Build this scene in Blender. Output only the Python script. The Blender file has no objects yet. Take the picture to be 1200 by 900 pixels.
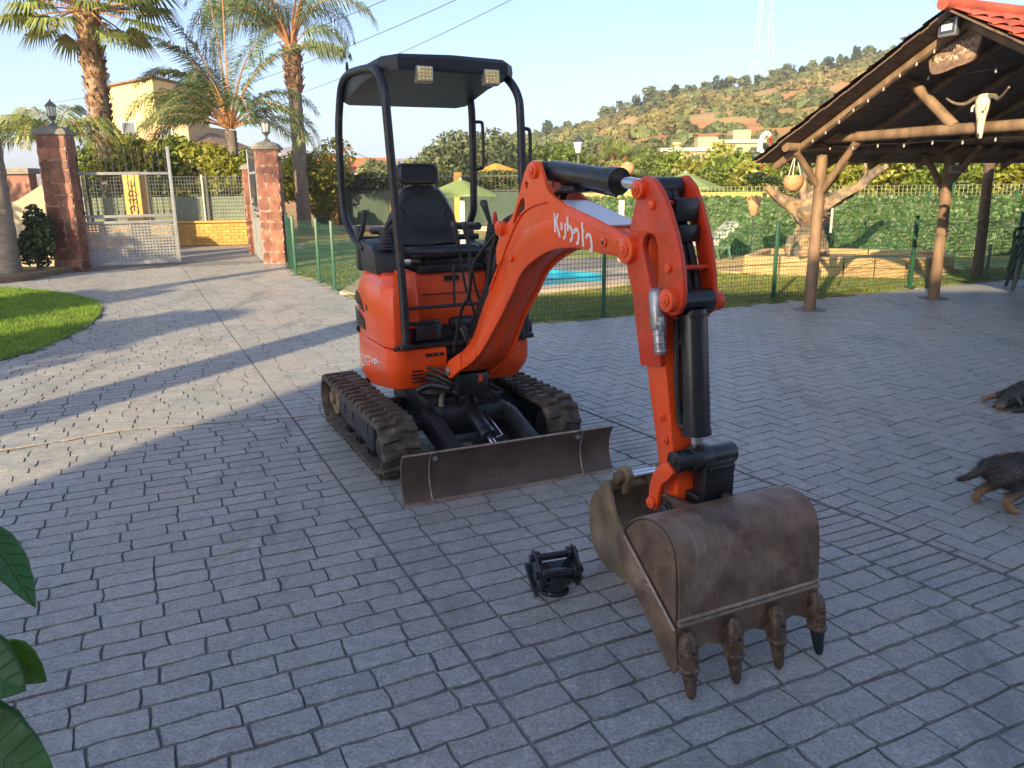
import bpy, bmesh, math, random
from mathutils import Vector, Matrix, noise, geometry
R = math.radians
sc = bpy.context.scene
COL = sc.collection
random.seed(7)

# ------------------------------------------------------------------ camera
PITCH = math.atan(237/930.); ROLL = R(.6)
cam_d = bpy.data.cameras.new("camera"); cam = bpy.data.objects.new("camera", cam_d); COL.objects.link(cam)
cam_d.sensor_width = 36; cam_d.lens = 930/1200*36; cam_d.clip_start = .05; cam_d.clip_end = 6000
_f = Vector((0, math.cos(PITCH), -math.sin(PITCH))); _u = Vector((0, math.sin(PITCH), math.cos(PITCH))); _r = Vector((1, 0, 0))
_cx = math.cos(ROLL)*_r - math.sin(ROLL)*_u; _cy = math.sin(ROLL)*_r + math.cos(ROLL)*_u
m = Matrix.Identity(4)
for i in range(3):
    m[i][0] = _cx[i]; m[i][1] = _cy[i]; m[i][2] = -_f[i]
m[2][3] = 1.62
cam.matrix_world = m
sc.camera = cam

# ------------------------------------------------------------------ light
SUN_EL = R(21); SUN_AZ = R(180+25.5)            # azimuth of the sun, clockwise from +Y
w = bpy.data.worlds.new("World"); sc.world = w; w.use_nodes = True
nt = w.node_tree; nt.nodes.clear()
sky = nt.nodes.new("ShaderNodeTexSky"); sky.sky_type = 'NISHITA'; sky.sun_disc = False
sky.sun_elevation = SUN_EL; sky.sun_rotation = SUN_AZ; sky.air_density = .55; sky.dust_density = 1.3; sky.ozone_density = 1.6
bg = nt.nodes.new("ShaderNodeBackground"); bg.inputs[1].default_value = .15
out = nt.nodes.new("ShaderNodeOutputWorld")
nt.links.new(sky.outputs[0], bg.inputs[0]); nt.links.new(bg.outputs[0], out.inputs[0])
sd = bpy.data.lights.new("sun", 'SUN'); sd.energy = 5.0; sd.angle = R(.55); sd.color = (1, .76, .45)
sun = bpy.data.objects.new("sun", sd); COL.objects.link(sun)
sdir = Vector((math.sin(SUN_AZ)*math.cos(SUN_EL), math.cos(SUN_AZ)*math.cos(SUN_EL), math.sin(SUN_EL)))
sun.rotation_euler = sdir.to_track_quat('Z', 'Y').to_euler()
sun.location = (-6, -12, 9)
sc.view_settings.view_transform = 'Standard'; sc.view_settings.look = 'None'
sc.view_settings.exposure = 1.23; sc.view_settings.gamma = 1
sc.render.engine = 'CYCLES'
sc.render.resolution_x = 1024; sc.render.resolution_y = 768

# ------------------------------------------------------------------ materials
MATS = {}
def mat(name, col, rough=.5, metal=0, var=.12, scale=8, bump=0, bscale=30, col2=None, c2scale=3, c2lo=.45, c2hi=.6,
        coat=0, spec=.5, obj_var=0, attr=None, trans=0, emit=0, stretch=None, sss=0, rvar=0, streak=None):
    m = bpy.data.materials.new(name); m.use_nodes = True; MATS[name] = m
    t = m.node_tree; N = t.nodes; L = t.links; b = N["Principled BSDF"]
    geo = N.new("ShaderNodeNewGeometry"); vec = geo.outputs['Position']
    if stretch:
        mp = N.new("ShaderNodeMapping"); mp.inputs['Scale'].default_value = stretch; L.new(vec, mp.inputs[0]); vec = mp.outputs[0]
    n = N.new("ShaderNodeTexNoise"); n.inputs['Scale'].default_value = scale; n.inputs['Detail'].default_value = 5; L.new(vec, n.inputs[0])
    hsv = N.new("ShaderNodeMapRange"); hsv.inputs[1].default_value = .3; hsv.inputs[2].default_value = .7
    hsv.inputs[3].default_value = 1-var; hsv.inputs[4].default_value = 1+var; L.new(n.outputs[0], hsv.inputs[0])
    cur = None
    base = N.new("ShaderNodeRGB"); base.outputs[0].default_value = (*col, 1); cur = base.outputs[0]
    if col2:
        n2 = N.new("ShaderNodeTexNoise"); n2.inputs['Scale'].default_value = c2scale; n2.inputs['Detail'].default_value = 7; L.new(vec, n2.inputs[0])
        mr = N.new("ShaderNodeMapRange"); mr.inputs[1].default_value = c2lo; mr.inputs[2].default_value = c2hi; L.new(n2.outputs[0], mr.inputs[0])
        mx = N.new("ShaderNodeMix"); mx.data_type = 'RGBA'; L.new(mr.outputs[0], mx.inputs[0]); L.new(cur, mx.inputs[6])
        mx.inputs[7].default_value = (*col2, 1); cur = mx.outputs[2]
    if streak:
        tc = N.new("ShaderNodeTexCoord")
        for (sc_s, lo, hi, colr, amt) in streak:
            mp = N.new("ShaderNodeMapping"); mp.inputs['Scale'].default_value = sc_s; L.new(tc.outputs['Object'], mp.inputs[0])
            n3 = N.new("ShaderNodeTexNoise"); n3.inputs['Scale'].default_value = 1; n3.inputs['Detail'].default_value = 5; n3.inputs['Roughness'].default_value = .65; L.new(mp.outputs[0], n3.inputs[0])
            mr = N.new("ShaderNodeMapRange"); mr.inputs[1].default_value = lo; mr.inputs[2].default_value = hi; mr.inputs[4].default_value = amt; L.new(n3.outputs[0], mr.inputs[0])
            mx = N.new("ShaderNodeMix"); mx.data_type = 'RGBA'; L.new(mr.outputs[0], mx.inputs[0]); L.new(cur, mx.inputs[6]); mx.inputs[7].default_value = (*colr, 1); cur = mx.outputs[2]
    fac = hsv.outputs[0]
    if obj_var:
        oi = N.new("ShaderNodeObjectInfo"); mr = N.new("ShaderNodeMapRange"); L.new(oi.outputs['Random'], mr.inputs[0])
        mr.inputs[3].default_value = 1-obj_var; mr.inputs[4].default_value = 1+obj_var
        mu = N.new("ShaderNodeMath"); mu.operation = 'MULTIPLY'; L.new(fac, mu.inputs[0]); L.new(mr.outputs[0], mu.inputs[1]); fac = mu.outputs[0]
    if attr:
        at = N.new("ShaderNodeAttribute"); at.attribute_name = 'tone'
        mr = N.new("ShaderNodeMapRange"); L.new(at.outputs['Fac'], mr.inputs[0])
        mr.inputs[3].default_value = 1-attr; mr.inputs[4].default_value = 1+attr
        mu = N.new("ShaderNodeMath"); mu.operation = 'MULTIPLY'; L.new(fac, mu.inputs[0]); L.new(mr.outputs[0], mu.inputs[1]); fac = mu.outputs[0]
    vm = N.new("ShaderNodeVectorMath"); vm.operation = 'SCALE'; L.new(cur, vm.inputs[0]); L.new(fac, vm.inputs['Scale'])
    L.new(vm.outputs[0], b.inputs['Base Color'])
    b.inputs['Roughness'].default_value = rough; b.inputs['Metallic'].default_value = metal
    b.inputs['Specular IOR Level'].default_value = spec
    if rvar:
        mr = N.new("ShaderNodeMapRange"); mr.inputs[1].default_value = .3; mr.inputs[2].default_value = .7
        mr.inputs[3].default_value = rough-rvar; mr.inputs[4].default_value = rough+rvar; L.new(n.outputs[0], mr.inputs[0]); L.new(mr.outputs[0], b.inputs['Roughness'])
    if coat: b.inputs['Coat Weight'].default_value = coat; b.inputs['Coat Roughness'].default_value = .12
    if trans: b.inputs['Transmission Weight'].default_value = trans
    if sss:
        # leaf translucency
        tr = N.new("ShaderNodeBsdfTranslucent"); L.new(vm.outputs[0], tr.inputs[0])
        ms = N.new("ShaderNodeMixShader"); ms.inputs[0].default_value = sss
        L.new(b.outputs[0], ms.inputs[1]); L.new(tr.outputs[0], ms.inputs[2]); L.new(ms.outputs[0], N["Material Output"].inputs[0])
    if emit: b.inputs['Emission Color'].default_value = (*col, 1); b.inputs['Emission Strength'].default_value = emit
    if bump:
        nb = N.new("ShaderNodeTexNoise"); nb.inputs['Scale'].default_value = bscale; nb.inputs['Detail'].default_value = 6; L.new(vec, nb.inputs[0])
        bp = N.new("ShaderNodeBump"); bp.inputs['Strength'].default_value = bump; bp.inputs['Distance'].default_value = .01; L.new(nb.outputs[0], bp.inputs['Height']); L.new(bp.outputs[0], b.inputs['Normal'])
    return m

M = {}
def defmats():
    M['orange'] = mat('orange_red_paint', (.90, .090, .010), .34, var=.05, scale=3, coat=.35, bump=.05, bscale=70, col2=(.72, .085, .02), c2scale=5, c2lo=.5, c2hi=.8, rvar=.08, streak=[((90, 90, 90), .70, .76, (.30, .07, .03), .7), ((14, 40, 9), .64, .80, (.60, .22, .12), .35)])
    M['orange_d'] = mat('worn_orange_paint', (.68, .052, .012), .42, var=.12, scale=10, coat=.2, bump=.08, bscale=90, col2=(.46, .06, .018), c2scale=14, c2lo=.5, c2hi=.75, streak=[((60, 60, 60), .66, .74, (.24, .06, .03), .8), ((30, 30, 12), .62, .75, (.62, .20, .10), .35)])
    M['black'] = mat('black_paint', (.012, .015, .019), .34, var=.3, scale=12, col2=(.04, .038, .035), c2scale=18, c2lo=.58, c2hi=.72, coat=.2, bump=.05, bscale=50)
    M['frame'] = mat('black_steel_frame', (.017, .02, .026), .45, var=.3, scale=10, col2=(.05, .048, .045), c2scale=9, c2lo=.55, c2hi=.75, bump=.06, bscale=60)
    M['plastic'] = mat('dark_grey_plastic', (.035, .038, .042), .5, var=.15, scale=10, bump=.1, bscale=200)
    M['vinyl'] = mat('black_vinyl', (.022, .024, .028), .42, var=.2, scale=8, bump=.12, bscale=60)
    M['rubber'] = mat('dusty_rubber', (.055, .048, .040), .75, var=.35, scale=18, col2=(.16, .12, .085), c2scale=16, c2lo=.48, c2hi=.72, bump=.5, bscale=45)
    M['rust'] = mat('rusty_worn_steel', (.20, .130, .092), .5, metal=.35, var=.35, scale=10, col2=(.33, .25, .19), c2scale=7, c2lo=.5, c2hi=.75, bump=.45, bscale=45, rvar=.14, streak=[((7, 60, 7), .58, .72, (.34, .29, .25), .55), ((70, 70, 70), .60, .70, (.05, .03, .022), .6), ((5, 5, 5), .55, .70, (.075, .04, .028), .8), ((22, 140, 22), .66, .72, (.5, .46, .42), .8)])
    M['rust_t'] = mat('worn_tooth_steel', (.13, .085, .06), .48, metal=.45, var=.4, scale=40, bump=.45, bscale=70, rvar=.15, col2=(.22, .16, .12), c2scale=60, c2lo=.5, c2hi=.72, streak=[((50, 50, 25), .56, .72, (.06, .04, .03), .6)])
    M['rust_d'] = mat('dark_rusty_blade_steel', (.10, .070, .057), .42, metal=.3, var=.3, scale=6, col2=(.11, .06, .04), c2scale=9, c2lo=.5, c2hi=.8, bump=.35, bscale=45, rvar=.12, streak=[((6, 4, 60), .60, .75, (.20, .15, .12), .5), ((60, 60, 60), .62, .72, (.03, .02, .016), .6), ((120, 14, 120), .67, .73, (.35, .31, .28), .7)])
    M['rust_y'] = mat('weathered_bucket_steel', (.21, .155, .10), .6, metal=.2, var=.4, scale=9, streak=[((6, 50, 6), .58, .74, (.30, .26, .20), .5), ((60, 60, 60), .6, .7, (.06, .04, .025), .6)], col2=(.26, .19, .06), c2scale=6, c2lo=.58, c2hi=.75, bump=.3, bscale=35)
    M['weld'] = mat('scraped_weld_steel', (.34, .28, .23), .5, metal=.4, var=.3, scale=30, bump=.5, bscale=70)
    M['chrome'] = mat('chromed_rod', (.75, .76, .78), .12, metal=1, var=.05)
    M['zinc'] = mat('zinc_hydraulic_fitting', (.42, .43, .45), .35, metal=.8, var=.15, scale=30)
    M['hose'] = mat('rubber_hose', (.02, .02, .022), .5, var=.2)
    M['dusty'] = mat('dusty_hose', (.16, .14, .11), .7, var=.3)
    M['lens'] = mat('worklight_lens', (.80, .66, .32), .15, var=.2, scale=60, spec=.8)
    M['white'] = mat('white_print', (.80, .80, .80), .45, var=.03)
    M['redknob'] = mat('red_knob', (.55, .02, .02), .4, var=.05)
    M['sticker'] = mat('pale_panel', (.62, .62, .70), .35, var=.05, coat=.3)
defmats()

# ------------------------------------------------------------------ mesh builder
XF = {}      # parent name -> matrix of the thing
class MB:
    def __init__(s, T=None): s.v = []; s.f = []; s.T = T or Matrix.Identity(4); s.tone = None
    def add(s, vs, fs):
        o = len(s.v)
        for p in vs: s.v.append(tuple(s.T @ Vector(p)))
        for f in fs: s.f.append(tuple(i+o for i in f))
        return s
    def box(s, c, d, rot=None):
        hx, hy, hz = d[0]/2, d[1]/2, d[2]/2
        vs = [Vector((x, y, z)) for x in (-hx, hx) for y in (-hy, hy) for z in (-hz, hz)]
        if rot is not None: vs = [rot @ p for p in vs]
        c = Vector(c)
        return s.add([p+c for p in vs], [(0,1,3,2),(4,6,7,5),(0,4,5,1),(2,3,7,6),(0,2,6,4),(1,5,7,3)])
    def beam(s, a, b, w, h, up=(0,0,1), roll=0):
        a = Vector(a); b = Vector(b); d = (b-a); L = d.length; d.normalize()
        sd = d.cross(Vector(up));
        if sd.length < 1e-4: sd = d.cross(Vector((1,0,0)))
        sd.normalize(); u = sd.cross(d)
        rot = Matrix((d, sd, u)).transposed()
        return s.box((a+b)/2, (L, w, h), rot)
    def tube(s, pts, r, seg=10, caps=True, smoothn=0, closed=False):
        pts = [Vector(p) for p in pts]
        if smoothn: pts = catmull(pts, smoothn)
        n = len(pts); rs = r if isinstance(r, (list, tuple)) else [r]*n
        if len(rs) != n: rs = [rs[min(len(rs)-1, int(i*(len(rs)-1)/(n-1)+.5))] if len(rs) > 2 else rs[0]+(rs[-1]-rs[0])*i/(n-1) for i in range(n)]
        vs = []; fs = []; prev = None
        for i, p in enumerate(pts):
            if closed: d = (pts[(i+1) % n]-pts[i-1])
            else: d = (pts[min(i+1, n-1)]-pts[max(i-1, 0)])
            d.normalize()
            if prev is None:
                a = d.orthogonal().normalized()
            else:
                a = prev - d*prev.dot(d)
                if a.length < 1e-5: a = d.orthogonal()
                a.normalize()
            prev = a; b = d.cross(a)
            for k in range(seg):
                t = 2*math.pi*k/seg
                vs.append(p+(a*math.cos(t)+b*math.sin(t))*rs[i])
        rng = range(n) if closed else range(n-1)
        for i in rng:
            j = (i+1) % n
            for k in range(seg):
                k2 = (k+1) % seg
                fs.append((i*seg+k, i*seg+k2, j*seg+k2, j*seg+k))
        if caps and not closed:
            fs.append(tuple(range(seg-1, -1, -1))); fs.append(tuple((n-1)*seg+k for k in range(seg)))
        return s.add(vs, fs)
    def cyl(s, a, b, r, seg=16, r2=None): return s.tube([a, b], [r, r if r2 is None else r2], seg)
    def prism(s, poly, y0, y1, holes=(), plane='xz'):
        def P(p, y):
            if plane == 'xz': return (p[0], y, p[1])
            if plane == 'yz': return (y, p[0], p[1])
            return (p[0], p[1], y)
        loops = [list(poly)]+[list(h) for h in holes]
        tris = geometry.tessellate_polygon([[Vector((p[0], p[1], 0)) for p in l] for l in loops])
        flat = [p for l in loops for p in l]; n = len(flat)
        vs = [P(p, y0) for p in flat]+[P(p, y1) for p in flat]
        fs = []
        if not holes and convex(poly): fs += [tuple(range(n)), tuple(range(2*n-1, n-1, -1))]
        else:
            for t in tris: fs += [tuple(t), tuple(i+n for i in reversed(t))]
        o = 0
        for l in loops:
            k = len(l)
            for i in range(k):
                a, b = o+i, o+(i+1) % k
                fs.append((a, b, b+n, a+n))
            o += k
        return s.add(vs, fs)
    def loft(s, rings, caps=True):
        n = len(rings[0]); vs = [p for r in rings for p in r]; fs = []
        for i in range(len(rings)-1):
            for k in range(n):
                k2 = (k+1) % n
                fs.append((i*n+k, i*n+k2, (i+1)*n+k2, (i+1)*n+k))
        if caps: fs.append(tuple(range(n-1, -1, -1))); fs.append(tuple((len(rings)-1)*n+k for k in range(n)))
        return s.add(vs, fs)
    def lathe(s, prof, base=(0,0,0), axis='z', seg=20):
        rings = []
        for r, h in prof:
            ring = []
            for k in range(seg):
                t = 2*math.pi*k/seg; c, q = math.cos(t)*max(r, 1e-4), math.sin(t)*max(r, 1e-4)
                p = {'z': (c, q, h), 'y': (c, h, q), 'x': (h, c, q)}[axis]
                ring.append((p[0]+base[0], p[1]+base[1], p[2]+base[2]))
            rings.append(ring)
        return s.loft(rings)
    def ball(s, c, r, seg=10, rings=6, sc_=(1,1,1), jit=0):
        rr = []
        for i in range(rings+1):
            a = math.pi*i/rings; ring = []
            for k in range(seg):
                t = 2*math.pi*k/seg; q = 1+random.uniform(-jit, jit) if jit else 1
                ring.append((c[0]+r*sc_[0]*q*max(math.sin(a), .001)*math.cos(t), c[1]+r*sc_[1]*q*max(math.sin(a), .001)*math.sin(t), c[2]-r*sc_[2]*q*math.cos(a)))
            rr.append(ring)
        return s.loft(rr)
    def mesh(s, name, mats, inv=None, bevel=0, smooth=35, bseg=2):
        me = bpy.data.meshes.new(name)
        vs = s.v if inv is None else [tuple(inv @ Vector(p)) for p in s.v]
        me.from_pydata(vs, [], s.f)
        if not isinstance(mats, (list, tuple)): mats = [mats]
        for q in mats: me.materials.append(q)
        if bevel or smooth:
            bm = bmesh.new(); bm.from_mesh(me)
            if len(bm.verts) < 30000: bmesh.ops.remove_doubles(bm, verts=bm.verts, dist=1e-5)
            bmesh.ops.recalc_face_normals(bm, faces=bm.faces)
            if bevel:
                es = [e for e in bm.edges if len(e.link_faces) == 2 and e.calc_face_angle(0) > R(28)]
                bmesh.ops.bevel(bm, geom=es, offset=bevel, segments=bseg, profile=.5, affect='EDGES', clamp_overlap=True)
            if smooth:
                lim = R(smooth)
                for f in bm.faces: f.smooth = True
                for e in bm.edges:
                    if len(e.link_faces) == 2 and e.calc_face_angle(0) > lim: e.smooth = False
            bm.to_mesh(me); bm.free()
        if s.tone is not None:
            at = me.attributes.new('tone', 'FLOAT', 'FACE'); at.data.foreach_set('value', s.tone)
        me.validate()
        return me
    def build(s, name, mats, parent=None, world=False, bevel=0, smooth=35, kind=None, label=None, bseg=2):
        inv = None
        if world and parent is not None:
            k = parent.name if parent.name in XF else None
            if k: inv = XF[k].inverted()
        me = s.mesh(name, mats, inv, bevel, smooth, bseg)
        o = bpy.data.objects.new(name, me); COL.objects.link(o)
        if parent is not None:
            o.parent = parent; XF[o.name] = XF.get(parent.name, Matrix.Identity(4))
        if kind: o['kind'] = kind
        if label: o['label'] = label
        return o
def convex(poly):
    sg = 0; n = len(poly)
    for i in range(n):
        a, b, c = poly[i], poly[(i+1) % n], poly[(i+2) % n]
        cr = (b[0]-a[0])*(c[1]-b[1])-(b[1]-a[1])*(c[0]-b[0])
        if abs(cr) < 1e-9: continue
        if sg == 0: sg = cr
        elif sg*cr < 0: return False
    return True
def catmull(P, n):
    out = []
    for i in range(len(P)-1):
        p0 = P[max(i-1, 0)]; p1 = P[i]; p2 = P[i+1]; p3 = P[min(i+2, len(P)-1)]
        for k in range(n):
            t = k/n
            out.append(.5*((2*p1)+(-p0+p2)*t+(2*p0-5*p1+4*p2-p3)*t*t+(-p0+3*p1-3*p2+p3)*t**3))
    out.append(P[-1]); return out
def resample(poly, n):
    P = [Vector((p[0], p[1], 0)) for p in poly]; d = [0]
    for a, b in zip(P, P[1:]): d.append(d[-1]+(b-a).length)
    out = []; j = 0
    for i in range(n):
        t = d[-1]*i/(n-1)
        while j < len(P)-2 and d[j+1] < t: j += 1
        q = (t-d[j])/max(d[j+1]-d[j], 1e-9); p = P[j].lerp(P[j+1], min(max(q, 0), 1)); out.append((p.x, p.y))
    return out
def circ(cx, cz, r, n=14, a0=0, a1=360): return [(cx+r*math.cos(R(a0+(a1-a0)*k/n)), cz+r*math.sin(R(a0+(a1-a0)*k/n))) for k in range(n)]
def thing(name, label, cat, loc=(0,0,0), rz=0, group=None):
    o = bpy.data.objects.new(name, None); COL.objects.link(o); o.empty_display_size = .1
    o.location = loc; o.rotation_euler = (0, 0, rz); XF[o.name] = Matrix.Translation(loc) @ Matrix.Rotation(rz, 4, 'Z')
    o['label'] = label; o['category'] = cat
    if group: o['group'] = group
    return o
def tag(o, label, cat, group=None):
    o['label'] = label; o['category'] = cat
    if group: o['group'] = group
    return o
def kids(o): return [c for c in bpy.data.objects if c.parent == o]
def dup(o, loc=None, rz=None, label=None, scale=None, par=None):
    c = o.copy(); COL.objects.link(c)
    if par is not None: c.parent = par
    if loc is not None: c.location = loc
    if rz is not None: c.rotation_euler = (0, 0, rz)
    if scale is not None: c.scale = (scale,)*3
    if label: c['label'] = label
    for k in kids(o): dup(k, par=c)
    return c
UA = R(25.3); UX, UY = math.cos(UA), math.sin(UA)
def W(u, v, z=0): return (u*UX-v*UY, u*UY+v*UX, z)
# ================================================================== GROUND
def pavermat():
    m = bpy.data.materials.new('stamped_slate_grey_concrete'); m.use_nodes = True
    t = m.node_tree; N = t.nodes; L = t.links; b = N["Principled BSDF"]
    geo = N.new("ShaderNodeNewGeometry")
    def nz(s, d=5, r=.5):
        n = N.new("ShaderNodeTexNoise"); n.inputs['Scale'].default_value = s; n.inputs['Detail'].default_value = d; n.inputs['Roughness'].default_value = r
        L.new(geo.outputs['Position'], n.inputs[0]); return n.outputs[0]
    def mr(x, a, b_, c, d):
        k = N.new("ShaderNodeMapRange"); k.inputs[1].default_value = a; k.inputs[2].default_value = b_; k.inputs[3].default_value = c; k.inputs[4].default_value = d
        L.new(x, k.inputs[0]); return k.outputs[0]
    def mix(f, a, c):
        k = N.new("ShaderNodeMix"); k.data_type = 'RGBA'; L.new(f, k.inputs[0])
        for i, q in ((6, a), (7, c)):
            if isinstance(q, tuple): k.inputs[i].default_value = (*q, 1)
            else: L.new(q, k.inputs[i])
        return k.outputs[2]
    speck = nz(85, 6, .85); med = nz(22, 6, .7); big = nz(.9, 4, .6); mid = nz(4.5, 5, .6)
    c = mix(mr(mid, .35, .68, 0, 1), (.265, .288, .278), (.348, .366, .352))
    c = mix(mr(big, .42, .66, 0, .8), c, (.38, .35, .32))
    c = mix(mr(speck, .52, .61, 0, .70), c, (.54, .55, .555))
    c = mix(mr(speck, .48, .40, 0, .62), c, (.095, .108, .125))
    c = mix(mr(med, .56, .74, 0, .5), c, (.46, .46, .455))
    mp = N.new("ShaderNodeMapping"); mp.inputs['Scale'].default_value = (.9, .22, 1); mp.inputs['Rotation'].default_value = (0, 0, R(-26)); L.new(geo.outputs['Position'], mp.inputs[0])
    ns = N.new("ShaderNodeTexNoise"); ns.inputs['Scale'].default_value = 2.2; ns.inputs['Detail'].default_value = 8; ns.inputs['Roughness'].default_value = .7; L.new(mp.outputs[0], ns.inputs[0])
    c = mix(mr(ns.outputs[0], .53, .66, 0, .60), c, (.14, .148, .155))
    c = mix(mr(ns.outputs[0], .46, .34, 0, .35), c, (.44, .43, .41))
    at = N.new("ShaderNodeAttribute"); at.attribute_name = 'tone'
    f = mr(at.outputs['Fac'], 0, 1, .94, 1.07)
    dk_ = mr(at.outputs['Fac'], -1, 0, .64, 1)
    m0 = N.new("ShaderNodeMath"); m0.operation = 'MULTIPLY'; L.new(f, m0.inputs[0]); L.new(dk_, m0.inputs[1]); f = m0.outputs[0]
    f2 = mr(med, .3, .7, .8, 1.15)
    mu = N.new("ShaderNodeMath"); mu.operation = 'MULTIPLY'; L.new(f, mu.inputs[0]); L.new(f2, mu.inputs[1])
    vm = N.new("ShaderNodeVectorMath"); vm.operation = 'SCALE'; L.new(c, vm.inputs[0]); L.new(mu.outputs[0], vm.inputs['Scale'])
    L.new(vm.outputs[0], b.inputs['Base Color'])
    L.new(mr(mid, .3, .7, .34, .56), b.inputs['Roughness'])
    b.inputs['Specular IOR Level'].default_value = .5
    b1 = N.new("ShaderNodeBump"); b1.inputs['Strength'].default_value = .55; b1.inputs['Distance'].default_value = .004; L.new(nz(55, 8, .7), b1.inputs['Height'])
    b2 = N.new("ShaderNodeBump"); b2.inputs['Strength'].default_value = .5; b2.inputs['Distance'].default_value = .012; L.new(nz(9, 5, .6), b2.inputs['Height']); L.new(b1.outputs[0], b2.inputs['Normal'])
    L.new(b2.outputs[0], b.inputs['Normal'])
    return m
M['paver'] = pavermat()
M['joint'] = mat('joint_mortar', (.165, .168, .17), .85, var=.3, scale=10, bump=.3)
M['soil'] = mat('dry_soil', (.22, .15, .09), .9, var=.3, scale=2, bump=.3, bscale=8, col2=(.14, .13, .06), c2scale=.6)
M['road'] = mat('concrete_road', (.26, .25, .235), .8, var=.12, scale=3, bump=.2, bscale=40)
M['lawnbase'] = mat('lawn_turf', (.15, .20, .05), .9, var=.25, scale=6, bump=.4, bscale=80, col2=(.25, .26, .09), c2scale=1.5)
M['grass'] = mat('grass_blades', (.17, .29, .03), .6, var=.3, scale=5, sss=.35, attr=.3)
M['grass2'] = mat('dry_grass_blades', (.24, .27, .07), .6, var=.3, scale=5, sss=.35, attr=.3)
M['kerb'] = mat('kerb_stone', (.24, .21, .18), .8, var=.2, scale=10, bump=.3)

# terrain sheet, rising to the hill behind the houses
def hill_z(x, y):
    # ridge height along the view azimuth
    az = x/max(y, 1)
    pts = [(-3, 2), (-.5, 3), (-.2, 4.5), (-.10, 7.4), (-.038, 11.3), (0, 13.0), (.045, 13.4), (.105, 16.3), (.166, 21.8), (.206, 23.6), (.267, 24.0), (.307, 26), (.366, 28.3), (.415, 29.8), (.46, 32), (.6, 37), (1, 44), (3, 30)]
    h = pts[0][1]
    for (a, ha), (b, hb) in zip(pts, pts[1:]):
        if a <= az <= b: h = ha+(hb-ha)*(az-a)/(b-a)
    if az > 3: h = 30
    h = max(1.5, h-2.6)
    y0 = 62
    if y < y0: return -.06+max(0, (y-40)*.03) if y > 40 else -.06
    t = min(1, (y-y0)/(200-y0)); s = t**.85
    if y > 200: s = max(.2, 1-(y-200)/400)
    n = noise.noise(Vector((x*.03, y*.03, 0)))*1.6+noise.noise(Vector((x*.09, y*.09, 3)))*.7
    return .6+(h-.6)*s+n*min(1, t*3)*.8
def terrain():
    xs = [-900, -600, -350, -200, -140]+[-110+i*6 for i in range(58)]+[260, 320, 420, 600, 900]
    ys = [-60, -10, 20, 40, 62]+[62+i*5 for i in range(1, 34)]+[240, 260, 300, 400, 560, 760, 1050]
    mb = MB(); vs = [(x, y, hill_z(x, y) if y < 600 else 0) for y in ys for x in xs]; n = len(xs)
    fs = [(j*n+i, j*n+i+1, (j+1)*n+i+1, (j+1)*n+i) for j in range(len(ys)-1) for i in range(n-1)]
    mb.add(vs, fs)
    return mb.build('terrain', M['hill'], kind='structure')
M['hill'] = mat('ochre_hillside', (.44, .21, .075), .9, var=.3, scale=.12, bump=.5, bscale=1.2, col2=(.30, .22, .08), c2scale=.06, c2lo=.42, c2hi=.58)
terrain()

# driveway base sheet
dw = MB(); dw.add([(-12, -3, -.008), (16, -3, -.008), (16, 13.6, -.008), (8.2, 13.0, -.008), (2.9, 10.33, -.008), (1.1, 9.56, -.008), (-.2, 9.05, -.008), (-2.2, 11.3, -.008), (-3.26, 13.6, -.008), (-4.0, 14.7, -.008), (-4.8, 17.0, -.008), (-5.2, 17.6, -.008), (-12, 17.4, -.008)], [tuple(range(13))])
driveway = dw.build('driveway', M['joint'], kind='structure', smooth=0)
poly_drive = [(-9.3, -1.2), (11.5, -1.2), (11.5, 14), (8.2, 12.9), (2.9, 10.3), (1.1, 9.5), (.2, 9.13), (-2.2, 11.2), (-3.3, 13.5), (-4.05, 14.7), (-4.9, 17.0), (-5.1, 17.5), (-9.3, 17.2)]
# lawn island outline (world), clockwise
lawn_pts = [(-4.98, 7.2), (-4.85, 7.9), (-4.9, 8.5), (-5.02, 9.3), (-5.3, 10.15), (-5.62, 10.85), (-6.1, 11.57), (-6.8, 12.2), (-7.5, 12.72), (-8.4, 13.1), (-12, 13.4), (-12, 5.2), (-7, 5.4), (-5.4, 6.2)]
def inpoly(x, y, P):
    c = False; n = len(P); j = n-1
    for i in range(n):
        if (P[i][1] > y) != (P[j][1] > y) and x < (P[j][0]-P[i][0])*(y-P[i][1])/(P[j][1]-P[i][1])+P[i][0]: c = not c
        j = i
    return c
def wob(x, y):
    return (.0042*math.sin(17*x+9*y+1)+.0030*math.sin(41*y-23*x)+.0018*math.sin(83*x+61*y), .0042*math.sin(19*y-11*x+2)+.0030*math.sin(37*x+29*y)+.0018*math.sin(71*y-67*x))
CUT = .906
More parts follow.
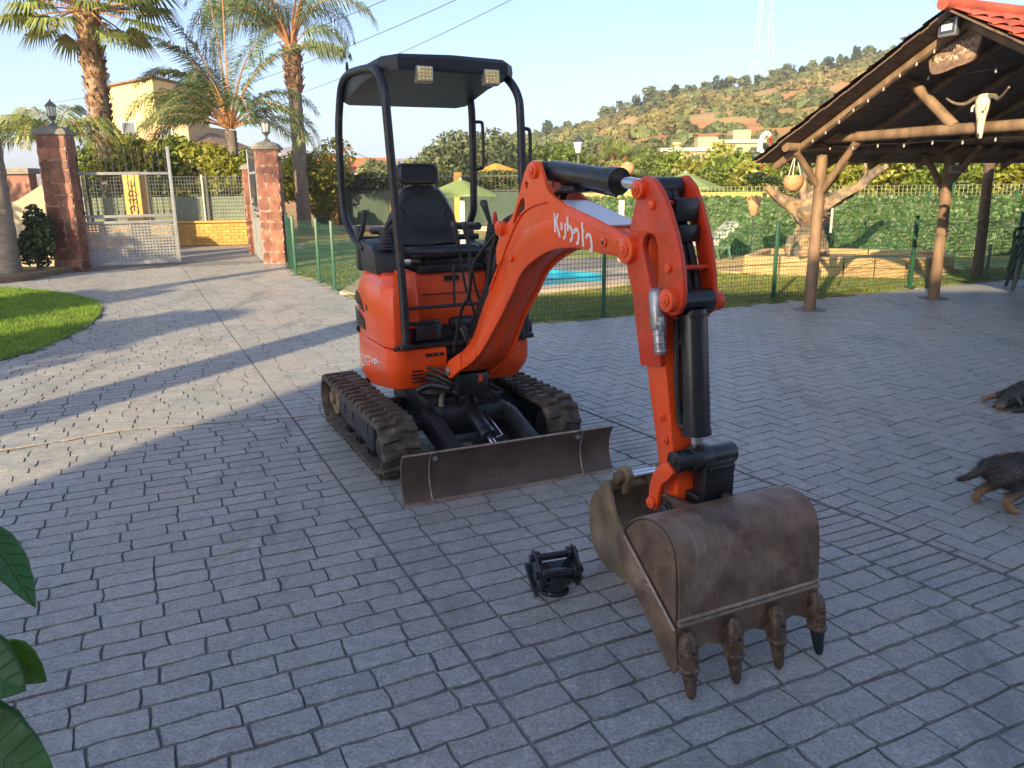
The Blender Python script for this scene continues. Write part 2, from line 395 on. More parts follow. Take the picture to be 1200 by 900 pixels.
class Pav:
    def __init__(s): s.items = []
    def brick(s, cu, cv, lu, lv, ang=0, gap=.0016, cham=.0034, amp=1.):
        # centre in uv, sizes, extra rotation
        ca, sa = math.cos(ang), math.sin(ang)
        x0, y0, _ = W(cu, cv)
        if not inpoly(x0, y0, poly_drive) or inpoly(x0, y0, lawn_pts): return
        if abs(x0) > .72*y0+1.6 and y0 > -1: return
        hu, hv = lu/2-gap*(.8 if lu > lv else 1.6), lv/2-gap*(1.6 if lu > lv else .8)
        if hu < .012 or hv < .012: return
        if lu >= lv: loc = [(-hu, -hv), (-hu/3, -hv), (hu/3, -hv), (hu, -hv), (hu, 0), (hu, hv), (hu/3, hv), (-hu/3, hv), (-hu, hv), (-hu, 0)]
        else: loc = [(-hu, -hv), (0, -hv), (hu, -hv), (hu, -hv/3), (hu, hv/3), (hu, hv), (0, hv), (-hu, hv), (-hu, hv/3), (-hu, -hv/3)]
        dz = random.gauss(0, .0009); tx = random.gauss(0, .006); ty = random.gauss(0, .006)
        top = []; bot = []
        for (a, b) in loc:
            ct = cham*random.uniform(.6, 1.7); f = 1-ct/max(hu, .02), 1-ct/max(hv, .02)
            for (lst, fa, fb, z) in ((top, f[0], f[1], 0), (bot, 1, 1, -.0075)):
                u = a*fa; v = b*fb
                if abs(abs(a)-hu) < 1e-6 and abs(abs(b)-hv) < 1e-6: u *= .993; v *= .985
                X, Y, _ = W(cu+u*ca-v*sa, cv+u*sa+v*ca); wx, wy = wob(X, Y); q_ = min(1, abs(cu+u-CUT)/.06) if ang == 0 else 1; wx *= q_; wy *= q_
                lst.append((X+wx*amp*1.1, Y+wy*amp*1.1, z+(dz+tx*u+ty*v if z == 0 else 0)))
        s.items.append((x0, y0, top+bot, random.random()))
def _clip(s, u, v, lu, lv, ang):
    ca, sa = math.cos(ang), math.sin(ang); hu, hv = lu/2-.003, lv/2-.003
    P = [(u+a*ca-b*sa, v+a*sa+b*ca) for a, b in ((-hu, -hv), (hu, -hv), (hu, hv), (-hu, hv))]
    f = lambda p: p[0]-(band_out(p[1])+.016); Q = []
    for i in range(4):
        a, b = P[i], P[(i+1) % 4]; fa, fb = f(a), f(b)
        if fa >= 0: Q.append(a)
        if fa*fb < 0: t = fa/(fa-fb); Q.append((a[0]+(b[0]-a[0])*t, a[1]+(b[1]-a[1])*t))
    if len(Q) < 3: return
    cu = sum(p[0] for p in Q)/len(Q); cv = sum(p[1] for p in Q)/len(Q)
    x0, y0, _ = W(cu, cv)
    if not inpoly(x0, y0, poly_drive) or abs(x0) > .72*y0+1.6: return
    per = []
    L = [math.dist(Q[i], Q[(i+1) % len(Q)]) for i in range(len(Q))]; T = sum(L)
    if T < .1: return
    # ten points round the outline, keeping the corners
    cnt = [1]*len(Q); 
    while sum(cnt) < 10: k_ = max(range(len(Q)), key=lambda i: L[i]/cnt[i]); cnt[k_] += 1
    for i in range(len(Q)):
        a, b = Q[i], Q[(i+1) % len(Q)]
        for k_ in range(cnt[i]): t = k_/cnt[i]; per.append((a[0]+(b[0]-a[0])*t, a[1]+(b[1]-a[1])*t))
    top = []; bot = []
    for p in per[:10]:
        X, Y, _ = W(*p); wx, wy = wob(X, Y)
        bot.append((X+wx*.5, Y+wy*.5, -.0075)); d = max(math.dist(p, (cu, cv)), .01); f_ = max(.5, 1-.004/d)
        X, Y, _ = W(cu+(p[0]-cu)*f_, cv+(p[1]-cv)*f_); top.append((X+wx*.5, Y+wy*.5, 0))
    s.items.append((x0, y0, top+bot, random.random()))
Pav.clipbrick = _clip
FACES = [tuple(range(10))]+[(i, 10+i, 10+(i+1) % 10, (i+1) % 10) for i in range(10)]
pav = Pav()
def band_in(v): return 2.985-.1055*v+.0      # inner edge of soldier band
def band_out(v): return 3.405-.1055*v-.06
CUT = .906
# main field: running bond, courses along U
H_ = .1155; k = -30
v0 = 2.157
for k in range(-28, 134):
    v = v0+(k+.5)*H_
    u = -12+random.uniform(0, .2)
    wide = {0: .010, -4: .010, 26: .010, 50: .01}
    while u < 4:
        l = random.choice([.205, .21, .215, .22, .235, .24, .19]); e = band_in(v)
        if u < CUT < u+l+.07: l = CUT-u
        if u+l > e-.07: l = e-u
        a, b = u, u+l; u = b
        if a >= e-.01: break
        if abs(b-CUT) < 1e-6: b -= .0022
        if abs(a-CUT) < 1e-6: a += .0022
        sh = .005 if k in wide else 0
        pav.brick((a+b)/2, v+sh/2, b-a, H_-sh, amp=.95)
# soldier band
q = -2.0
ba = math.atan(.1055)
while q < 17.5:
    v = q+.036; i_, o_ = band_in(v), band_out(v)
    pav.brick((i_+o_)/2, v, o_-i_-.006, .072, amp=.5)
    q += .0722
# right field: herringbone aligned with the band
A_, B_ = .235, .1175
def herring():
    b = B_
    for i in range(-60, 120):
        for j in range(-60, 150):
            # cell pattern: horizontal brick covers (x,y),(x+1,y); vertical covers (x,y),(x,y+1)
            t = (i-j) % 4
            if t == 0: cx, cy, lu, lv = (i+1)*b, (j+.5)*b, 2*b, b
            elif t == 3: cx, cy, lu, lv = (i+.5)*b, (j+1)*b, b, 2*b
            else: continue
            # t==0: horizontal brick at (i,i+1); t==3 : vertical brick at (j,j+1)
            cu0 = cx; cv0 = cy
            ca, sa = math.cos(ba), math.sin(ba)
            u = 3.42+cu0*ca-cv0*sa*1; v = cu0*sa+cv0*ca
            if u+.2 < band_out(v): continue
            if u-.15 < band_out(v)+.014: pav.clipbrick(u, v, lu, lv, ba); continue
            pav.brick(u, v, lu, lv, ang=ba, amp=.8, cham=.0022, gap=.0011)
herring()
def paver_objects():
    its = pav.items
    vis = [it for it in its if it[1] > 1.55 and abs(it[0]) < .64*it[1]+.1]
    vis.sort(key=lambda i: i[0]**2+i[1]**2)
    ids = set(id(i) for i in vis[:290])
    rest = MB(); rest.tone = []
    mats = M['paver']
    for it in its:
        if id(it) in ids:
            mb = MB(); mb.v = [(p[0]-it[0], p[1]-it[1], p[2]) for p in it[2]]; mb.f = FACES; mb.tone = [it[3]]+[-1]*10
            o = mb.build('paver', mats, driveway, smooth=0)
            o.location = (it[0], it[1], 0)
        else:
            n = len(rest.v); rest.v.extend(it[2]); rest.f.extend(tuple(i+n for i in f) for f in FACES); rest.tone += [it[3]]+[-1]*10
    rest.build('far_pavers', mats, driveway, smooth=0, kind='stuff')
    print('pavers', len(its))
paver_objects()
# edging band left and cracks
M['crack'] = mat('pale_crack_filler', (.42, .37, .30), .9, var=.3, scale=40, bump=.6)
cr = MB(); P = [(-3.3, 4.75), (-3.0, 4.93), (-2.77, 5.10), (-2.55, 5.22), (-2.35, 5.24), (-2.2, 5.31), (-2.0, 5.36), (-1.86, 5.42), (-1.7, 5.43), (-1.53, 5.48), (-1.35, 5.55)]
pp = [Vector((x, y, 0)) for x, y in P]; pp = catmull(pp, 7); L_ = []; R_ = []
for i, p in enumerate(pp):
    wd = .012+.02*abs(noise.noise(Vector((i*.37, 0, 0))))*(2.2 if i < 25 else 1.3); off = .014*noise.noise(Vector((i*.5, 4, 0)))
    L_.append((p.x, p.y+wd+off, .0045)); R_.append((p.x, p.y-wd+off, .0045))
n = len(L_); cr.add(L_+R_, [(i, i+1, n+i+1, n+i) for i in range(n-1)])
cr.build('crack_filler', M['crack'], driveway, smooth=0)

# lawn island with kerb + blades
def blades(mb, P, n, h, wd, z0=0, dens=None):
    xs = [p[0] for p in P]; ys = [p[1] for p in P]; k = 0; tone = []
    V = mb.v; F_ = mb.f
    while k < n:
        x = random.uniform(min(xs), max(xs)); y = random.uniform(min(ys), max(ys))
        if not inpoly(x, y, P): continue
        if dens and not dens(x, y): k += 1; continue
        k += 1; a = random.uniform(0, 6.28); hh = h*random.uniform(.5, 1.25)*(1+.5*noise.noise(Vector((x*3, y*3, 0)))); lx, ly = random.gauss(0, .45)*hh, random.gauss(0, .45)*hh
        cx, cy = math.cos(a)*wd, math.sin(a)*wd; o = len(V)
        V += [(x-cx, y-cy, z0), (x+cx, y+cy, z0), (x+lx, y+ly, z0+hh)]; F_.append((o, o+1, o+2)); tone.append(random.random())
    mb.tone = (mb.tone or [])+tone
g = MB(); g.prism(lawn_pts, -.05, .012, plane='xy'); g.build('lawn', M['lawnbase'], kind='structure', smooth=0)
vis_lawn = [(-4.98, 6.6), (-4.85, 7.9), (-4.9, 8.5), (-5.02, 9.3), (-5.3, 10.15), (-5.62, 10.85), (-6.1, 11.57), (-6.8, 12.2), (-7.5, 12.72), (-8.4, 13.1), (-10, 13.2), (-8.5, 10), (-7, 8), (-6, 6.6)]
g = MB(); blades(g, vis_lawn, 52000, .045, .0045, .01)
o = g.build('lawn_grass', M['grass'], kind='stuff', smooth=0); tag(o, 'bright green mown grass of the rounded lawn left of the driveway', 'grass')
# road beyond the gate
g = MB(); g.add([(-30, 17.38, -.02), (-5.1, 17.58, -.02), (-5.1, 17.6, -.02), (-4.9, 22.6, -.02), (-30, 22.6, -.02)], [(0, 1, 2, 3, 4)]); g.build('road', M['road'], kind='structure', smooth=0)
# pool garden lawn
pool_lawn = [(-.25, 9.0), (1.1, 9.6), (2.9, 10.38), (6.0, 12.0), (8.2, 13.05), (16, 14.2), (22, 17), (-4, 26), (-6, 24), (-4.8, 17.1), (-4.0, 14.75), (-3.26, 13.65), (-2.2, 11.35)]
g = MB(); g.prism(pool_lawn, -.06, -.004, plane='xy', holes=[[(-2.0, 12.7), (.05, 12.15), (1.52, 13.05), (1.62, 14.15), (.5, 15.05), (-2.0, 14.9)]]); g.build('garden_lawn', M['lawnbase'], kind='structure', smooth=0)
g = MB(); blades(g, [(-.2, 9.05), (1.1, 9.62), (2.9, 10.4), (6.0, 12.02), (8.2, 13.07), (9, 14.5), (4, 14), (0, 11.2), (-2.2, 11.4)], 42000, .05, .006, -.004)
blades(g, [(-2.2, 11.4), (0, 11.2), (4.2, 13.4), (8.5, 15.8), (4.5, 17), (-3.5, 17), (-4, 14.8), (-3.2, 13.7)], 16000, .06, .009, -.004, dens=lambda x, y: not (-2.5 < x-.0 < 3.3 and 11.5 < y < 16.5))
o = g.build('garden_grass', M['grass2'], kind='stuff', smooth=0); tag(o, 'short dry grass behind the green mesh fence round the pool', 'grass')
# ================================================================== EXCAVATOR
EXO = (-.45+.018, 4.95+.008, 0)
EX = thing('mini_excavator', 'orange red compact tracked excavator with black canopy, folded boom and rusty toothed bucket', 'excavator', EXO, R(25.5-90))
def P_(mb, name, m, par=None, **k): return mb.build(name, M[m] if isinstance(m, str) else m, par or EX, **k)
# ---- tracks
def stadium(x0, x1, r, z, n=12):
    pts = []
    for k in range(n+1): a = R(-90+180*k/n); pts.append((x1+r*math.cos(a), z+r*math.sin(a)))
    for k in range(n+1): a = R(90+180*k/n); pts.append((x0+r*math.cos(a), z+r*math.sin(a)))
    return pts
lug_me = None
def track(sy):
    yc = sy*.512; w = .225
    T0, T1, RR, ZC = -.695, .515, .150, .175
    out = stadium(T0, T1, RR, ZC); inn = stadium(T0, T1, RR-.024, ZC)
    b = MB(); b.prism(out, yc-w/2, yc+w/2, holes=[inn])
    tr = P_(b, 'rubber_track', 'rubber', bevel=.004)
    # path sampling for lugs
    P = stadium(T0, T1, RR, ZC, 24); P.append(P[0]); N = 37; S = resample(P, N*4+1)
    global lug_me
    if lug_me is None:
        k = MB(); k.loft([[(-.024, -.054, 0), (.016, -.054, 0), (.034, .054, 0), (-.008, .054, 0)], [(-.018, -.048, .024), (.010, -.050, .024), (.024, .050, .024), (-.004, .050, .024)]])
        lug_me = [k.mesh('tread_lug', M['rubber'], bevel=.003, bseg=1)]
        k = MB(); k.T = Matrix.Scale(-1, 4, (0, 1, 0)); k.loft([[(-.024, -.054, 0), (.016, -.054, 0), (.034, .054, 0), (-.008, .054, 0)], [(-.018, -.048, .024), (.010, -.050, .024), (.024, .050, .024), (-.004, .050, .024)]])
        lug_me.append(k.mesh('tread_lug', M['rubber'], bevel=.003, bseg=1))
    for i in range(N):
        for s_ in (0, 1):
            idx = i*4+(2 if s_ else 0); p = Vector((S[idx][0], 0, S[idx][1])); q = Vector((S[(idx+1) % (N*4)][0], 0, S[(idx+1) % (N*4)][1])); p0 = Vector((S[(idx-1) % (N*4)][0], 0, S[(idx-1) % (N*4)][1]))
            t = (q-p0).normalized(); nrm = Vector((t.z, 0, -t.x)); yv = nrm.cross(t)
            o = bpy.data.objects.new('tread_lug', lug_me[s_]); COL.objects.link(o); o.parent = tr
            mt = Matrix((t, yv, nrm)).transposed().to_4x4(); side = (-1 if s_ == 0 else 1)
            mt.translation = p+Vector((0, yc, 0))+yv*side*.057; o.matrix_local = mt
    # side frame, rollers, wheels
    b = MB(); yo = yc
    b.prism([(-.52, .10), (.38, .085), (.44, .12), (.42, .25), (-.50, .27), (-.55, .2)], yo-.055, yo+.055)
    b.prism([(-.40, .12), (.36, .10), (.36, .262), (-.40, .262)], yo-.075, yo+.075)
    fr = P_(b, 'track_frame', 'frame', bevel=.006)
    b = MB(); yy = yo+sy*.076
    for q in ((-.10, .20, .012, .05), (.235, .21, .02, .07), (-.30, .20, .02, .07)):
        b = MB(); b.box((q[0], yy, q[1]), (q[2], .008, q[3])); P_(b, 'frame_bracket', 'black', fr)
    for x in (-.28, -.02, .24):
        b = MB(); b.cyl((x, yo-.07, .075), (x, yo+.07, .075), .045, 14); b.cyl((x, yo-.085, .075), (x, yo+.085, .075), .018, 8); P_(b, 'track_roller', 'frame', fr)
    b = MB(); b.cyl((T0, yo-.05, ZC), (T0, yo+.05, ZC), .120, 22); b.cyl((T0, yo-.075, ZC), (T0, yo+.075, ZC), .045, 14); P_(b, 'idler_wheel', 'rust_y', bevel=.004)
    b = MB(); pr = []
    for k in range(22):
        a = 2*math.pi*k/22; rr = .128 if k % 2 else .108; pr.append((T1+rr*math.cos(a), ZC+rr*math.sin(a)))
    b.prism(pr, yo-.03, yo+.03); b.cyl((T1, yo-.08, ZC), (T1, yo+.08, ZC), .075, 20); b.cyl((T1, yo+sy*.08, ZC), (T1, yo+sy*.09, ZC), .06, 16); P_(b, 'drive_sprocket', 'frame', bevel=.003)
for s_ in (-1, 1): track(s_)
# ---- centre frame
b = MB(); b.prism([(-.48, .20), (-.35, .13), (.36, .13), (.46, .22), (.46, .33), (-.48, .33)], -.20, .20)
b.box((0, 0, .345), (.7, .5, .05))
for x in (-.26, .24): b.cyl((x, -.44, .20), (x, .44, .20), .035, 12); b.box((x, 0, .2), (.10, .72, .07))
P_(b, 'undercarriage_frame', 'frame', bevel=.006)
b = MB(); b.cyl((0, 0, .36), (0, 0, .43), .29, 40); b.cyl((0, 0, .385), (0, 0, .405), .31, 40); P_(b, 'swing_bearing', 'frame')
# ---- blade, slightly skewed as in the picture
TB = Matrix.Translation((.962, .010, 0)) @ Matrix.Rotation(R(-1.8), 4, 'Z')
b = MB(TB)
pf = [(.045, .004), (.014, .05), (-.006, .11), (-.008, .17), (.010, .225), (.034, .268)]; th = .012
def blade_part(y0, y1, name, z0=0, m='rust_d'):
    b = MB(TB); rings = []
    for y in (y0, y1): rings.append([(x, y, z) for x, z in pf]+[(x-th, y, z) for x, z in reversed(pf)])
    b.loft(rings); return P_(b, name, m, bevel=.0015, bseg=1)
bl = blade_part(-.617, .617, 'dozer_blade')
for y0, y1 in ((-.619, -.470), (.430, .619)):
    b = MB(TB); rings = []
    for y in (y0, y1): rings.append([(x+.005, y, z) for x, z in pf]+[(x-th-.004, y, z) for x, z in reversed(pf)])
    b.loft(rings); P_(b, 'blade_extension', 'rust_d', bl, bevel=.0015, bseg=1)
b = MB(TB)
for y in (-.468, .428): b.tube([(x+.005, y, z) for x, z in pf], .0035, 6)
P_(b, 'weld_seam', 'weld', bl)
b = MB(TB)
b.tube([(.033, -.617, .270), (.034, .617, .270)], .006, 6); b.beam((.046, -.612, .008), (.046, .612, .008), .012, .016)
P_(b, 'blade_edge', 'weld', bl)
for y, z in ((-.44, .235), (.400, .235)):
    b = MB(TB); b.cyl((.012, y, z), (.026, y, z-.003), .014, 10); P_(b, 'blade_bolt', 'zinc', bl)
for sy in (-1, 1):
    b = MB(); b.prism([(.30, .16), (.30, .30), (.50, .30), (.925, .175), (.925, .075), (.6, .10)], sy*.235-.03, sy*.235+.03)
    b.box((.62, sy*.235, .235), (.5, .085, .012), Matrix.Rotation(R(14), 3, 'Y'))
    P_(b, 'blade_arm', 'frame', bevel=.004)
b = MB(); b.cyl((.34, 0, .335), (.70, -.01, .215), .045, 18); b.cyl((.66, -.01, .228), (.72, -.01, .208), .052, 18); b.box((.36, 0, .32), (.10, .12, .10))
bc = P_(b, 'blade_cylinder', 'black', bevel=.003)
b = MB(); b.cyl((.70, -.01, .215), (.93, -.012, .14), .022, 14); P_(b, 'cylinder_rod', 'chrome', bc)
b = MB(); b.tube([(.50, .055, .30), (.62, .057, .262), (.74, .06, .22), (.74, .02, .21)], .006, 8); P_(b, 'hydraulic_pipe', 'chrome', bc)
b = MB(); b.tube([(.30, -.10, .40), (.36, -.16, .36), (.42, -.17, .22), (.50, -.15, .13), (.58, -.06, .13)], .017, 10, smoothn=6); P_(b, 'hydraulic_hose', 'dusty')
for y0 in (-.05, .08, .13):
    b = MB(); b.tube([(.10, y0-.05, .40), (.32, y0-.1, .43), (.46, y0, .40), (.40, y0+.05, .30)], .012, 8, smoothn=6); P_(b, 'hydraulic_hose', 'hose')
# ---- upper structure
TU = Matrix.Translation((0, .018, 0))
def outline(ins=0, rear=-.66):
    hw = .468-ins; fx = .30-ins; r = .10; rx = rear+ins; pts = []
    for k in range(7): a = R(0+90*k/6); pts.append((fx-r+r*math.cos(a), hw-r+r*math.sin(a)))
    for k in range(15):
        a = R(90+180*k/14); c, s_ = math.cos(a), math.sin(a)
        e = 2/3.4; pts.append((-.16+(abs(rx)-.16)*-1*abs(c)**e if c < 0 else -.16, hw*(1 if s_ > 0 else -1)*abs(s_)**e))
    for k in range(7): a = R(-90+90*k/6); pts.append((fx-r+r*math.cos(a), -hw+r+r*math.sin(a)))
    return pts
def clip_y(P, y0, sgn):
    out = []
    n = len(P)
    for i in range(n):
        a, b_ = P[i], P[(i+1) % n]; fa, fb = (a[1]-y0)*sgn, (b_[1]-y0)*sgn
        if fa >= 0: out.append(a)
        if fa*fb < 0: t = fa/(fa-fb); out.append((a[0]+(b_[0]-a[0])*t, a[1]+(b_[1]-a[1])*t))
    return out
def zb(x): return .435+(x-.3)*.155      # sloping underside
def skirt(y0, sgn, name, ztop=.672, extra=None):
    b = MB(TU); rings = []
    for ins, f in ((.055, 0), (.012, .075), (0, .12), (0, 1), ):
        P = clip_y(outline(ins), y0, sgn)
        rings.append([(x, y, zb(x)+f if f < 1 else ztop-.008) for x, y in P])
    P = clip_y(outline(.008), y0, sgn); rings.append([(x, y, ztop) for x, y in P])
    b.loft(rings); return P_(b, name, 'orange', bevel=0, smooth=40)
sk = skirt(-.115, -1, 'side_skirt'); sk2 = skirt(.155, 1, 'side_skirt', .664)
# central dark chassis between the two skirts
b = MB(TU); b.prism([(-.60, .40), (.19, .40), (.19, .655), (-.60, .655)], -.12, .16); b.box((-.05, .0, .675), (.66, .86, .028)); b.box((.16, .02, .73), (.06, .86, .10))
b.box((.12, .05, .62), (.25, .50, .06))
P_(b, 'chassis', 'frame', bevel=.005)
b = MB(TU); b.box((.285, 0, .689), (.05, .84, .018)); b.box((.05, .0, .694), (.5, .84, .012)); P_(b, 'floor_plate', 'black', bevel=.003)
# vents and slots on the front left block
for k in range(4):
    b = MB(TU); z = .475+k*.022; b.box((.300, -.30, z), (.01, .075-.01*(k in (0, 3)), .009)); P_(b, 'vent_slot', 'black', sk)
b = MB(TU); b.box((.2995, -.190, .63), (.01, .115, .020)); P_(b, 'front_slot', 'black', sk, bevel=.003)
b = MB(TU); b.box((.303, -.165, .630), (.006, .015, .010)); b.box((.303, -.20, .630), (.006, .01, .008)); P_(b, 'slot_bolt', 'zinc', sk)
# model lettering on the left flank
def strokes(mb, letters, org, ex, ez, wd, th, y, ysg=-1):
    for st in letters:
        pts = [(org[0]+ex[0]*p[0]+ez[0]*p[1], org[1]+ex[1]*p[0]+ez[1]*p[1]) for p in st]
        if len(pts) > 3: pts = [(v_.x, v_.y) for v_ in catmull([Vector((p[0], p[1], 0)) for p in pts], 4)]
        n = len(pts); Lp = []; Rp = []
        for i in range(n):
            a = Vector(pts[max(i-1, 0)]); b_ = Vector(pts[min(i+1, n-1)]); d = (b_-a).normalized(); nn = Vector((-d.y, d.x))*wd/2; p = Vector(pts[i])
            Lp.append((p+nn)); Rp.append((p-nn))
        for i in range(n-1):
            q = [Lp[i], Lp[i+1], Rp[i+1], Rp[i]]
            mb.add([(p.x, y, p.y) for p in q]+[(p.x, y+ysg*th, p.y) for p in q], [(4, 5, 6, 7), (3, 2, 1, 0), (0, 1, 5, 4), (2, 3, 7, 6), (1, 2, 6, 5), (3, 0, 4, 7)])
b = MB(TU)
U17 = [[(0, 1), (0, .3), (.12, .05), (.28, 0), (.44, .05), (.55, .3), (.55, 1)], [(.80, .8), (1.0, 1), (1.0, 0)], [(1.25, 1), (1.80, 1), (1.50, 0)], [(2.0, .42), (2.3, .42)],
       [(3.15, .75), (2.98, .48), (2.78, .22), (2.58, .25), (2.50, .46), (2.60, .68), (2.80, .70), (2.98, .45), (3.2, .2)]]
strokes(b, U17, (-.31, .475), (.117, .022), (0, .060), .0085, .0015, -.4715)
P_(b, 'model_lettering', 'white', sk, smooth=0, kind='stuff')
b = MB(TU); strokes(b, [[(0, 0), (1, 0)]], (-.33, .546), (.46, .03), (0, 1), .005, .0015, -.4695); P_(b, 'decal_line', 'white', sk)
# black rear bumper trim seen along the left rear edge
b = MB(TU); b.tube([(-.40, -.452, .70), (-.55, -.405, .66), (-.60, -.36, .50), (-.56, -.36, .37), (-.42, -.41, .335)], .022, 8, smoothn=5); P_(b, 'rear_trim', 'black')
# left side hood (fuel tank cover) with facets
b = MB(TU)
h0 = [(.27, -.425), (.27, -.33), (.02, -.20), (-.60, -.18), (-.60, -.30), (-.46, -.44), (-.30, -.468), (.18, -.468)]
h1 = [(.24, -.415), (.24, -.33), (.02, -.20), (-.57, -.18), (-.57, -.29), (-.43, -.42), (-.28, -.452), (.14, -.455)]
h2 = [(.17, -.38), (.16, -.30), (.0, -.20), (-.53, -.18), (-.52, -.27), (-.40, -.37), (-.26, -.40), (.08, -.41)]
b.loft([[(x, y, .680) for x, y in h0], [(x, y, .93) for x, y in h0], [(x, y, 1.03) for x, y in h1], [(x, y, 1.095+.02*(x < 0)) for x, y in h2]])
hd = P_(b, 'side_hood', 'orange', bevel=.010)
b = MB(TU); b.prism([(-.28, .855), (-.08, .90), (-.03, .93)], -.47, -.4695); 
for (poly) in ([(-.425, .90), (-.22, .835), (-.26, .90), (-.36, .965)], [(-.40, .735), (-.21, .725), (-.22, .79), (-.415, .85)]):
    q = MB(TU); q.prism([(x+.02, z) for x, z in poly], -.468, -.4735); g = P_(q, 'air_vent', 'black', hd, bevel=.002)
    q = MB(TU)
    for k in range(4): z = poly[1][1]+.015+k*.022; q.beam((-.36, -.475, z+.01), (-.25, -.475, z), .003, .004)
    P_(q, 'vent_louvre', 'plastic', g)
b = MB(TU); b.cyl((-.14, -.467, .872), (-.14, -.4705, .872), .020, 12); P_(b, 'hood_lock', 'black', hd)
b = MB(TU); b.prism([(-.28, 1.065), (.06, 1.03), (.10, 1.055), (-.25, 1.10)], -.33, -.22, plane='xz'); P_(b, 'hood_step', 'orange', hd, bevel=.006)
# front strip of the hood beside the seat, rear bonnet, seat pedestal
b = MB(TU); b.loft([[(.285, -.345, .80), (.285, -.268, .785), (.22, -.262, .80), (.22, -.345, .80)], [(.270, -.345, .98), (.275, -.272, .98), (.15, -.25, .98), (.15, -.345, .98)], [(.22, -.34, 1.115), (.22, -.262, 1.115), (.05, -.25, 1.115), (.05, -.34, 1.115)]]); P_(b, 'inner_fender', 'orange', bevel=.004)
b = MB(TU); b.loft([[(x, y, z) for x, y in clip_y(outline(i), -.9, 1) if True] for i, z in ((.0, .675), (.01, .9))][:0] or [[(-.28, -.36, .68), (-.28, .42, .68), (-.50, .38, .68), (-.60, .22, .68), (-.62, -.1, .68), (-.56, -.32, .68)], [(-.28, -.36, 1.02), (-.28, .40, 1.02), (-.48, .36, 1.02), (-.57, .2, 1.02), (-.59, -.1, 1.02), (-.54, -.3, 1.02)], [(-.30, -.33, 1.12), (-.30, .34, 1.12), (-.44, .30, 1.12), (-.52, .17, 1.12), (-.53, -.1, 1.12), (-.49, -.27, 1.12)]]); P_(b, 'engine_bonnet', 'orange', bevel=.012)
b = MB(TU); b.prism([(-.32, .70), (.02, .70), (.02, .84), (.0, 1.08), (-.32, 1.08)], -.19, .28); P_(b, 'seat_pedestal', 'orange', bevel=.008)
b = MB(TU); b.box((.022, .04, .95), (.006, .40, .004)); b.box((.022, .04, 1.045), (.006, .10, .03))
for y in (.02, .06): b.cyl((.02, y, 1.045), (.032, y, 1.045), .008, 8)
P_(b, 'pedestal_latch', 'black')
b = MB(TU); b.box((-.14, .04, 1.105), (.34, .44, .045)); b.box((-.15, .03, 1.14), (.28, .30, .05)); P_(b, 'seat_suspension', 'black', bevel=.005)
# seat
b = MB(TU)
def rr(hx, hy, r, n=5):
    o = []
    for cx, cy, a0 in ((hx-r, hy-r, 0), (-hx+r, hy-r, 90), (-hx+r, -hy+r, 180), (hx-r, -hy+r, 270)):
        for k in range(n): a = R(a0+90*k/(n-1)); o.append((cx+r*math.cos(a), cy+r*math.sin(a)))
    return o
b.loft([[(-.17+x*f, .02+y*f, z+.02*(x > .1)) for x, y in rr(.22, .235, .07)] for f, z in ((.90, 1.145), (1, 1.165), (1, 1.195), (.93, 1.222), (.6, 1.222), (.3, 1.216))]); st = P_(b, 'seat_cushion', 'vinyl', smooth=60)
b = MB(TU)
def backring(s_, d): # outline in y,z plane (tapered top), at depth
    o = []
    for (y, z) in [(-.215, 1.22), (-.235, 1.30), (-.215, 1.42), (-.165, 1.53), (-.12, 1.585), (-.05, 1.605), (.05, 1.605), (.12, 1.585), (.165, 1.53), (.215, 1.42), (.235, 1.30), (.215, 1.22), (0, 1.21)]:
        yy = y*s_; zz = 1.40+(z-1.40)*s_; o.append((-.33-(zz-1.2)*.14+d, .0+yy, zz))
    return o
b.loft([backring(.92, -.045), backring(1, -.03), backring(1, .015), backring(.90, .045), backring(.74, .036), backring(.45, .045)]); P_(b, 'seat_back', 'vinyl', smooth=60)
b = MB(TU); 
b.tube([(-.325, -.14, 1.46), (-.315, -.07, 1.33), (-.31, 0, 1.285), (-.315, .07, 1.33), (-.325, .14, 1.46)], .010, 8, smoothn=6)
b.tube([(-.335, -.15, 1.50), (-.345, -.05, 1.545), (-.345, .05, 1.545), (-.335, .15, 1.50)], .006, 8, smoothn=6); b.box((-.345, 0, 1.57), (.03, .02, .03))
P_(b, 'seat_seam', 'vinyl')
b = MB(TU); b.loft([[(-.40+d, -.015+y*f, 1.675+z*f) for y, z in rr(.140, .068, .045)] for f, d in ((.88, -.04), (1, -.025), (1, .02), (.86, .042), (.7, .036), (.6, .036))]); P_(b, 'headrest', 'vinyl', smooth=60)
b = MB(TU); 
for y in (-.06, .04): b.cyl((-.41, y, 1.55), (-.41, y, 1.66), .008, 8)
P_(b, 'headrest_rod', 'chrome')
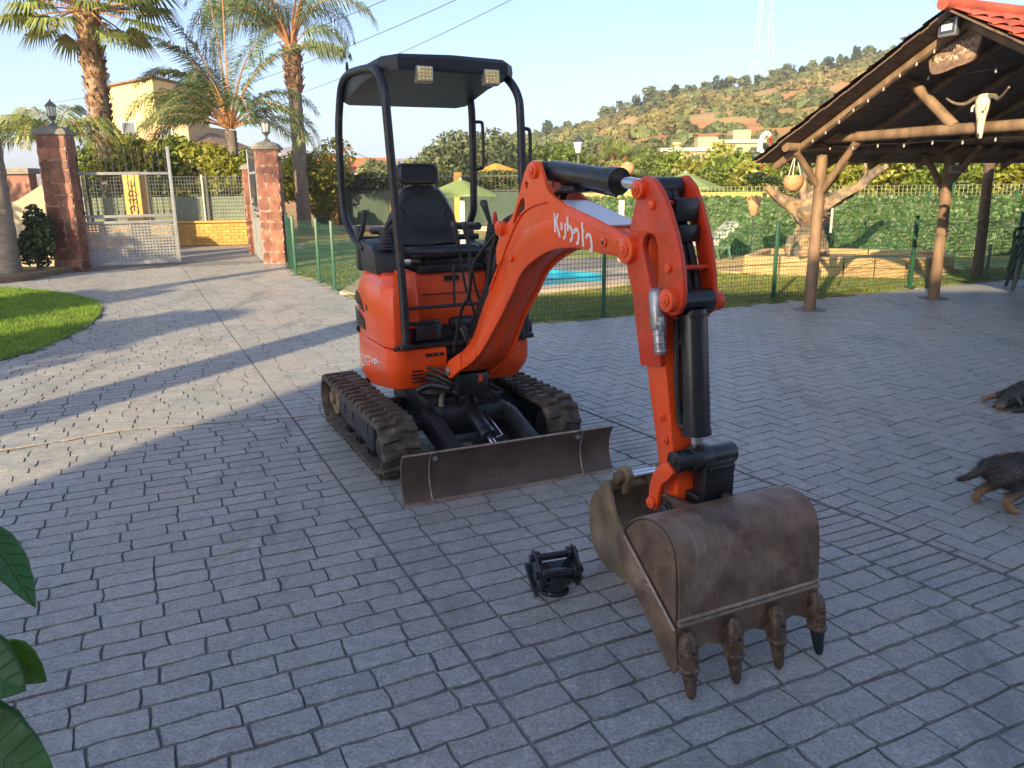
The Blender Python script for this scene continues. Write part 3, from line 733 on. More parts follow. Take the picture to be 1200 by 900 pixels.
# consoles and joysticks
b = MB(TU); b.prism([(-.42, 1.09), (.02, 1.09), (.0, 1.20), (-.06, 1.25), (-.30, 1.28), (-.42, 1.25)], -.44, -.27); b.box((-.36, -.43, 1.22), (.07, .04, .28))
P_(b, 'left_console', 'plastic', bevel=.012)
b = MB(TU); b.prism([(-.36, .80), (.10, .80), (.12, 1.10), (.04, 1.235), (-.30, 1.235), (-.36, 1.15)], .28, .42); P_(b, 'right_console', 'plastic', bevel=.014)
def joystick(x, y, z, lean=(0, 0), h=.24):
    b = MB(TU); pr = []
    for k in range(7):
        t = k/6; r = .052-.026*t; pr += [(r, t*.12), (r*.8, t*.12+.009)]
    b.lathe(pr, (x, y, z), 'z', 14); j = P_(b, 'joystick_bellows', 'plastic')
    b = MB(TU); a = Vector((x, y, z+.12)); e = Vector((x+lean[0], y+lean[1], z+h)); b.tube([a, a.lerp(e, .3), a.lerp(e, .6), e, e+Vector((0, 0, .012))], [.012, .016, .019, .026, .016], 10); P_(b, 'joystick_grip', 'plastic', j, smooth=60)
joystick(.0, .325, 1.235, (-.01, -.045), .265); joystick(-.02, -.36, 1.235, (.02, .05), .20)
b = MB(TU); b.tube([(-.30, -.44, 1.30), (-.20, -.45, 1.34), (-.17, -.44, 1.44)], .016, 8, smoothn=5); b.ball((-.17, -.44, 1.445), .02); P_(b, 'lock_lever', 'plastic')
b = MB(TU); b.tube([(-.33, -.35, 1.33), (-.10, -.34, 1.34)], .025, 10); b.box((-.12, -.33, 1.33), (.1, .06, .05)); P_(b, 'armrest', 'vinyl', bevel=.006)
b = MB(TU); b.tube([(-.33, .24, 1.34), (-.03, .25, 1.35)], .025, 10); P_(b, 'armrest', 'vinyl')
# travel levers
for y, xo in ((-.012, 0), (.052, 0)):
    b = MB(TU); b.tube([(.24, y+.115, .72), (.235, y+.11, .86), (.225, y+.06, 1.02), (.22, y+.01, 1.36)], .009, 8, smoothn=5); lv = P_(b, 'travel_lever', 'frame')
    b = MB(TU); b.tube([(.221, y+.015, 1.29), (.22, y+.005, 1.345), (.22, y, 1.375), (.22, y, 1.395)], [.010, .014, .024, .018], 10); P_(b, 'lever_knob', 'plastic', lv)
b = MB(TU); b.tube([(.16, .335, 1.20), (.20, .275, 1.31), (.21, .262, 1.38)], .007, 8, smoothn=4); lv = P_(b, 'blade_lever', 'chrome')
b = MB(TU); b.tube([(.21, .262, 1.365), (.212, .258, 1.40), (.213, .256, 1.445)], [.013, .017, .010], 10); P_(b, 'lever_knob', 'redknob', lv)
# pedals, front guard rails
b = MB(TU); b.tube([(.315, -.345, 1.235), (.315, .215, 1.225), (.22, .30, 1.22)], .011, 8); b.tube([(.315, -.355, .918), (.315, .20, .918)], .010, 8)
for y in (-.06, .04): b.tube([(.315, y, .915), (.315, y, 1.15+.06*(y > 0))], .008, 8)
P_(b, 'guard_rail', 'frame')
b = MB(TU); b.cyl((.27, -.06, .80), (.27, .20, .80), .042, 16); b.cyl((.27, -.075, .80), (.27, -.06, .80), .035, 14); b.tube([(.30, 0, .79), (.33, .05, .66), (.30, .10, .56)], .016, 8); b.beam((.30, -.02, .79), (.335, .035, .62), .014, .02)
P_(b, 'swing_cylinder', 'black', bevel=.003)
b = MB(TU); b.box((.285, -.22, .765), (.03, .16, .09)); b.box((.26, -.24, .82), (.05, .20, .03)); P_(b, 'foot_panel', 'black', bevel=.004)
b = MB(TU); b.box((.24, .335, .71), (.07, .09, .09)); P_(b, 'washer_tank', 'zinc', bevel=.01)
b = MB(TU); b.box((.25, .44, .73), (.07, .06, .12)); P_(b, 'post_foot', 'black', bevel=.006)
# swing bracket
b = MB(); b.cyl((.36, .0, .34), (.36, .0, .62), .060, 20); b.box((.30, 0, .40), (.16, .16, .14)); b.box((.40, .0, .47), (.16, .20, .13)); b.box((.28, 0, .56), (.14, .14, .06)); b.cyl((.435, -.12, .575), (.435, .12, .575), .036, 16)
b.box((.32, -.16, .46), (.12, .12, .05)); b.tube([(.33, -.30, .43), (.36, -.22, .46), (.42, -.12, .44)], .022, 8, smoothn=4)
P_(b, 'swing_bracket', 'black', bevel=.006)
for dz, y0 in ((0, -.28), (.035, -.26), (-.03, -.3)):
    b = MB(); b.tube([(.20, y0, .50+dz), (.32, -.20, .52+dz), (.42, -.10, .47+dz), (.38, .02, .42+dz)], .011, 8, smoothn=6); P_(b, 'hydraulic_hose', 'hose')
b = MB(); b.box((.475, .045, .50), (.012, .028, .045)); P_(b, 'bracket_tag', 'orange', bevel=.003)
# ---- canopy
def cyp(pts, name, r=.0245):
    b = MB(TU); b.tube(pts, r, 14, smoothn=8); return P_(b, name, 'frame', smooth=50)
yl, yr = -.405, .405
lp = [(.315, yl+.035, .69), (.31, yl+.035, .95), (.295, yl+.025, 1.3), (.28, yl+.01, 1.7), (.265, yl, 2.0), (.24, yl, 2.11), (.15, yl, 2.205), (.03, yl, 2.245), (-.2, yl-.012, 2.262), (-.42, yl-.02, 2.262), (-.53, yl-.035, 2.21), (-.585, yl-.045, 2.08), (-.605, yl-.055, 1.9), (-.615, yl-.055, 1.52), (-.575, yl-.05, 1.39), (-.43, yl-.04, 1.285), (-.25, yl-.02, 1.225)]
cyp(lp, 'canopy_post')
rp = [(.315, yr, .69), (.31, yr, .95), (.30, yr, 1.3), (.285, yr, 1.7), (.27, yr, 1.98), (.235, yr, 2.11), (.13, yr-.02, 2.215), (-.05, yr-.03, 2.262), (-.35, yr-.03, 2.245), (-.46, yr-.01, 2.19), (-.485, yr+.01, 2.08), (-.49, yr+.015, 1.9), (-.495, yr+.015, 1.5), (-.51, yr+.015, 1.42), (-.56, yr+.01, 1.33), (-.50, yr, 1.20)]
cyp(rp, 'canopy_post')
b = MB(TU); b.tube([(-.40, yl-.03, 1.272), (-.40, .0, 1.262), (-.40, yr, 1.262)], .02, 10); P_(b, 'canopy_crossbar', 'frame')
b = MB(TU)
b.box((.33, yl+.035, .70), (.07, .07, .03)); b.box((.33, yr, .70), (.07, .07, .03)); P_(b, 'post_base', 'frame', bevel=.004)
def roofring(ins, dz):
    P = [(.235, -.32), (.245, 0), (.235, .34), (.16, .405), (-.20, .410), (-.56, .405), (-.61, .35), (-.62, 0), (-.61, -.38), (-.56, -.425), (-.20, -.412), (.12, -.395)]
    o = []
    for x, y in P:
        cx = -.18; x2 = cx+(x-cx)*(1-ins); y2 = y*(1-ins)
        o.append((x2, y2, 2.30+dz-(.11 if dz < -.03 else .045)*max(0, (.1-x)/.7)**1.6-.010*(y/.4)**2))
    return o
b = MB(TU); b.loft([roofring(.0, -.075), roofring(-.008, -.05), roofring(0, -.01), roofring(.06, .012), roofring(.3, .022), roofring(.7, .026)]); 
rf = P_(b, 'canopy_roof', 'frame', bevel=0, smooth=30)
b = MB(TU); b.tube([(-.42, yl-.02, 2.285), (-.42, yl-.02, 2.31), (-.435, yl-.02, 2.335), (-.45, yl-.02, 2.31), (-.45, yl-.02, 2.285)], .006, 8, smoothn=4); P_(b, 'lifting_eye', 'frame')
for y in (-.173, .232):
    b = MB(TU); b.box((.235, y, 2.20), (.05, .098, .088)); wl = P_(b, 'work_light', 'zinc', bevel=.008)
    b = MB(TU); b.box((.262, y, 2.20), (.006, .084, .074)); 
    ln = P_(b, 'light_lens', 'lens', wl, bevel=.002)
    b = MB(TU)
    for i in range(4):
        for j in range(4): b.lathe([(.0095, 0), (.006, .005), (0.001, .006)], (.265, y-.030+i*.02, 2.174+j*.0185), 'x', 8)
    P_(b, 'led_bulbs', mat('led_glass', (.90, .74, .36), .1, var=.1, coat=1) if 'led_glass' not in MATS else MATS['led_glass'], wl)
for pts in ([(.275, yr+.01, 1.92), (.275, yr+.045, 1.92), (.275, yr+.06, 1.88), (.28, yr+.06, 1.60), (.30, yr+.055, 1.50), (.31, yr+.0, 1.47)], [(-.49, yr+.03, 2.01), (-.48, yr+.07, 2.01), (-.48, yr+.085, 1.98), (-.48, yr+.085, 1.74), (-.48, yr+.07, 1.71), (-.49, yr+.02, 1.70)]):
    b = MB(TU); b.tube(pts, .011, 8, smoothn=3); P_(b, 'grab_handle', 'frame')
# ---- boom
UP = [(0.434, 0.61), (0.706, 0.763), (0.873, 1.022), (1.083, 1.267), (1.183, 1.379), (1.278, 1.466), (1.384, 1.511), (1.509, 1.532), (1.626, 1.534), (1.694, 1.521), (2.028, 1.45), (2.118, 1.422), (2.174, 1.406)]
LO = [(0.524, 0.558), (0.787, 0.707), (0.988, 0.914), (1.167, 1.092), (1.273, 1.205), (1.425, 1.285), (1.604, 1.34), (1.803, 1.36), (1.945, 1.353), (2.121, 1.346), (2.173, 1.35)]
UPs = [tuple(p) for p in [(v.x, v.y) for v in catmull([Vector((a, b_, 0)) for a, b_ in UP], 4)]]
LOs = [tuple(p) for p in [(v.x, v.y) for v in catmull([Vector((a, b_, 0)) for a, b_ in LO], 4)]]
NS = 44; Us = resample(UPs, NS); Ls = resample(LOs, NS)
def hw_(t): return .135 if t < .02 else max(.078, .135-.057*min(1, t/.32)) if t < .9 else .078-.006*(t-.9)/.1
def boomband(w0, w1, e, name, m):
    rings = []
    for i, (u, l) in enumerate(zip(Us, Ls)):
        t = i/(NS-1); h = hw_(t); u = Vector((u[0], 0, u[1])); l = Vector((l[0], 0, l[1])); d = (u-l).normalized()*e
        u = u+d; l = l-d; a, c = w0(h), w1(h)
        rings.append([(u.x, a, u.z), (u.x, c, u.z), (l.x, c, l.z), (l.x, a, l.z)])
    b = MB(); b.loft(rings); return P_(b, name, m, bevel=.0015, bseg=1, smooth=50)
bm_ = boomband(lambda h: -h+.01, lambda h: h-.01, -.004, 'boom', 'orange')
for sg in (-1, 1): boomband(lambda h: sg*h, lambda h: sg*(h-.011), .006, 'boom_side_plate', 'orange')
# foot lugs and pin
for sg in (-1, 1):
    b = MB(); b.prism([(.395, .545), (.41, .52), (.44, .510), (.475, .52), (.62, .60), (.60, .69), (.44, .615), (.40, .58)], sg*.115, sg*.138); P_(b, 'boom_foot_lug', 'orange', bevel=.004)
    b = MB(); b.cyl((.437, sg*.138, .555), (.437, sg*.150, .555), .028, 18); b.cyl((.437, sg*.150, .555), (.437, sg*.156, .555), .013, 12); P_(b, 'foot_pin', 'zinc', bevel=.002)
# gusset plates with cut-outs
GU = [(1.072, 1.266), (1.012, 1.285), (1.030, 1.335), (1.055, 1.369), (1.205, 1.476), (1.281, 1.593), (1.322, 1.66), (1.355, 1.695), (1.41, 1.712), (1.462, 1.702), (1.492, 1.66), (1.52, 1.615), (1.549, 1.580), (1.60, 1.556), (1.70, 1.524), (1.68, 1.48), (1.5, 1.45), (1.27, 1.40)]
GU = [(1.0, 1.215), (1.0, 1.30)]+GU[3:]+[(1.12, 1.27)]
slot = [(1.20, 1.375), (1.215, 1.395), (1.285, 1.455), (1.315, 1.475), (1.325, 1.515), (1.315, 1.535), (1.285, 1.53), (1.235, 1.475), (1.20, 1.42)]
slot = [(x+.0, z+.012) for x, z in slot]
for sg in (-1, 1):
    b = MB(); b.prism(GU, sg*.079, sg*.061, holes=[slot, circ(1.342, 1.605, .017, 10)]); P_(b, 'gusset_plate', 'orange_d' if sg > 0 else 'orange', bevel=.0015, bseg=1)
    b = MB(); b.cyl((1.425, sg*.06, 1.667), (1.425, sg*.094, 1.667), .036, 20); b.cyl((1.425, sg*.094, 1.667), (1.425, sg*.102, 1.667), .018, 12); P_(b, 'pin_boss', 'orange', bevel=.004)
b = MB(); b.tube([(Us[i][0], -.082, Us[i][1]-.002) for i in range(14, 31)], .007, 8); b.tube([(Us[i][0], .082, Us[i][1]-.002) for i in range(14, 31)], .007, 8); P_(b, 'boom_rib', 'orange')
for x, z, r in ((1.075, 1.400, .036), (1.185, 1.262, .016), (2.007, 1.388, .020), (2.127, 1.394, .026)):
    b = MB()
    if r < .03 and x > 2: 
        b.cyl((x, -.076, z), (x, -.084, z), r, 18); o = P_(b, 'pin_boss', 'orange', bevel=.002)
        b = MB(); b.cyl((x, -.084, z), (x, -.0855, z), r*.45, 12); P_(b, 'grease_point', 'black', o)
    elif r > .03:
        b.cyl((x, -.062, z), (x, -.105, z), r, 20); b.cyl((x, -.1, z), (x, -.112, z), r*.55, 14); P_(b, 'pin_boss', 'orange', bevel=.004)
    else:
        b.cyl((x, -.078, z), (x, -.092, z), r, 14); b.cyl((x-.035, -.078, z+.005), (x-.035, -.088, z+.005), r*.5, 10); P_(b, 'boom_bolt', 'orange', bevel=.002)
b = MB(); b.cyl((1.06, -.062, 1.40), (1.06, .08, 1.40), .025, 14); P_(b, 'cylinder_pin', 'black')
b = MB(); i0, i1 = 31, 41; b.loft([[(Us[i][0]+.004, -.068, Us[i][1]+.007), (Us[i][0]+.004, .068, Us[i][1]+.007), (Us[i][0], .068, Us[i][1]-.001), (Us[i][0], -.068, Us[i][1]-.001)] for i in range(i0, i1)]); P_(b, 'boom_top_panel', 'sticker', bevel=.001, bseg=1)
# maker's lettering on the boom
KB = [[(.03, 1.02), (0, .0)], [(.30, 1.02), (.14, .66), (.13, .52), (.34, -.16)],
      [(.50, .66), (.49, .26)], [(.76, .70), (.75, .22), (.70, -.02), (.58, -.14)],
      [(.95, 1.08), (.94, .34)], [(.97, .60), (1.12, .60), (1.22, .44), (1.22, .16), (1.14, -.04), (1.04, -.12)],
      [(1.36, .34), (1.40, .52), (1.52, .62), (1.64, .50), (1.66, .22), (1.58, -.04), (1.48, -.12)],
      [(1.94, 1.08), (1.93, -.12)], [(1.97, .66), (2.05, .66)],
      [(2.17, .34), (2.21, .52), (2.33, .60), (2.45, .48), (2.48, -.14), (2.34, -.12)]]
b = MB(); strokes(b, KB, (1.618, 1.408), (.122, -.0185), (-.010, .080), .0130, .0018, -.0790); P_(b, 'maker_lettering', 'white', smooth=0, kind='stuff')
# boom tip knuckle
b = MB(); b.cyl((2.185, -.074, 1.375), (2.185, .074, 1.375), .046, 20); P_(b, 'boom_tip_boss', 'orange', bevel=.005)
# boom lift cylinder under the boom
b = MB(); b.cyl((.52, 0, .775), (.98, 0, 1.315), .045, 20); b.cyl((.94, 0, 1.27), (.99, 0, 1.33), .052, 20); lc = P_(b, 'boom_cylinder', 'black', bevel=.003)
b = MB(); b.cyl((.36, 0, .62), (.55, 0, .81), .022, 14); P_(b, 'cylinder_rod', 'chrome', lc)
for yy in (-.06, .06):
    b = MB(); b.tube([(.86, yy, 1.10), (.95, yy*1.3, 1.28), (1.05, yy*1.1, 1.42), (1.2, yy*.5, 1.48)], .012, 8, smoothn=5); P_(b, 'hydraulic_hose', 'hose')
b = MB(); b.tube([(.43, -.10, .66), (.58, -.105, .93), (.70, -.11, 1.02), (.78, -.11, 1.20), (.95, -.09, 1.33), (1.05, -.07, 1.40)], .010, 8, smoothn=6); P_(b, 'hydraulic_hose', 'hose')
# arm cylinder on top
ca, cb = Vector((1.425, 0, 1.667)), Vector((2.265, 0, 1.592)); d = (cb-ca).normalized()
b = MB(); b.tube([ca+d*.00, ca+d*.03, ca+d*.032, ca+d*.50, ca+d*.502, ca+d*.565], [.030, .036, .046, .046, .053, .053], 22); b.cyl(ca+Vector((0, -.05, 0)), ca+Vector((0, .05, 0)), .04, 16); ac = P_(b, 'arm_cylinder', 'black', smooth=30)
b = MB(); b.cyl(ca+d*.56, cb, .0225, 18); P_(b, 'cylinder_rod', 'chrome', ac)
b = MB(); b.cyl(cb+Vector((0, -.066, 0)), cb+Vector((0, .066, 0)), .040, 18); P_(b, 'rod_eye', 'black', ac)
b = MB(); b.tube([ca+d*.30+Vector((0, .02, -.05)), ca+d*.15+Vector((0, .0, -.075)), ca+d*.10+Vector((0, 0, -.12)), ca+d*.0+Vector((0, 0, -.14))], .015, 8, smoothn=5); b.tube([ca+d*.28+Vector((0, -.03, -.055)), ca+d*.12+Vector((0, -.03, -.085)), ca+d*.04+Vector((0, -.02, -.15))], .012, 8, smoothn=5); b.box(ca+d*.20+Vector((0, 0, -.06)), (.10, .06, .02)); b.tube([ca+d*.5+Vector((0, .03, -.058)), ca+d*.05+Vector((0, .03, -.05))], .009, 8); P_(b, 'hydraulic_hose', 'hose')
# ---- arm (dipper)
AL = [(2.254, 1.610), (2.272, 1.632), (2.300, 1.636), (2.345, 1.622), (2.389, 1.585), (2.436, 1.520), (2.475, 1.450), (2.505, 1.380), (2.522, 1.320), (2.530, 1.262), (2.528, 1.215), (2.505, 1.180), (2.472, 1.168), (2.44, 1.172), (2.418, 1.150), (2.398, 1.120), (2.42, .98),
      (2.30, .96), (2.262, 1.10), (2.236, 1.21), (2.196, 1.30), (2.180, 1.382), (2.205, 1.45), (2.232, 1.53)]
SL = [(2.286, 1.390), (2.293, 1.422), (2.312, 1.438), (2.338, 1.441), (2.362, 1.430), (2.379, 1.396), (2.389, 1.309), (2.388, 1.235), (2.368, 1.225), (2.340, 1.265), (2.310, 1.335)]
b = MB(); b.prism(AL, -.094, -.074, holes=[SL]); P_(b, 'arm_side_plate', 'orange_d', bevel=.003)
AR = [(2.254, 1.610), (2.272, 1.632), (2.300, 1.636), (2.345, 1.606), (2.385, 1.53), (2.43, 1.42), (2.452, 1.33), (2.458, 1.25), (2.462, 1.20), (2.455, 1.165), (2.42, 1.150), (2.385, 1.165), (2.378, 1.21), (2.372, 1.33), (2.345, 1.43), (2.30, 1.53)]
AR = [(2.24, 1.60), (2.262, 1.632), (2.30, 1.636), (2.35, 1.60), (2.395, 1.53), (2.45, 1.41), (2.478, 1.30), (2.49, 1.215), (2.485, 1.18), (2.455, 1.160), (2.42, 1.175), (2.405, 1.21), (2.40, 1.30), (2.37, 1.40), (2.32, 1.50), (2.25, 1.56)]
b = MB(); b.prism(AR, .092, .074); P_(b, 'arm_side_plate', 'orange_d', bevel=.003)
# box section: inner core of the arm, tapered to the tip
def armbox(z, xa, xb, ha): return [(xa, -ha, z), (xb, -ha, z), (xb, ha, z), (xa, ha, z)]
b = MB(); b.loft([armbox(1.52, 2.24, 2.30, .03), armbox(1.44, 2.21, 2.285, .06), armbox(1.32, 2.21, 2.30, .072), armbox(1.22, 2.245, 2.345, .073), armbox(1.10, 2.275, 2.395, .0735), armbox(1.0, 2.295, 2.415, .072), armbox(.80, 2.345, 2.455, .068), armbox(.60, 2.395, 2.49, .064), armbox(.52, 2.41, 2.47, .06)]); am = P_(b, 'arm', 'orange', bevel=.003)
b = MB(); b.loft([[(2.395, -.075, 1.15), (2.43, -.075, 1.15), (2.43, -.0945, 1.15), (2.395, -.0945, 1.15)], [(2.34, -.075, 1.08), (2.43, -.075, 1.08), (2.43, -.0935, 1.08), (2.34, -.0935, 1.08)], [(2.37, -.075, 1.0), (2.41, -.075, 1.0), (2.41, -.088, 1.0), (2.37, -.088, 1.0)]]); P_(b, 'reinforcing_plate', 'orange', am, bevel=.003)
for (x, z, r, l) in ((2.475, 1.225, .040, .03), (2.272, 1.590, .034, .022), (2.205, 1.375, .050, .022), (2.345, 1.538, .016, .012), (2.450, 1.330, .015, .012)):
    b = MB(); b.cyl((x, -.09, z), (x, -.094-l, z), r, 20)
    if r > .03: b.cyl((x, -.094-l, z), (x, -.10-l, z), r*.55, 14); b.cyl((x, -.10-l, z), (x, -.105-l, z), r*.28, 10)
    P_(b, 'pin_boss', 'orange', bevel=.003)
b = MB(); b.cyl((2.455, .085, 1.205), (2.455, .125, 1.205), .034, 18); b.cyl((2.455, .12, 1.205), (2.455, .135, 1.205), .02, 12); b.cyl((2.272, .09, 1.59), (2.272, .11, 1.59), .034, 18); P_(b, 'pin_boss', 'orange_d', bevel=.003)
for x, z in ((2.37, 1.545), (2.452, 1.330)):
    b = MB(); b.cyl((x, -.08, z), (x-.01, .085, z-.005), .009, 10); P_(b, 'tie_rod', 'orange_d')
for x, z in ((2.402, .79), (2.425, .71)):
    b = MB(); b.cyl((x+.01, -.066, z), (x+.01, -.078, z), .017, 14); b.cyl((x+.01, -.078, z), (x+.01, -.084, z), .010, 10); P_(b, 'arm_bolt', 'orange', bevel=.002)
# dark hoses between plates
for k, (yy, r) in enumerate(((-.02, .016), (.025, .018), (.0, .012))):
    b = MB(); b.tube([(2.30, yy, 1.58), (2.34, yy, 1.50), (2.38, yy+.01, 1.40), (2.42-.01*k, yy+.02, 1.30), (2.44, yy+.02, 1.20)], r, 8, smoothn=5); P_(b, 'hydraulic_hose', 'hose')
b = MB(); b.box((2.36, .02, 1.52), (.06, .10, .08)); b.box((2.385, .02, 1.44), (.04, .09, .06)); P_(b, 'valve_block', 'black', bevel=.006)
# breaker pipe fitting
b = MB(); b.cyl((2.41, -.115, 1.235), (2.435, -.118, 1.12), .028, 16); b.ball((2.41, -.115, 1.235), .028, 12, 8); b.cyl((2.41, -.115, 1.235), (2.44, -.08, 1.235), .018, 12); b.cyl((2.435, -.12, 1.13), (2.47, -.135, 1.145), .014, 8); b.box((2.47, -.135, 1.145), (.02, .012, .05)); b.cyl((2.435, -.118, 1.12), (2.452, -.12, 1.035), .021, 14)
for k in range(3): z = 1.105-.028*k; b.cyl((2.437+.006*k, -.118, z), (2.439+.006*k, -.118, z-.008), .024, 14)
P_(b, 'hydraulic_coupling', 'zinc', bevel=.002)
# bucket cylinder
ca, cb = Vector((2.465, 0, 1.215)), Vector((2.53, 0, .655)); d = (cb-ca).normalized()
b = MB(); b.tube([ca+d*.03, ca+d*.05, ca+d*.45, ca+d*.452, ca+d*.475], [.046, .050, .050, .053, .053], 22); b.cyl(ca+Vector((0, -.068, 0)), ca+Vector((0, .070, 0)), .040, 18); b.cyl(ca+d*.045, ca+d*.055, .056, 22); bc2 = P_(b, 'bucket_cylinder', 'black', smooth=30)
b = MB(); b.cyl(ca+d*.47, ca+d*.51, .023, 18); P_(b, 'cylinder_rod', 'chrome', bc2)
b = MB(); b.cyl(ca+d*.505, ca+d*.53, .028, 14); b.cyl(cb+Vector((-.01, -.095, .0)), cb+Vector((-.01, .165, 0)), .040, 20); b.cyl(cb+Vector((-.01, -.03, 0)), cb+Vector((-.01, .05, 0)), .048, 20); b.cyl(cb+Vector((-.01, -.10, 0)), cb+Vector((-.01, -.095, 0)), .016, 12); P_(b, 'link_pin_tube', 'black', bevel=.004)
b = MB(); b.tube([(2.44, -.048, 1.15), (2.462, -.055, 1.0), (2.475, -.052, .85), (2.485, -.045, .775)], .011, 8, smoothn=5); b.box((2.47, -.03, 1.075), (.03, .05, .02)); b.cyl((2.485, -.05, .775), (2.52, -.03, .77), .010, 8); P_(b, 'hydraulic_hose', 'hose')
# orange rocker link, black link
LK = [(2.500, .650), (2.455, .625), (2.420, .585), (2.400, .53), (2.398, .475), (2.415, .448), (2.440, .446), (2.452, .475), (2.455, .51), (2.475, .56), (2.51, .59), (2.535, .62)]
for sg in (-1, 1):
    b = MB(); b.prism(LK, sg*.100-.010, sg*.100+.010); P_(b, 'rocker_link', 'orange', bevel=.003)
    b = MB(); b.cyl((2.425, sg*.112, .472), (2.425, sg*.124, .472), .022, 16); b.cyl((2.425, sg*.12, .472), (2.425, sg*.128, .472), .010, 10); P_(b, 'link_pin', 'orange', bevel=.002)
b = MB(); b.prism([(2.43, .64), (2.49, .60), (2.50, .50), (2.47, .43), (2.43, .43), (2.415, .5)], -.055, .055); P_(b, 'arm_tip', 'orange', bevel=.004)
b = MB(); b.box((2.535, .075, .55), (.07, .13, .20)); b.box((2.50, .06, .48), (.14, .16, .10)); b.box((2.575, .075, .625), (.02, .11, .02)); P_(b, 'bucket_link', 'black', bevel=.004)
# ---- bucket (front, attached)
YB = .300
BK = [(2.523, .430), (2.560, .475), (2.600, .507), (2.640, .527), (2.690, .538), (2.740, .535), (2.785, .515), (2.815, .470), (2.828, .40), (2.834, .32), (2.838, .255)]
CE = [(2.838, .255), (2.848, .15)]          # cutting plate down to its edge
BKs = [(v.x, v.y) for v in catmull([Vector((a, c, 0)) for a, c in BK], 3)]
def shellstrip(path, y0, y1, th):
    b = MB(); rings = []
    for y in (y0, y1):
        out = []; inn = []
        for i, p in enumerate(path):
            a = Vector(path[max(i-1, 0)]); c = Vector(path[min(i+1, len(path)-1)]); t = (c-a).normalized(); n_ = Vector((-t.y, t.x))
            out.append((p[0]+n_.x*th, y, p[1]+n_.y*th)); inn.append((p[0], y, p[1]))
        rings.append(out+inn[::-1])
    b.loft(rings); return b
BKT = P_(shellstrip(BKs, -YB, YB, .010), 'bucket', 'rust', bevel=.0015, bseg=1)
side = [(2.523, .430)]+BKs[1:]+[(2.848, .15), (2.835, .095), (2.80, .10), (2.71, .19), (2.61, .29), (2.55, .37)]
for sg in (-1, 1):
    b = MB(); b.prism(side, sg*YB, sg*(YB-.012)); P_(b, 'bucket_side', 'rust', BKT, bevel=.001, bseg=1)
    b = MB(); b.prism([(2.505, .435), (2.53, .445), (2.845, .215), (2.862, .10), (2.845, .07), (2.81, .085), (2.60, .265), (2.53, .35), (2.49, .40)], sg*(YB+.0005), sg*(YB+.011)); P_(b, 'side_cutter', 'rust', BKT, bevel=.003)
    b = MB(); b.tube([(2.545, sg*(YB+.011), .43), (2.70, sg*(YB+.011), .325), (2.842, sg*(YB+.010), .225)], .005, 6); P_(b, 'weld_seam', 'weld', BKT)
    b = MB(); b.tube([(p[0]+.0, sg*(YB+.002), p[1]+.004) for p in BKs], .004, 6); P_(b, 'weld_seam', 'rust_d', BKT)
# cutting plate with scalloped edge
ty = [-.276, -.092, .094, .278]
edge = []
N_ = 60
for i in range(N_+1):
    y = -YB+2*YB*i/N_; dmin = min(abs(y-t) for t in ty); q = min(1, max(0, (dmin-.028)/.06)); edge.append((y, .125+.028*q**.7))
poly = [(-YB, .262)]+edge+[(YB, .262)]
b = MB(); rings = [[(2.840+(.262-z)*.11, y, z) for y, z in poly], [(2.822+(.262-z)*.11, y, z) for y, z in poly]]
n = len(poly); b.add(rings[0]+rings[1], [])
tri = geometry.tessellate_polygon([[Vector((y, z, 0)) for y, z in poly]])
b.f += [tuple(t) for t in tri]+[tuple(i+n for i in t[::-1]) for t in tri]+[(i, (i+1) % n, (i+1) % n+n, i+n) for i in range(n)]
P_(b, 'cutting_plate', 'rust', BKT, bevel=.001, bseg=1)
b = MB(); b.tube([(2.845, -YB, .258), (2.845, YB, .258)], .008, 8); b.beam((2.849, -YB, .244), (2.849, YB, .244), .012, .010); P_(b, 'weld_seam', 'weld', BKT)
for i, y in enumerate(ty):
    ang = .10; x0 = 2.862
    b = MB()
    rings = []
    for (z, hw, d0, d1) in ((.225, .010, -.004, .012), (.212, .023, -.010, .022), (.175, .028, -.018, .030), (.135, .029, -.024, .029), (.108, .027, -.024, .026), (.101, .031, -.027, .030), (.090, .027, -.022, .026)):
        dx = (.2-z)*.19+.0; rings.append([(x0+dx+d0, y-hw, z), (x0+dx+d1*.6, y-hw, z), (x0+dx+d1, y-hw*.4, z), (x0+dx+d1, y+hw*.4, z), (x0+dx+d1*.6, y+hw, z), (x0+dx+d0, y+hw, z)])
    b.loft(rings); ad = P_(b, 'tooth_adapter', 'rust_t', BKT, bevel=.002, bseg=1)
    b = MB(); rings = []
    for (z, hw, d0, d1) in ((.094, .023, -.017, .021), (.066, .020, -.014, .018), (.035, .0175, -.011, .015), (.014, .015, -.008, .012), (.003, .009, -.004, .007)):
        dx = (.2-z)*.19; rings.append([(x0+dx+d0, y-hw, z), (x0+dx+d1*.6, y-hw, z), (x0+dx+d1, y-hw*.4, z), (x0+dx+d1, y+hw*.4, z), (x0+dx+d1*.6, y+hw, z), (x0+dx+d0, y+hw, z)])
    b.loft(rings); P_(b, 'bucket_tooth', 'rust_t' if i < 3 else 'black', BKT, bevel=.002, bseg=1, label='dark polished tooth at the end of the row' if i == 3 else None)
    b = MB(); b.cyl((x0+.02, y, .165), (x0+.040, y, .163), .006, 8); P_(b, 'tooth_pin', 'black', ad)
# bucket ears
for y in (-.075, .10):
    b = MB(); b.prism([(2.42, .45), (2.44, .50), (2.50, .515), (2.60, .525), (2.66, .54), (2.58, .44), (2.52, .40), (2.44, .41)], y-.012, y+.012); P_(b, 'bucket_ear', 'rust_d', BKT, bevel=.003)
b = MB(); b.cyl((2.49, -.10, .465), (2.49, .13, .465), .030, 14); b.cyl((2.49, -.112, .465), (2.49, -.10, .465), .022, 12); P_(b, 'bucket_pin', 'black', BKT, bevel=.003)
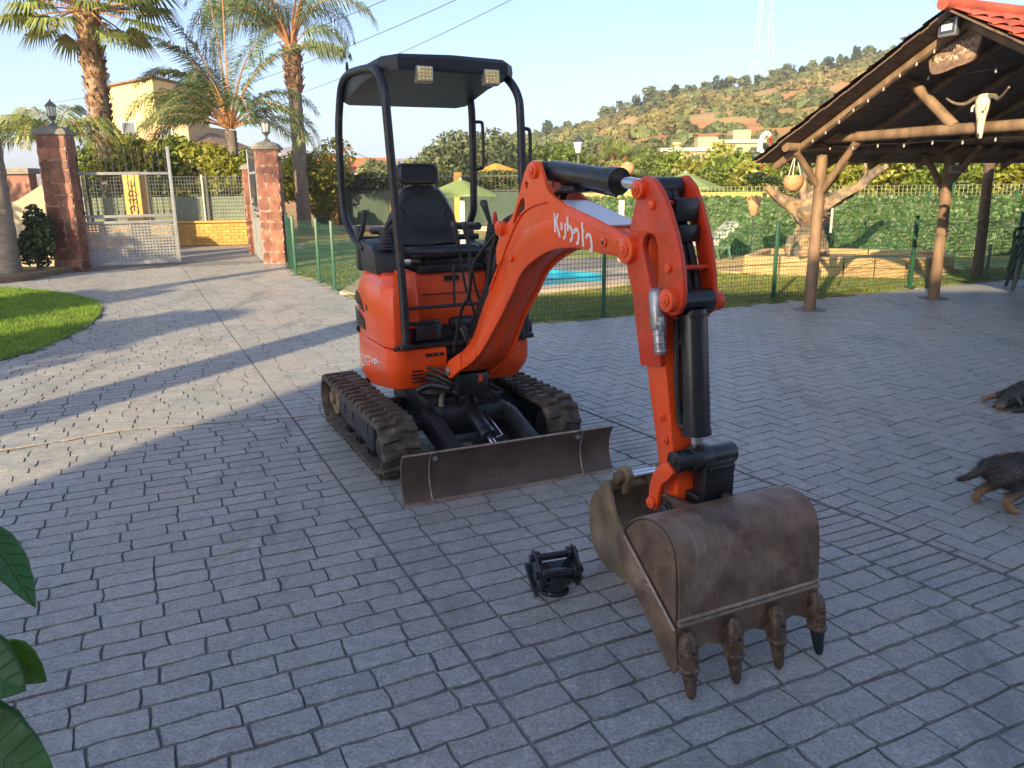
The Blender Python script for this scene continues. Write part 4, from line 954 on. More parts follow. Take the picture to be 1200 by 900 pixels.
# ================================================================== LOOSE THINGS BY THE MACHINE
# loose second bucket lying behind the first
LBX = thing('digging_bucket', 'weathered yellowish steel bucket lying mouth up on the paving behind the fitted bucket', 'bucket', EXO, R(25.5-90))
y0, y1 = -.035, .575
prof = [(1.965, .352), (1.905, .30), (1.872, .235), (1.868, .165), (1.885, .095), (1.925, .042), (1.99, .014), (2.08, .006), (2.17, .006), (2.30, .012), (2.40, .03)]
pv = [(v.x, v.y) for v in catmull([Vector((a, c, 0)) for a, c in prof], 3)]
M['looseb'] = M['rust_y']
b = shellstrip(pv, y0, y1, -.010); sh = P_(b, 'bucket_shell', 'rust_y', LBX, bevel=.001, bseg=1)
sidep = pv[:1]+pv[1:]+[(2.41, .045), (2.27, .14), (2.13, .21), (2.06, .27), (2.03, .345), (2.01, .385), (1.985, .385)]
for y, s_ in ((y0, 1), (y1, -1)):
    b = MB(); b.prism(sidep, y-.002*s_, y+s_*.012); P_(b, 'bucket_side', 'rust_y', LBX, bevel=.001, bseg=1)
b = MB(); b.tube([(1.985, y0, .362), (1.985, y1, .362)], .026, 12); P_(b, 'rim_tube', 'rust_y', LBX)
b = MB(); b.prism([(2.10, .20), (2.20, .17), (2.42, .045), (2.40, .03), (2.25, .09), (2.11, .15)], y0-.013, y0-.002); b.cyl((2.155, y0-.002, .160), (2.155, y0-.014, .160), .055, 20); P_(b, 'side_cutter', 'rust', LBX, bevel=.002)
for y in (.045, .255):
    b = MB(); b.prism([(1.93, .34), (1.955, .40), (1.975, .435), (2.005, .452), (2.04, .448), (2.06, .425), (2.055, .395), (2.035, .36), (2.03, .33)], y-.014, y+.014); er = P_(b, 'bucket_ear', 'rust_y', LBX, bevel=.004)
    b = MB(); b.cyl((2.01, y-.045, .405), (2.01, y+.03, .405), .026, 14); P_(b, 'ear_bush', 'rust', er, bevel=.003)
b = MB(); b.cyl((2.01, .045, .405), (2.01, .255, .405), .016, 14); P_(b, 'bucket_pin', 'chrome', LBX)
b = MB(); b.cyl((1.96, .12, .37), (1.96, .19, .37), .02, 10); b.box((2.0, .17, .38), (.04, .04, .03)); P_(b, 'pin_spacer', 'rust', LBX)
# hitch on the ground
QH = thing('quick_hitch', 'small black glossy pin-on quick hitch standing on the paving between blade and bucket', 'quick hitch', (.165, 2.93, 0), R(-6))
M['gloss'] = mat('glossy_black_enamel', (.012, .016, .022), .22, var=.3, scale=25, coat=.6, bump=.06, bscale=40)
tl = R(-28)
T_ = Matrix.Translation((0, 0, .118)) @ Matrix.Rotation(R(24), 4, 'Z') @ Matrix.Rotation(R(32), 4, 'X')
for sx in (-1, 1):
    b = MB(T_); pl = [(-.085, -.05), (-.065, -.065), (.045, -.055), (.062, -.02), (.058, .045), (.035, .062), (-.05, .045), (-.088, .0)]
    b.prism([(y, z) for y, z in pl], sx*.078, sx*.090, plane='yz'); pt = P_(b, 'side_plate', 'gloss', QH, bevel=.003)
    for yy, zz in ((-.045, .012), (.03, .022)):
        b = MB(T_); b.cyl((sx*.058, yy, zz), (sx*.078, yy, zz), .028, 16); b.cyl((sx*.090, yy, zz), (sx*.102, yy, zz), .017, 12); P_(b, 'pin_boss', 'gloss', pt, bevel=.003)
for yy, zz in ((-.045, .012), (.03, .022)):
    b = MB(T_); b.cyl((-.08, yy, zz), (.08, yy, zz), .0155, 16); P_(b, 'hitch_pin', 'gloss', QH)
b = MB(T_); b.box((0, -.01, -.052), (.165, .11, .012)); b.box((-.0, -.06, -.035), (.16, .012, .04)); b.box((-.096, -.02, -.058), (.018, .15, .014)); P_(b, 'base_plate', 'gloss', QH, bevel=.003)
b = MB(); b.cyl((.0, .0, .0), (.0, .0, .085), .052, 20); b.cyl((0, 0, 0), (0, 0, .018), .060, 20); b.cyl((-.055, .01, .055), (-.055, -.03, .05), .026, 12); b.box((.05, .02, .045), (.03, .05, .03)); P_(b, 'swivel_base', 'gloss', QH, bevel=.003)

# ================================================================== HOUSE BEHIND THE CAMERA (casts the big shade)
M['stucco'] = mat('cream_stucco_wall', (.62, .55, .42), .85, var=.06, scale=6, bump=.2, bscale=60)
M['wood'] = mat('weathered_log_wood', (.22, .145, .085), .7, var=.35, scale=14, bump=.6, bscale=18, stretch=(1, 1, .35), col2=(.13, .085, .05), c2scale=7, c2lo=.48, c2hi=.62)
M['wooddark'] = mat('dark_stained_wood', (.15, .105, .075), .65, var=.3, scale=14, bump=.3, bscale=25)
M['tile_red'] = mat('red_roof_sheet', (.42, .095, .055), .65, var=.35, scale=3, bump=.15)
M['tile_brown'] = mat('brown_roof_sheet', (.13, .06, .045), .6, var=.25, scale=3, bump=.2)
M['glass'] = mat('window_glass', (.03, .04, .05), .06, var=.05, spec=.8)
M['frame_w'] = mat('white_window_frame', (.72, .70, .66), .5, var=.04)
HS = thing('villa', 'cream rendered house with red roof standing behind the photographer', 'house', (-9.05, -9.0, 0), 0)
b = MB(); b.box((15, -5, 4.25), (30, 10, 8.5)); P_(b, 'wall', 'stucco', HS, bevel=.02)
b = MB(); b.loft([[(-.25, .3, 8.5), (30.3, .3, 8.5), (30.3, -10.3, 8.5), (-.25, -10.3, 8.5)], [(-.25, .3, 8.62), (30.3, .3, 8.62), (30.3, -10.3, 8.62), (-.25, -10.3, 8.62)], [(6, -5, 9.9), (24, -5, 9.9), (24, -5.1, 9.9), (6, -5.1, 9.9)]]); P_(b, 'roof', 'tile_red', HS)
for k in range(7):
  for fl_ in (1.5, 5.3):
    x = 2.2+k*4.2
    b = MB(); b.box((x, .03, fl_), (1.4, .1, 1.6)); wn = P_(b, 'window', 'frame_w', HS, bevel=.01); b = MB(); b.box((x, .084, fl_), (1.2, .012, 1.4)); P_(b, 'pane', 'glass', wn)

# ================================================================== PERGOLA
PG = thing('wooden_pergola', 'rustic log pergola with tiled gable roof on round posts over the right terrace', 'pergola', W(7.7, 7.4), 0)
def PW(mb, name, m, par=PG, **k): return mb.build(name, M[m], par, world=True, **k)
UL, UR = 7.05, 15.5          # verge planes along U
VB, VR, VF = 7.85, 5.42, 2.99  # back eave, ridge, front eave
ZE, ZR = 1.84, 3.13
def log(a, b_, r, name='beam', m='wood', r2=None, par=PG, label=None):
    mb = MB(); n = 7; a = Vector(a); b_ = Vector(b_); r2 = r if r2 is None else r2; pts = []
    for i in range(n):
        t = i/(n-1); p = a.lerp(b_, t); q = .012*min(1, (b_-a).length); pts.append(p+Vector((noise.noise(Vector((t*3+a.x, a.y, 0))), noise.noise(Vector((t*3, a.x, 5))), noise.noise(Vector((t*3, a.z, 9)))))*q*(0 if i in (0, n-1) else 1))
    mb.tube(pts, [r+(r2-r)*i/(n-1) for i in range(n)], 12); return mb.build(name, M[m], par, world=True, smooth=50, label=label)
M['plinth'] = mat('concrete_plinth', (.20, .19, .18), .9, var=.2, bump=.3)
posts = [(7.72, 7.44), (9.93, 7.36), (12.2, 7.36), (7.72, 3.0), (9.93, 3.0), (12.2, 3.0), (14.6, 7.36), (14.6, 3.0)]
for i, (u, v) in enumerate(posts):
    p = log(W(u, v, 0), W(u, v, 1.90), .074, 'post', 'wood' if i != 1 else 'wood', .068)
    b = MB(); b.cyl(W(u, v, .0), W(u, v, .006), .20, 18); PW(b, 'post_base', 'plinth', p)
for v in (7.44, 3.0): log(W(7.12, v, 1.985), W(15.3, v, 1.985), .056, 'wall_plate')
# tie beams + kingposts + braces in the gable plane and beyond
for u in (7.72, 9.93, 12.2, 14.6):
    log(W(u, 7.55, 2.08), W(u, 2.8, 2.10), .058, 'tie_beam')
    if u > 8: log(W(u, 5.42, 2.10), W(u, 5.42, 2.98), .055, 'king_post')
    log(W(u, 5.72, 2.12), W(u, 6.28, 2.60), .055, 'strut'); log(W(u, 4.7, 2.12), W(u, 4.1, 2.60), .055, 'strut')
    for vv, s_ in ((7.44, 1), (3.0, -1)):
        log(W(u, vv, 1.50), W(u-.42, vv, 1.93), .042, 'brace'); log(W(u, vv, 1.40), W(u+.50, vv-.0, 1.93), .042, 'brace')
        log(W(u, vv, 1.42), W(u, vv-s_*.5, 2.02), .045, 'brace')
# rafters (logs below the deck)
def zro(v): return ZE+(ZR-ZE)*((VB-v)/(VB-VR) if v > VR else (v-VF)/(VR-VF))
for k, u in enumerate([7.33, 8.15, 8.95, 9.85, 10.75, 11.65, 12.55, 13.45, 14.35, 15.2]):
    for va, vb in ((VB-.06, VR), (VF+.06, VR)):
        log(W(u, va, zro(va)-.10), W(u, vb, ZR-.10), .044 if k else .05, 'rafter')
# boards: deck slats running along U, each board a piece of its own
nb = 26
for side in (0, 1):
    for i in range(nb):
        t0 = i/nb; t1 = (i+.93)/nb
        va, vb = (VB+(VR-VB)*t0, VB+(VR-VB)*t1) if side == 0 else (VF+(VR-VF)*t0, VF+(VR-VF)*t1)
        z0_, z1_ = ZE+(ZR-ZE)*t0, ZE+(ZR-ZE)*t1; lift = -.028
        dj = random.uniform(-.015, .015)
        b = MB(); A = W(UL+dj, va, z0_+lift); B = W(UR, va, z0_+lift); C_ = W(UR, vb, z1_+lift); D = W(UL+dj, vb, z1_+lift)
        up = .018
        b.add([A, B, C_, D]+[(p[0], p[1], p[2]+up) for p in (A, B, C_, D)], [(3, 2, 1, 0), (4, 5, 6, 7), (0, 1, 5, 4), (1, 2, 6, 5), (2, 3, 7, 6), (3, 0, 4, 7)])
        PW(b, 'roof_board', 'wooddark', smooth=0)
# tile sheet in overlapping courses with wavy ends
def tilecourse(side, i, n):
    t0 = (i-.25)/n; t1 = (i+1)/n
    ve, vr_ = (VB, VR) if side == 0 else (VF, VR); rows = []
    NU = 150; vs = []; 
    for (t, dz) in ((t0, .022), (t0, .034), (t1, .012)):
        v = ve+(vr_-ve)*t; z = ZE+(ZR-ZE)*t
        for k in range(NU+1):
            u = UL-.02+(UR-UL+.04)*k/NU; wv = .016*abs(math.sin(k*math.pi/4))
            vs.append(W(u, v+(.035 if side == 0 else -.035)*(abs(math.sin(k*math.pi/4)) if t == t0 else 0), z+dz+wv*(1 if t == t0 else .8)))
    m = NU+1; fs = [(r*m+k, r*m+k+1, (r+1)*m+k+1, (r+1)*m+k) for r in range(2) for k in range(NU)]
    b = MB(); b.add(vs, fs); o = PW(b, 'tile_course', 'tile_red' if side == 1 else 'tile_brown', smooth=30)
    return o
for side in (0, 1):
    for i in range(12): tilecourse(side, i, 12)
log(W(UL-.1, VR, ZR+.03), W(UR+.1, VR, ZR+.03), .06, 'ridge_cap', 'tile_red')
# fourth slanted post further back
t = thing('leaning_pole', 'dark slanted wooden pole leaning behind the second pergola post', 'pole', (7.72, 13.15, 0)); log((7.72, 13.15, 0), (7.30, 12.5, 1.82), .085, 'shaft', 'wooddark', .075, par=t); b = MB(); b.beam((7.84, 13.1, .0), (7.84, 13.1, .55), .04, .03); b.build('stake', M['plinth'], t, world=True)
# ---- things hanging on the pergola
M['bone'] = mat('bleached_bone', (.66, .60, .46), .6, var=.15, scale=25, bump=.2, bscale=50, col2=(.40, .32, .20), c2scale=12, c2lo=.58, c2hi=.75)
M['horn'] = mat('grey_horn', (.20, .16, .11), .45, var=.3, scale=20)
sk_c = W(7.60, 5.33, 2.26)
SKL = thing('cow_skull', 'bleached cattle skull with long curved horns on the gable tie beam', 'skull', sk_c)
def SP(mb, name, m, par=SKL, **k): return mb.build(name, M[m], par, **k)
# local frame: facing -U (towards the camera left); a = sideways along -V, up z
TS = Matrix.Scale(.84, 4) @ Matrix.Rotation(UA+R(90-24), 4, 'Z') @ Matrix.Rotation(R(0), 4, 'X')   # local x -> +V ; local y -> -U
rings = []
for (z, hw, d0, d1) in ((.16, .035, -.02, .05), (.15, .095, -.03, .07), (.10, .11, -.03, .095), (.04, .098, -.03, .10), (-.02, .092, -.025, .095), (-.07, .066, -.02, .085), (-.13, .052, -.015, .075), (-.20, .045, -.01, .062), (-.27, .040, -.005, .05), (-.32, .036, 0, .038), (-.335, .02, .005, .025)):
    ring = []
    for k in range(14):
        a = 2*math.pi*k/14; ring.append((hw*math.cos(a), (d0+d1)/2+(d1-d0)/2*math.sin(a), z))
    rings.append(ring)
b = MB(TS); b.loft(rings); skull = SP(b, 'cranium', 'bone', smooth=60)
M['void'] = mat('dark_socket', (.02, .015, .012), .9)
for sx in (-1, 1):
    b = MB(TS); b.ball((sx*.088, .065, .0), .03, 10, 6, (.7, .6, 1.0)); SP(b, 'eye_socket', 'void', skull, smooth=60)
    b = MB(TS); b.tube([(sx*.10, .055, .045), (sx*.118, .08, .02), (sx*.108, .085, -.03)], .013, 8, smoothn=3); SP(b, 'brow_bone', 'bone', skull)
    b = MB(TS); b.ball((sx*.016, .047, -.295), .011, 8, 6, (.8, .8, 2.4)); SP(b, 'nostril', 'void', skull)
    b = MB(TS); hp = [(sx*.09, .02, .125), (sx*.20, .03, .115), (sx*.32, .06, .075), (sx*.47, .10, .10), (sx*.60, .13, .165)]
    b.tube(hp, [.030, .012], 10, smoothn=6); 
    SP(b, 'horn', 'horn', smooth=60)
b = MB(TS); b.tube([(-.03, .086, -.10), (-.01, .075, -.22)], .004, 6); SP(b, 'nasal_seam', 'horn', skull)
# backing post
# wooden plaque
M['plaque'] = mat('bark_edged_plaque', (.19, .125, .09), .7, var=.35, scale=16, bump=.4, bscale=30, col2=(.30, .20, .13), c2scale=14)
o_pts = [(-.24, -.12), (-.26, -.02), (-.245, .09), (-.16, .125), (-.05, .13), (.03, .145), (.10, .20), (.20, .215), (.27, .15), (.265, .05), (.24, -.05), (.19, -.105), (.05, -.13), (-.08, -.165), (-.20, -.17)]
pc = W(7.40, 5.58, 2.78); PL = thing('wooden_plaque', 'bark edged wooden board with worn lettering hanging under the gable peak', 'plaque', pc)
TP = Matrix.Rotation(UA-R(90), 4, 'Z')
b = MB(TP); b.prism([(v.x, v.y) for v in catmull([Vector((a, c, 0)) for a, c in o_pts+o_pts[:1]], 3)][:-1], -.02, .02); PLB = b.build('board', M['plaque'], PL, bevel=.005)
b = MB(TP)
# worn carved scribbles on two lines
random.seed(3)
for row, (x0, x1, z, h) in enumerate(((-.19, .05, .045, .055), (-.19, .05, -.045, .055), (.07, .22, .08, .05), (.06, .20, .0, .045))):
    x = x0
    while x < x1:
        st = [(x, z+random.uniform(-.3, .5)*h), (x+.008, z+random.uniform(-.5, .5)*h), (x+.018, z+random.uniform(-.5, .6)*h)]; b.tube([(p[0], -.022, p[1]) for p in st], .0028, 5, smoothn=2); x += .024
b.build('worn_carving', M['bone'], PL, kind='stuff')
# floodlight
fl = thing('floodlight', 'square grey floodlight fixed under the roof peak', 'floodlight', W(7.20, 5.50, 2.985))
b = MB(TP); b.box((0, -.02, 0), (.19, .05, .16)); P_(b, 'housing', 'zinc', fl, bevel=.006); b = MB(TP); b.box((0, -.047, 0), (.15, .008, .11)); P_(b, 'glass_front', 'glass', fl); b = MB(TP); b.box((0, -.052, -.004), (.11, .004, .055)); P_(b, 'reflector', 'sticker', fl)
b = MB(TP); b.beam((0, .0, 0), (0, .06, .12), .03, .01); P_(b, 'bracket', 'zinc', fl)
# name sign on post 2
M['signw'] = mat('pale_sign_board', (.42, .42, .40), .6, var=.1, scale=20)
sg = thing('name_sign', 'small pale framed name plate on the second pergola post', 'sign', W(9.86, 7.24, 1.72))
b = MB(Matrix.Rotation(R(25)-R(2), 4, 'Z')); b.box((0, -.06, .0), (.30, .02, .10)); SB = P_(b, 'sign_board', 'signw', sg, bevel=.004)
b = MB(Matrix.Rotation(R(23), 4, 'Z'))
x = -.12
for k in range(8):
    hgt = .022 if k % 3 else .030
    strokes(b, [[(0, -1), (0, 1)], [(0, 1), (.8, .6), (0, 0), (.8, -1)] if k % 2 else [(0, 1), (.8, 1)]], (x, 0), (.018, 0), (0, hgt), .004, .002, -.0705); x += .030
P_(b, 'sign_lettering', 'void', sg)
# bulbs on a cable
M['bulb'] = mat('frosted_bulb', (.34, .33, .30), .2, var=.05)
SL_ = thing('string_lights', 'cable of small frosted bulbs strung along rafter and tie beam of the pergola', 'string lights', W(7.5, 6, 2.3))
b = MB(); path = []
for k in range(10):
    t = k/9; v = 7.35+(5.7-7.35)*t; path.append(Vector(W(7.27, v, zro(v)-.15+.01*math.sin(k*2))))
path2 = [Vector(W(7.64, 7.25-.34*k, 1.985-.012*(k % 2))) for k in range(14)]
b.tube(path, .004, 5, smoothn=3); b.tube([path[0], Vector(W(7.3, 7.3, 1.93)), path2[0]], .004, 5, smoothn=3); b.tube(path2, .004, 5, smoothn=3)
path3 = [Vector(W(7.55, 5.95, 2.62)), Vector(W(7.5, 5.2, 2.60)), Vector(W(7.5, 4.4, 2.66))]; b.tube([path[-1]]+path3, .003, 5, smoothn=4)
b.build('cable', M['hose'], SL_, world=True)
for p in path[1:]+path2+[path3[0], path3[1], path3[2], path3[1].lerp(path3[2], .5)]:
    q = MB(); q.lathe([(.001, -.042), (.009, -.035), (.012, -.025), (.009, -.012), (.005, -.004), (.005, .003)], tuple(p), 'z', 8); q.build('bulb', M['bulb'], SL_, world=True, smooth=60)
# macrame pot hanger
M['terra'] = mat('terracotta', (.50, .26, .12), .8, var=.2, scale=10, bump=.2)
M['rope'] = mat('cotton_rope', (.62, .58, .50), .9, var=.1)
c0 = W(7.35, 7.5, 1.93); HP = thing('hanging_basket', 'woven basket hanging on white cords under the left end of the pergola plate', 'basket', c0)
b = MB()
for k in range(3): a = k*2.1; b.tube([(0, 0, 0), (.05*math.cos(a), .05*math.sin(a), -.16), (.09*math.cos(a), .09*math.sin(a), -.30)], .006, 6)
b.build('cord', M['rope'], HP); b = MB(); b.lathe([(.03, -.46), (.08, -.44), (.115, -.38), (.12, -.32), (.10, -.27), (.09, -.27), (.10, -.33), (.0, -.40)], (0, 0, 0), 'z', 14); b.build('bowl', M['terra'], HP, smooth=50)
# goose figure on the eave
M['whitep'] = mat('white_plaster', (.78, .76, .70), .6, var=.06); 
gf = thing('goose_figure', 'white goose figure with red beak looking over the left eave of the pergola roof', 'figure', W(7.25, 7.95, 1.78))
b = MB(Matrix.Rotation(R(200), 4, 'Z')); b.tube([(.03, 0, .14), (.05, 0, .24), (.03, 0, .33), (-.02, 0, .385), (-.07, 0, .375), (-.085, 0, .345)], [.06, .035, .03, .032, .034, .02], 10, smoothn=5); b.build('neck', M['whitep'], gf, smooth=60)
b = MB(Matrix.Rotation(R(200), 4, 'Z')); b.tube([(-.085, 0, .355), (-.11, 0, .31), (-.115, 0, .25)], [.022, .016, .008], 8); b.build('beak', M['redknob'], gf, smooth=60)
b = MB(Matrix.Rotation(R(200), 4, 'Z')); b.ball((.06, 0, .12), .085, 12, 8, (1.3, .8, .7)); b.build('body', M['wooddark'] if False else mat('dark_green_glaze', (.03, .06, .04), .5), gf, smooth=60)
b = MB(); b.cyl((0, 0, -.02), (0, 0, .10), .015, 8); b.build('foot', M['redknob'], gf)

# ================================================================== POOL FENCE
M['green'] = mat('green_coated_steel', (.012, .075, .042), .45, var=.15)
def mesh_fence(pts, label, h=1.0, step=.05):
    fn = thing('mesh_fence', label, 'fence', (pts[0][0], pts[0][1], 0))
    for i, (a, c) in enumerate(zip(pts, pts[1:])):
        a = Vector((*a, 0)); c = Vector((*c, 0)); L = (c-a).length; n = max(2, int(L/step)); d = (c-a)/L
        b = MB(); r = .0029
        for k in range(n+1):
            p = a+d*(L*k/n); b.tube([p+Vector((0, 0, .03)), p+Vector((0, 0, h))], r, 3, caps=False)
        nz = int(h/.055)
        for k in range(nz+1):
            z = .03+(h-.04)*k/nz; b.tube([a+Vector((0, 0, z)), c+Vector((0, 0, z))], r, 3, caps=False)
        # folded stiffening beads
        for z in (.10, h*.5, h-.08): b.tube([a+Vector((0, 0, z)), c+Vector((0, 0, z))], .005, 4, caps=False)
        b.build('wire_panel', M['green'], fn, world=True, smooth=0)
    for p in pts:
        b = MB(); b.box((p[0], p[1], h/2+.03), (.045, .045, h+.06)); b.box((p[0], p[1], .012), (.12, .12, .02)); b.box((p[0], p[1], h+.065), (.065, .065, .012)); po = b.build('post', M['green'], fn, world=True, bevel=.004)
    return fn
fp = [(-.85, 8.75), (1.126, 9.62), (3.6, 10.85), (6.06, 12.04), (8.2, 12.95), (10.4, 13.7), (13, 14.5)]
mesh_fence(fp, 'low green wire mesh fence round the pool running from the excavator to the plastic chairs')
fq = [(-.85, 8.75), (-2.05, 11.0), (-2.75, 12.4), (-3.26, 13.55), (-3.95, 14.65), (-4.40, 15.9), (-4.72, 16.95)]
mesh_fence(fq, 'green wire mesh fence curving back from the excavator to the right gate pillar')
fr_ = [(-3.26, 13.55), (-1.6, 14.6), (.4, 15.6)]
# ================================================================== POOL
M['deck'] = mat('pale_pool_paving', (.46, .38, .28), .75, var=.12, scale=4, bump=.15)
M['poolt'] = mat('pool_basin', (.05, .50, .62), .4, var=.1, scale=3)
M['water'] = mat('pool_water', (.03, .42, .58), .06, var=.15, scale=2.5, bump=.25, bscale=6, spec=.7)
dk = MB(); dpoly = [(-2.6, 12.0), (.0, 11.45), (2.0, 12.75), (3.0, 14.6), (1.8, 17.2), (-2.6, 15.8)]; ppoly = [(-2.0, 12.7), (.05, 12.15), (1.52, 13.05), (1.62, 14.15), (.5, 15.05), (-2.0, 14.9)]
dk.prism(dpoly, -.02, .035, holes=[ppoly], plane='xy'); dk.build('pool_deck', M['deck'], kind='structure', bevel=.008)
PO = thing('swimming_pool', 'turquoise swimming pool behind the mesh fence under the boom', 'pool', (0, 13.5, 0))
b = MB(); b.prism(ppoly, -.9, -.87, plane='xy'); b.build('basin_floor', M['poolt'], PO, world=True); b = MB(); b.prism(ppoly, -.06, -.045, plane='xy'); b.build('water_surface', M['water'], PO, world=True, smooth=0)
b = MB(); n = len(ppoly)
for i in range(n):
    a, c = ppoly[i], ppoly[(i+1) % n]; b.beam((a[0], a[1], -.4), (c[0], c[1], -.4), .03, .86)
b.build('basin_wall', M['poolt'], PO, world=True)
# ================================================================== IVY SCREEN FENCE
M['ivy'] = mat('ivy_leaf', (.055, .115, .035), .5, var=.25, scale=4, attr=.5, sss=.2)
M['ivy2'] = mat('dark_mesh_backing', (.02, .05, .02), .8)
def leafquads(mb, c, n, size, rnd, normal=None, spread=1):
    pass
def ivy_screen(pts, h, label, nl, sz=.055, z0=.0):
    fn = thing('ivy_screen', label, 'hedge screen', (pts[0][0], pts[0][1], 0))
    tot = sum(math.dist(a, c) for a, c in zip(pts, pts[1:])); mb = MB(); mb.tone = []
    for a, c in zip(pts, pts[1:]):
        a = Vector((*a, 0)); c = Vector((*c, 0)); L = (c-a).length; d = (c-a)/L; nn = Vector((d.y, -d.x, 0))
        b = MB(); b.beam(a+Vector((0, 0, z0+h/2)), c+Vector((0, 0, z0+h/2)), .03, h); b.build('screen_backing', M['ivy2'], fn, world=True)
        for k in range(int(nl*L/tot)):
            p = a+d*random.uniform(0, L)+Vector((0, 0, z0+random.uniform(.02, h+.03)))+nn*random.uniform(.02, .06); p = p+nn*.13*max(0, noise.noise(Vector((p.x*2.2, p.y, p.z*2.8)))+.15)
            r = sz*random.uniform(.6, 1.2); ang = random.uniform(0, 6.28); ax = d*math.cos(ang)+Vector((0, 0, 1))*math.sin(ang); ay = (nn.cross(ax)+nn*random.uniform(-.5, .5)).normalized(); ax = (ax+nn*random.uniform(-.5, .5)).normalized()
            o = len(mb.v); mb.v += [tuple(p-ax*r), tuple(p+ay*r*.6), tuple(p+ax*r), tuple(p-ay*r*.6)]; mb.f.append((o, o+1, o+2, o+3)); mb.tone.append(random.random())
        for q in (0, .33, .66, 1):
            pp_ = a+d*L*q-nn*.05; b = MB(); b.box((pp_.x, pp_.y, z0+(h+.12)/2), (.06, .06, h+.12)); b.build('post', M['green'], fn, world=True)
    mb.build('ivy_leaves', M['ivy'], fn, world=True, smooth=0, kind='stuff')
ivy_screen([(1.2, 19.9), (5.5, 17.6), (10.6, 17.0), (17, 17.6)], 1.22, 'long artificial ivy screen behind the olive tree and sun lounger', 26000)
# pale netting strip above it
M['net'] = mat('pale_netting', (.26, .32, .20), .8, var=.15, scale=12)
nf = thing('netting_fence', 'pale green netting fence standing just behind the ivy screen', 'fence', (5.5, 18.2, 0))
b = MB(); NP = [(1.4, 20.6), (5.6, 18.3), (10.7, 17.7), (17, 18.2)]
for a, c in zip(NP, NP[1:]):
    L = math.dist(a, c); n = int(L/.09)
    for k in range(n): x = a[0]+(c[0]-a[0])*k/n; y = a[1]+(c[1]-a[1])*k/n; b.tube([(x, y, 0), (x, y, 1.46)], .006, 3, caps=False)
    for k in range(18): z = .1+k*.08; b.tube([(a[0], a[1], z), (c[0], c[1], z)], .006, 3, caps=False)
b.build('netting', M['net'], nf, world=True, smooth=0)
for x, y, h in ((6.4, 18.0, 1.95), (9.6, 17.75, 1.6), (12.5, 17.7, 1.75)):
    b = MB(); b.box((x, y, h/2), (.09, .09, h)); b.build('net_post', M['green'], nf, world=True, bevel=.004)
# ================================================================== SHADE NET FENCE (dark, behind the pool on the left)
M['shade'] = mat('dark_green_shade_net', (.045, .075, .055), .85, var=.15, scale=2, bump=.15, bscale=20)
M['iron'] = mat('dark_iron', (.035, .04, .045), .55, var=.2)
sf = thing('shade_net_fence', 'iron railing with dark green shade net beyond the pool', 'fence', (-5.6, 28.5, 0))
A0, A1 = Vector((-7.2, 30.5, 0)), Vector((3.2, 26.8, 0)); d = (A1-A0).normalized(); L = (A1-A0).length
b = MB(); b.beam(A0+Vector((0, 0, .70)), A1+Vector((0, 0, .70)), .02, 1.18); b.build('shade_net', M['shade'], sf, world=True)
b = MB(); b.beam(A0+Vector((0, 0, .04)), A1+Vector((0, 0, .04)), .3, .16); b.build('kerb_wall', M['deck'], sf, world=True)
b = MB()
for z in (1.34, 1.82): b.beam(A0+Vector((0, 0, z)), A1+Vector((0, 0, z)), .04, .04)
n = int(L/.15)
for k in range(n+1): p = A0+d*(L*k/n); b.tube([p+Vector((0, 0, 1.2)), p+Vector((0, 0, 1.90)), p+Vector((0, 0, 1.98))], [.011, .011, .002], 4)
b.build('railing', M['iron'], sf, world=True, smooth=0)
M['ochre'] = mat('ochre_painted_masonry', (.56, .33, .085), .8, var=.1, scale=4, bump=.2)
for k in range(5):
    p = A0+d*(L*(k+.28)/4.4); q = MB(); q.box((p.x, p.y, .98), (.28, .28, 1.96)); q.build('masonry_pier', M['ochre'], sf, world=True, bevel=.01)
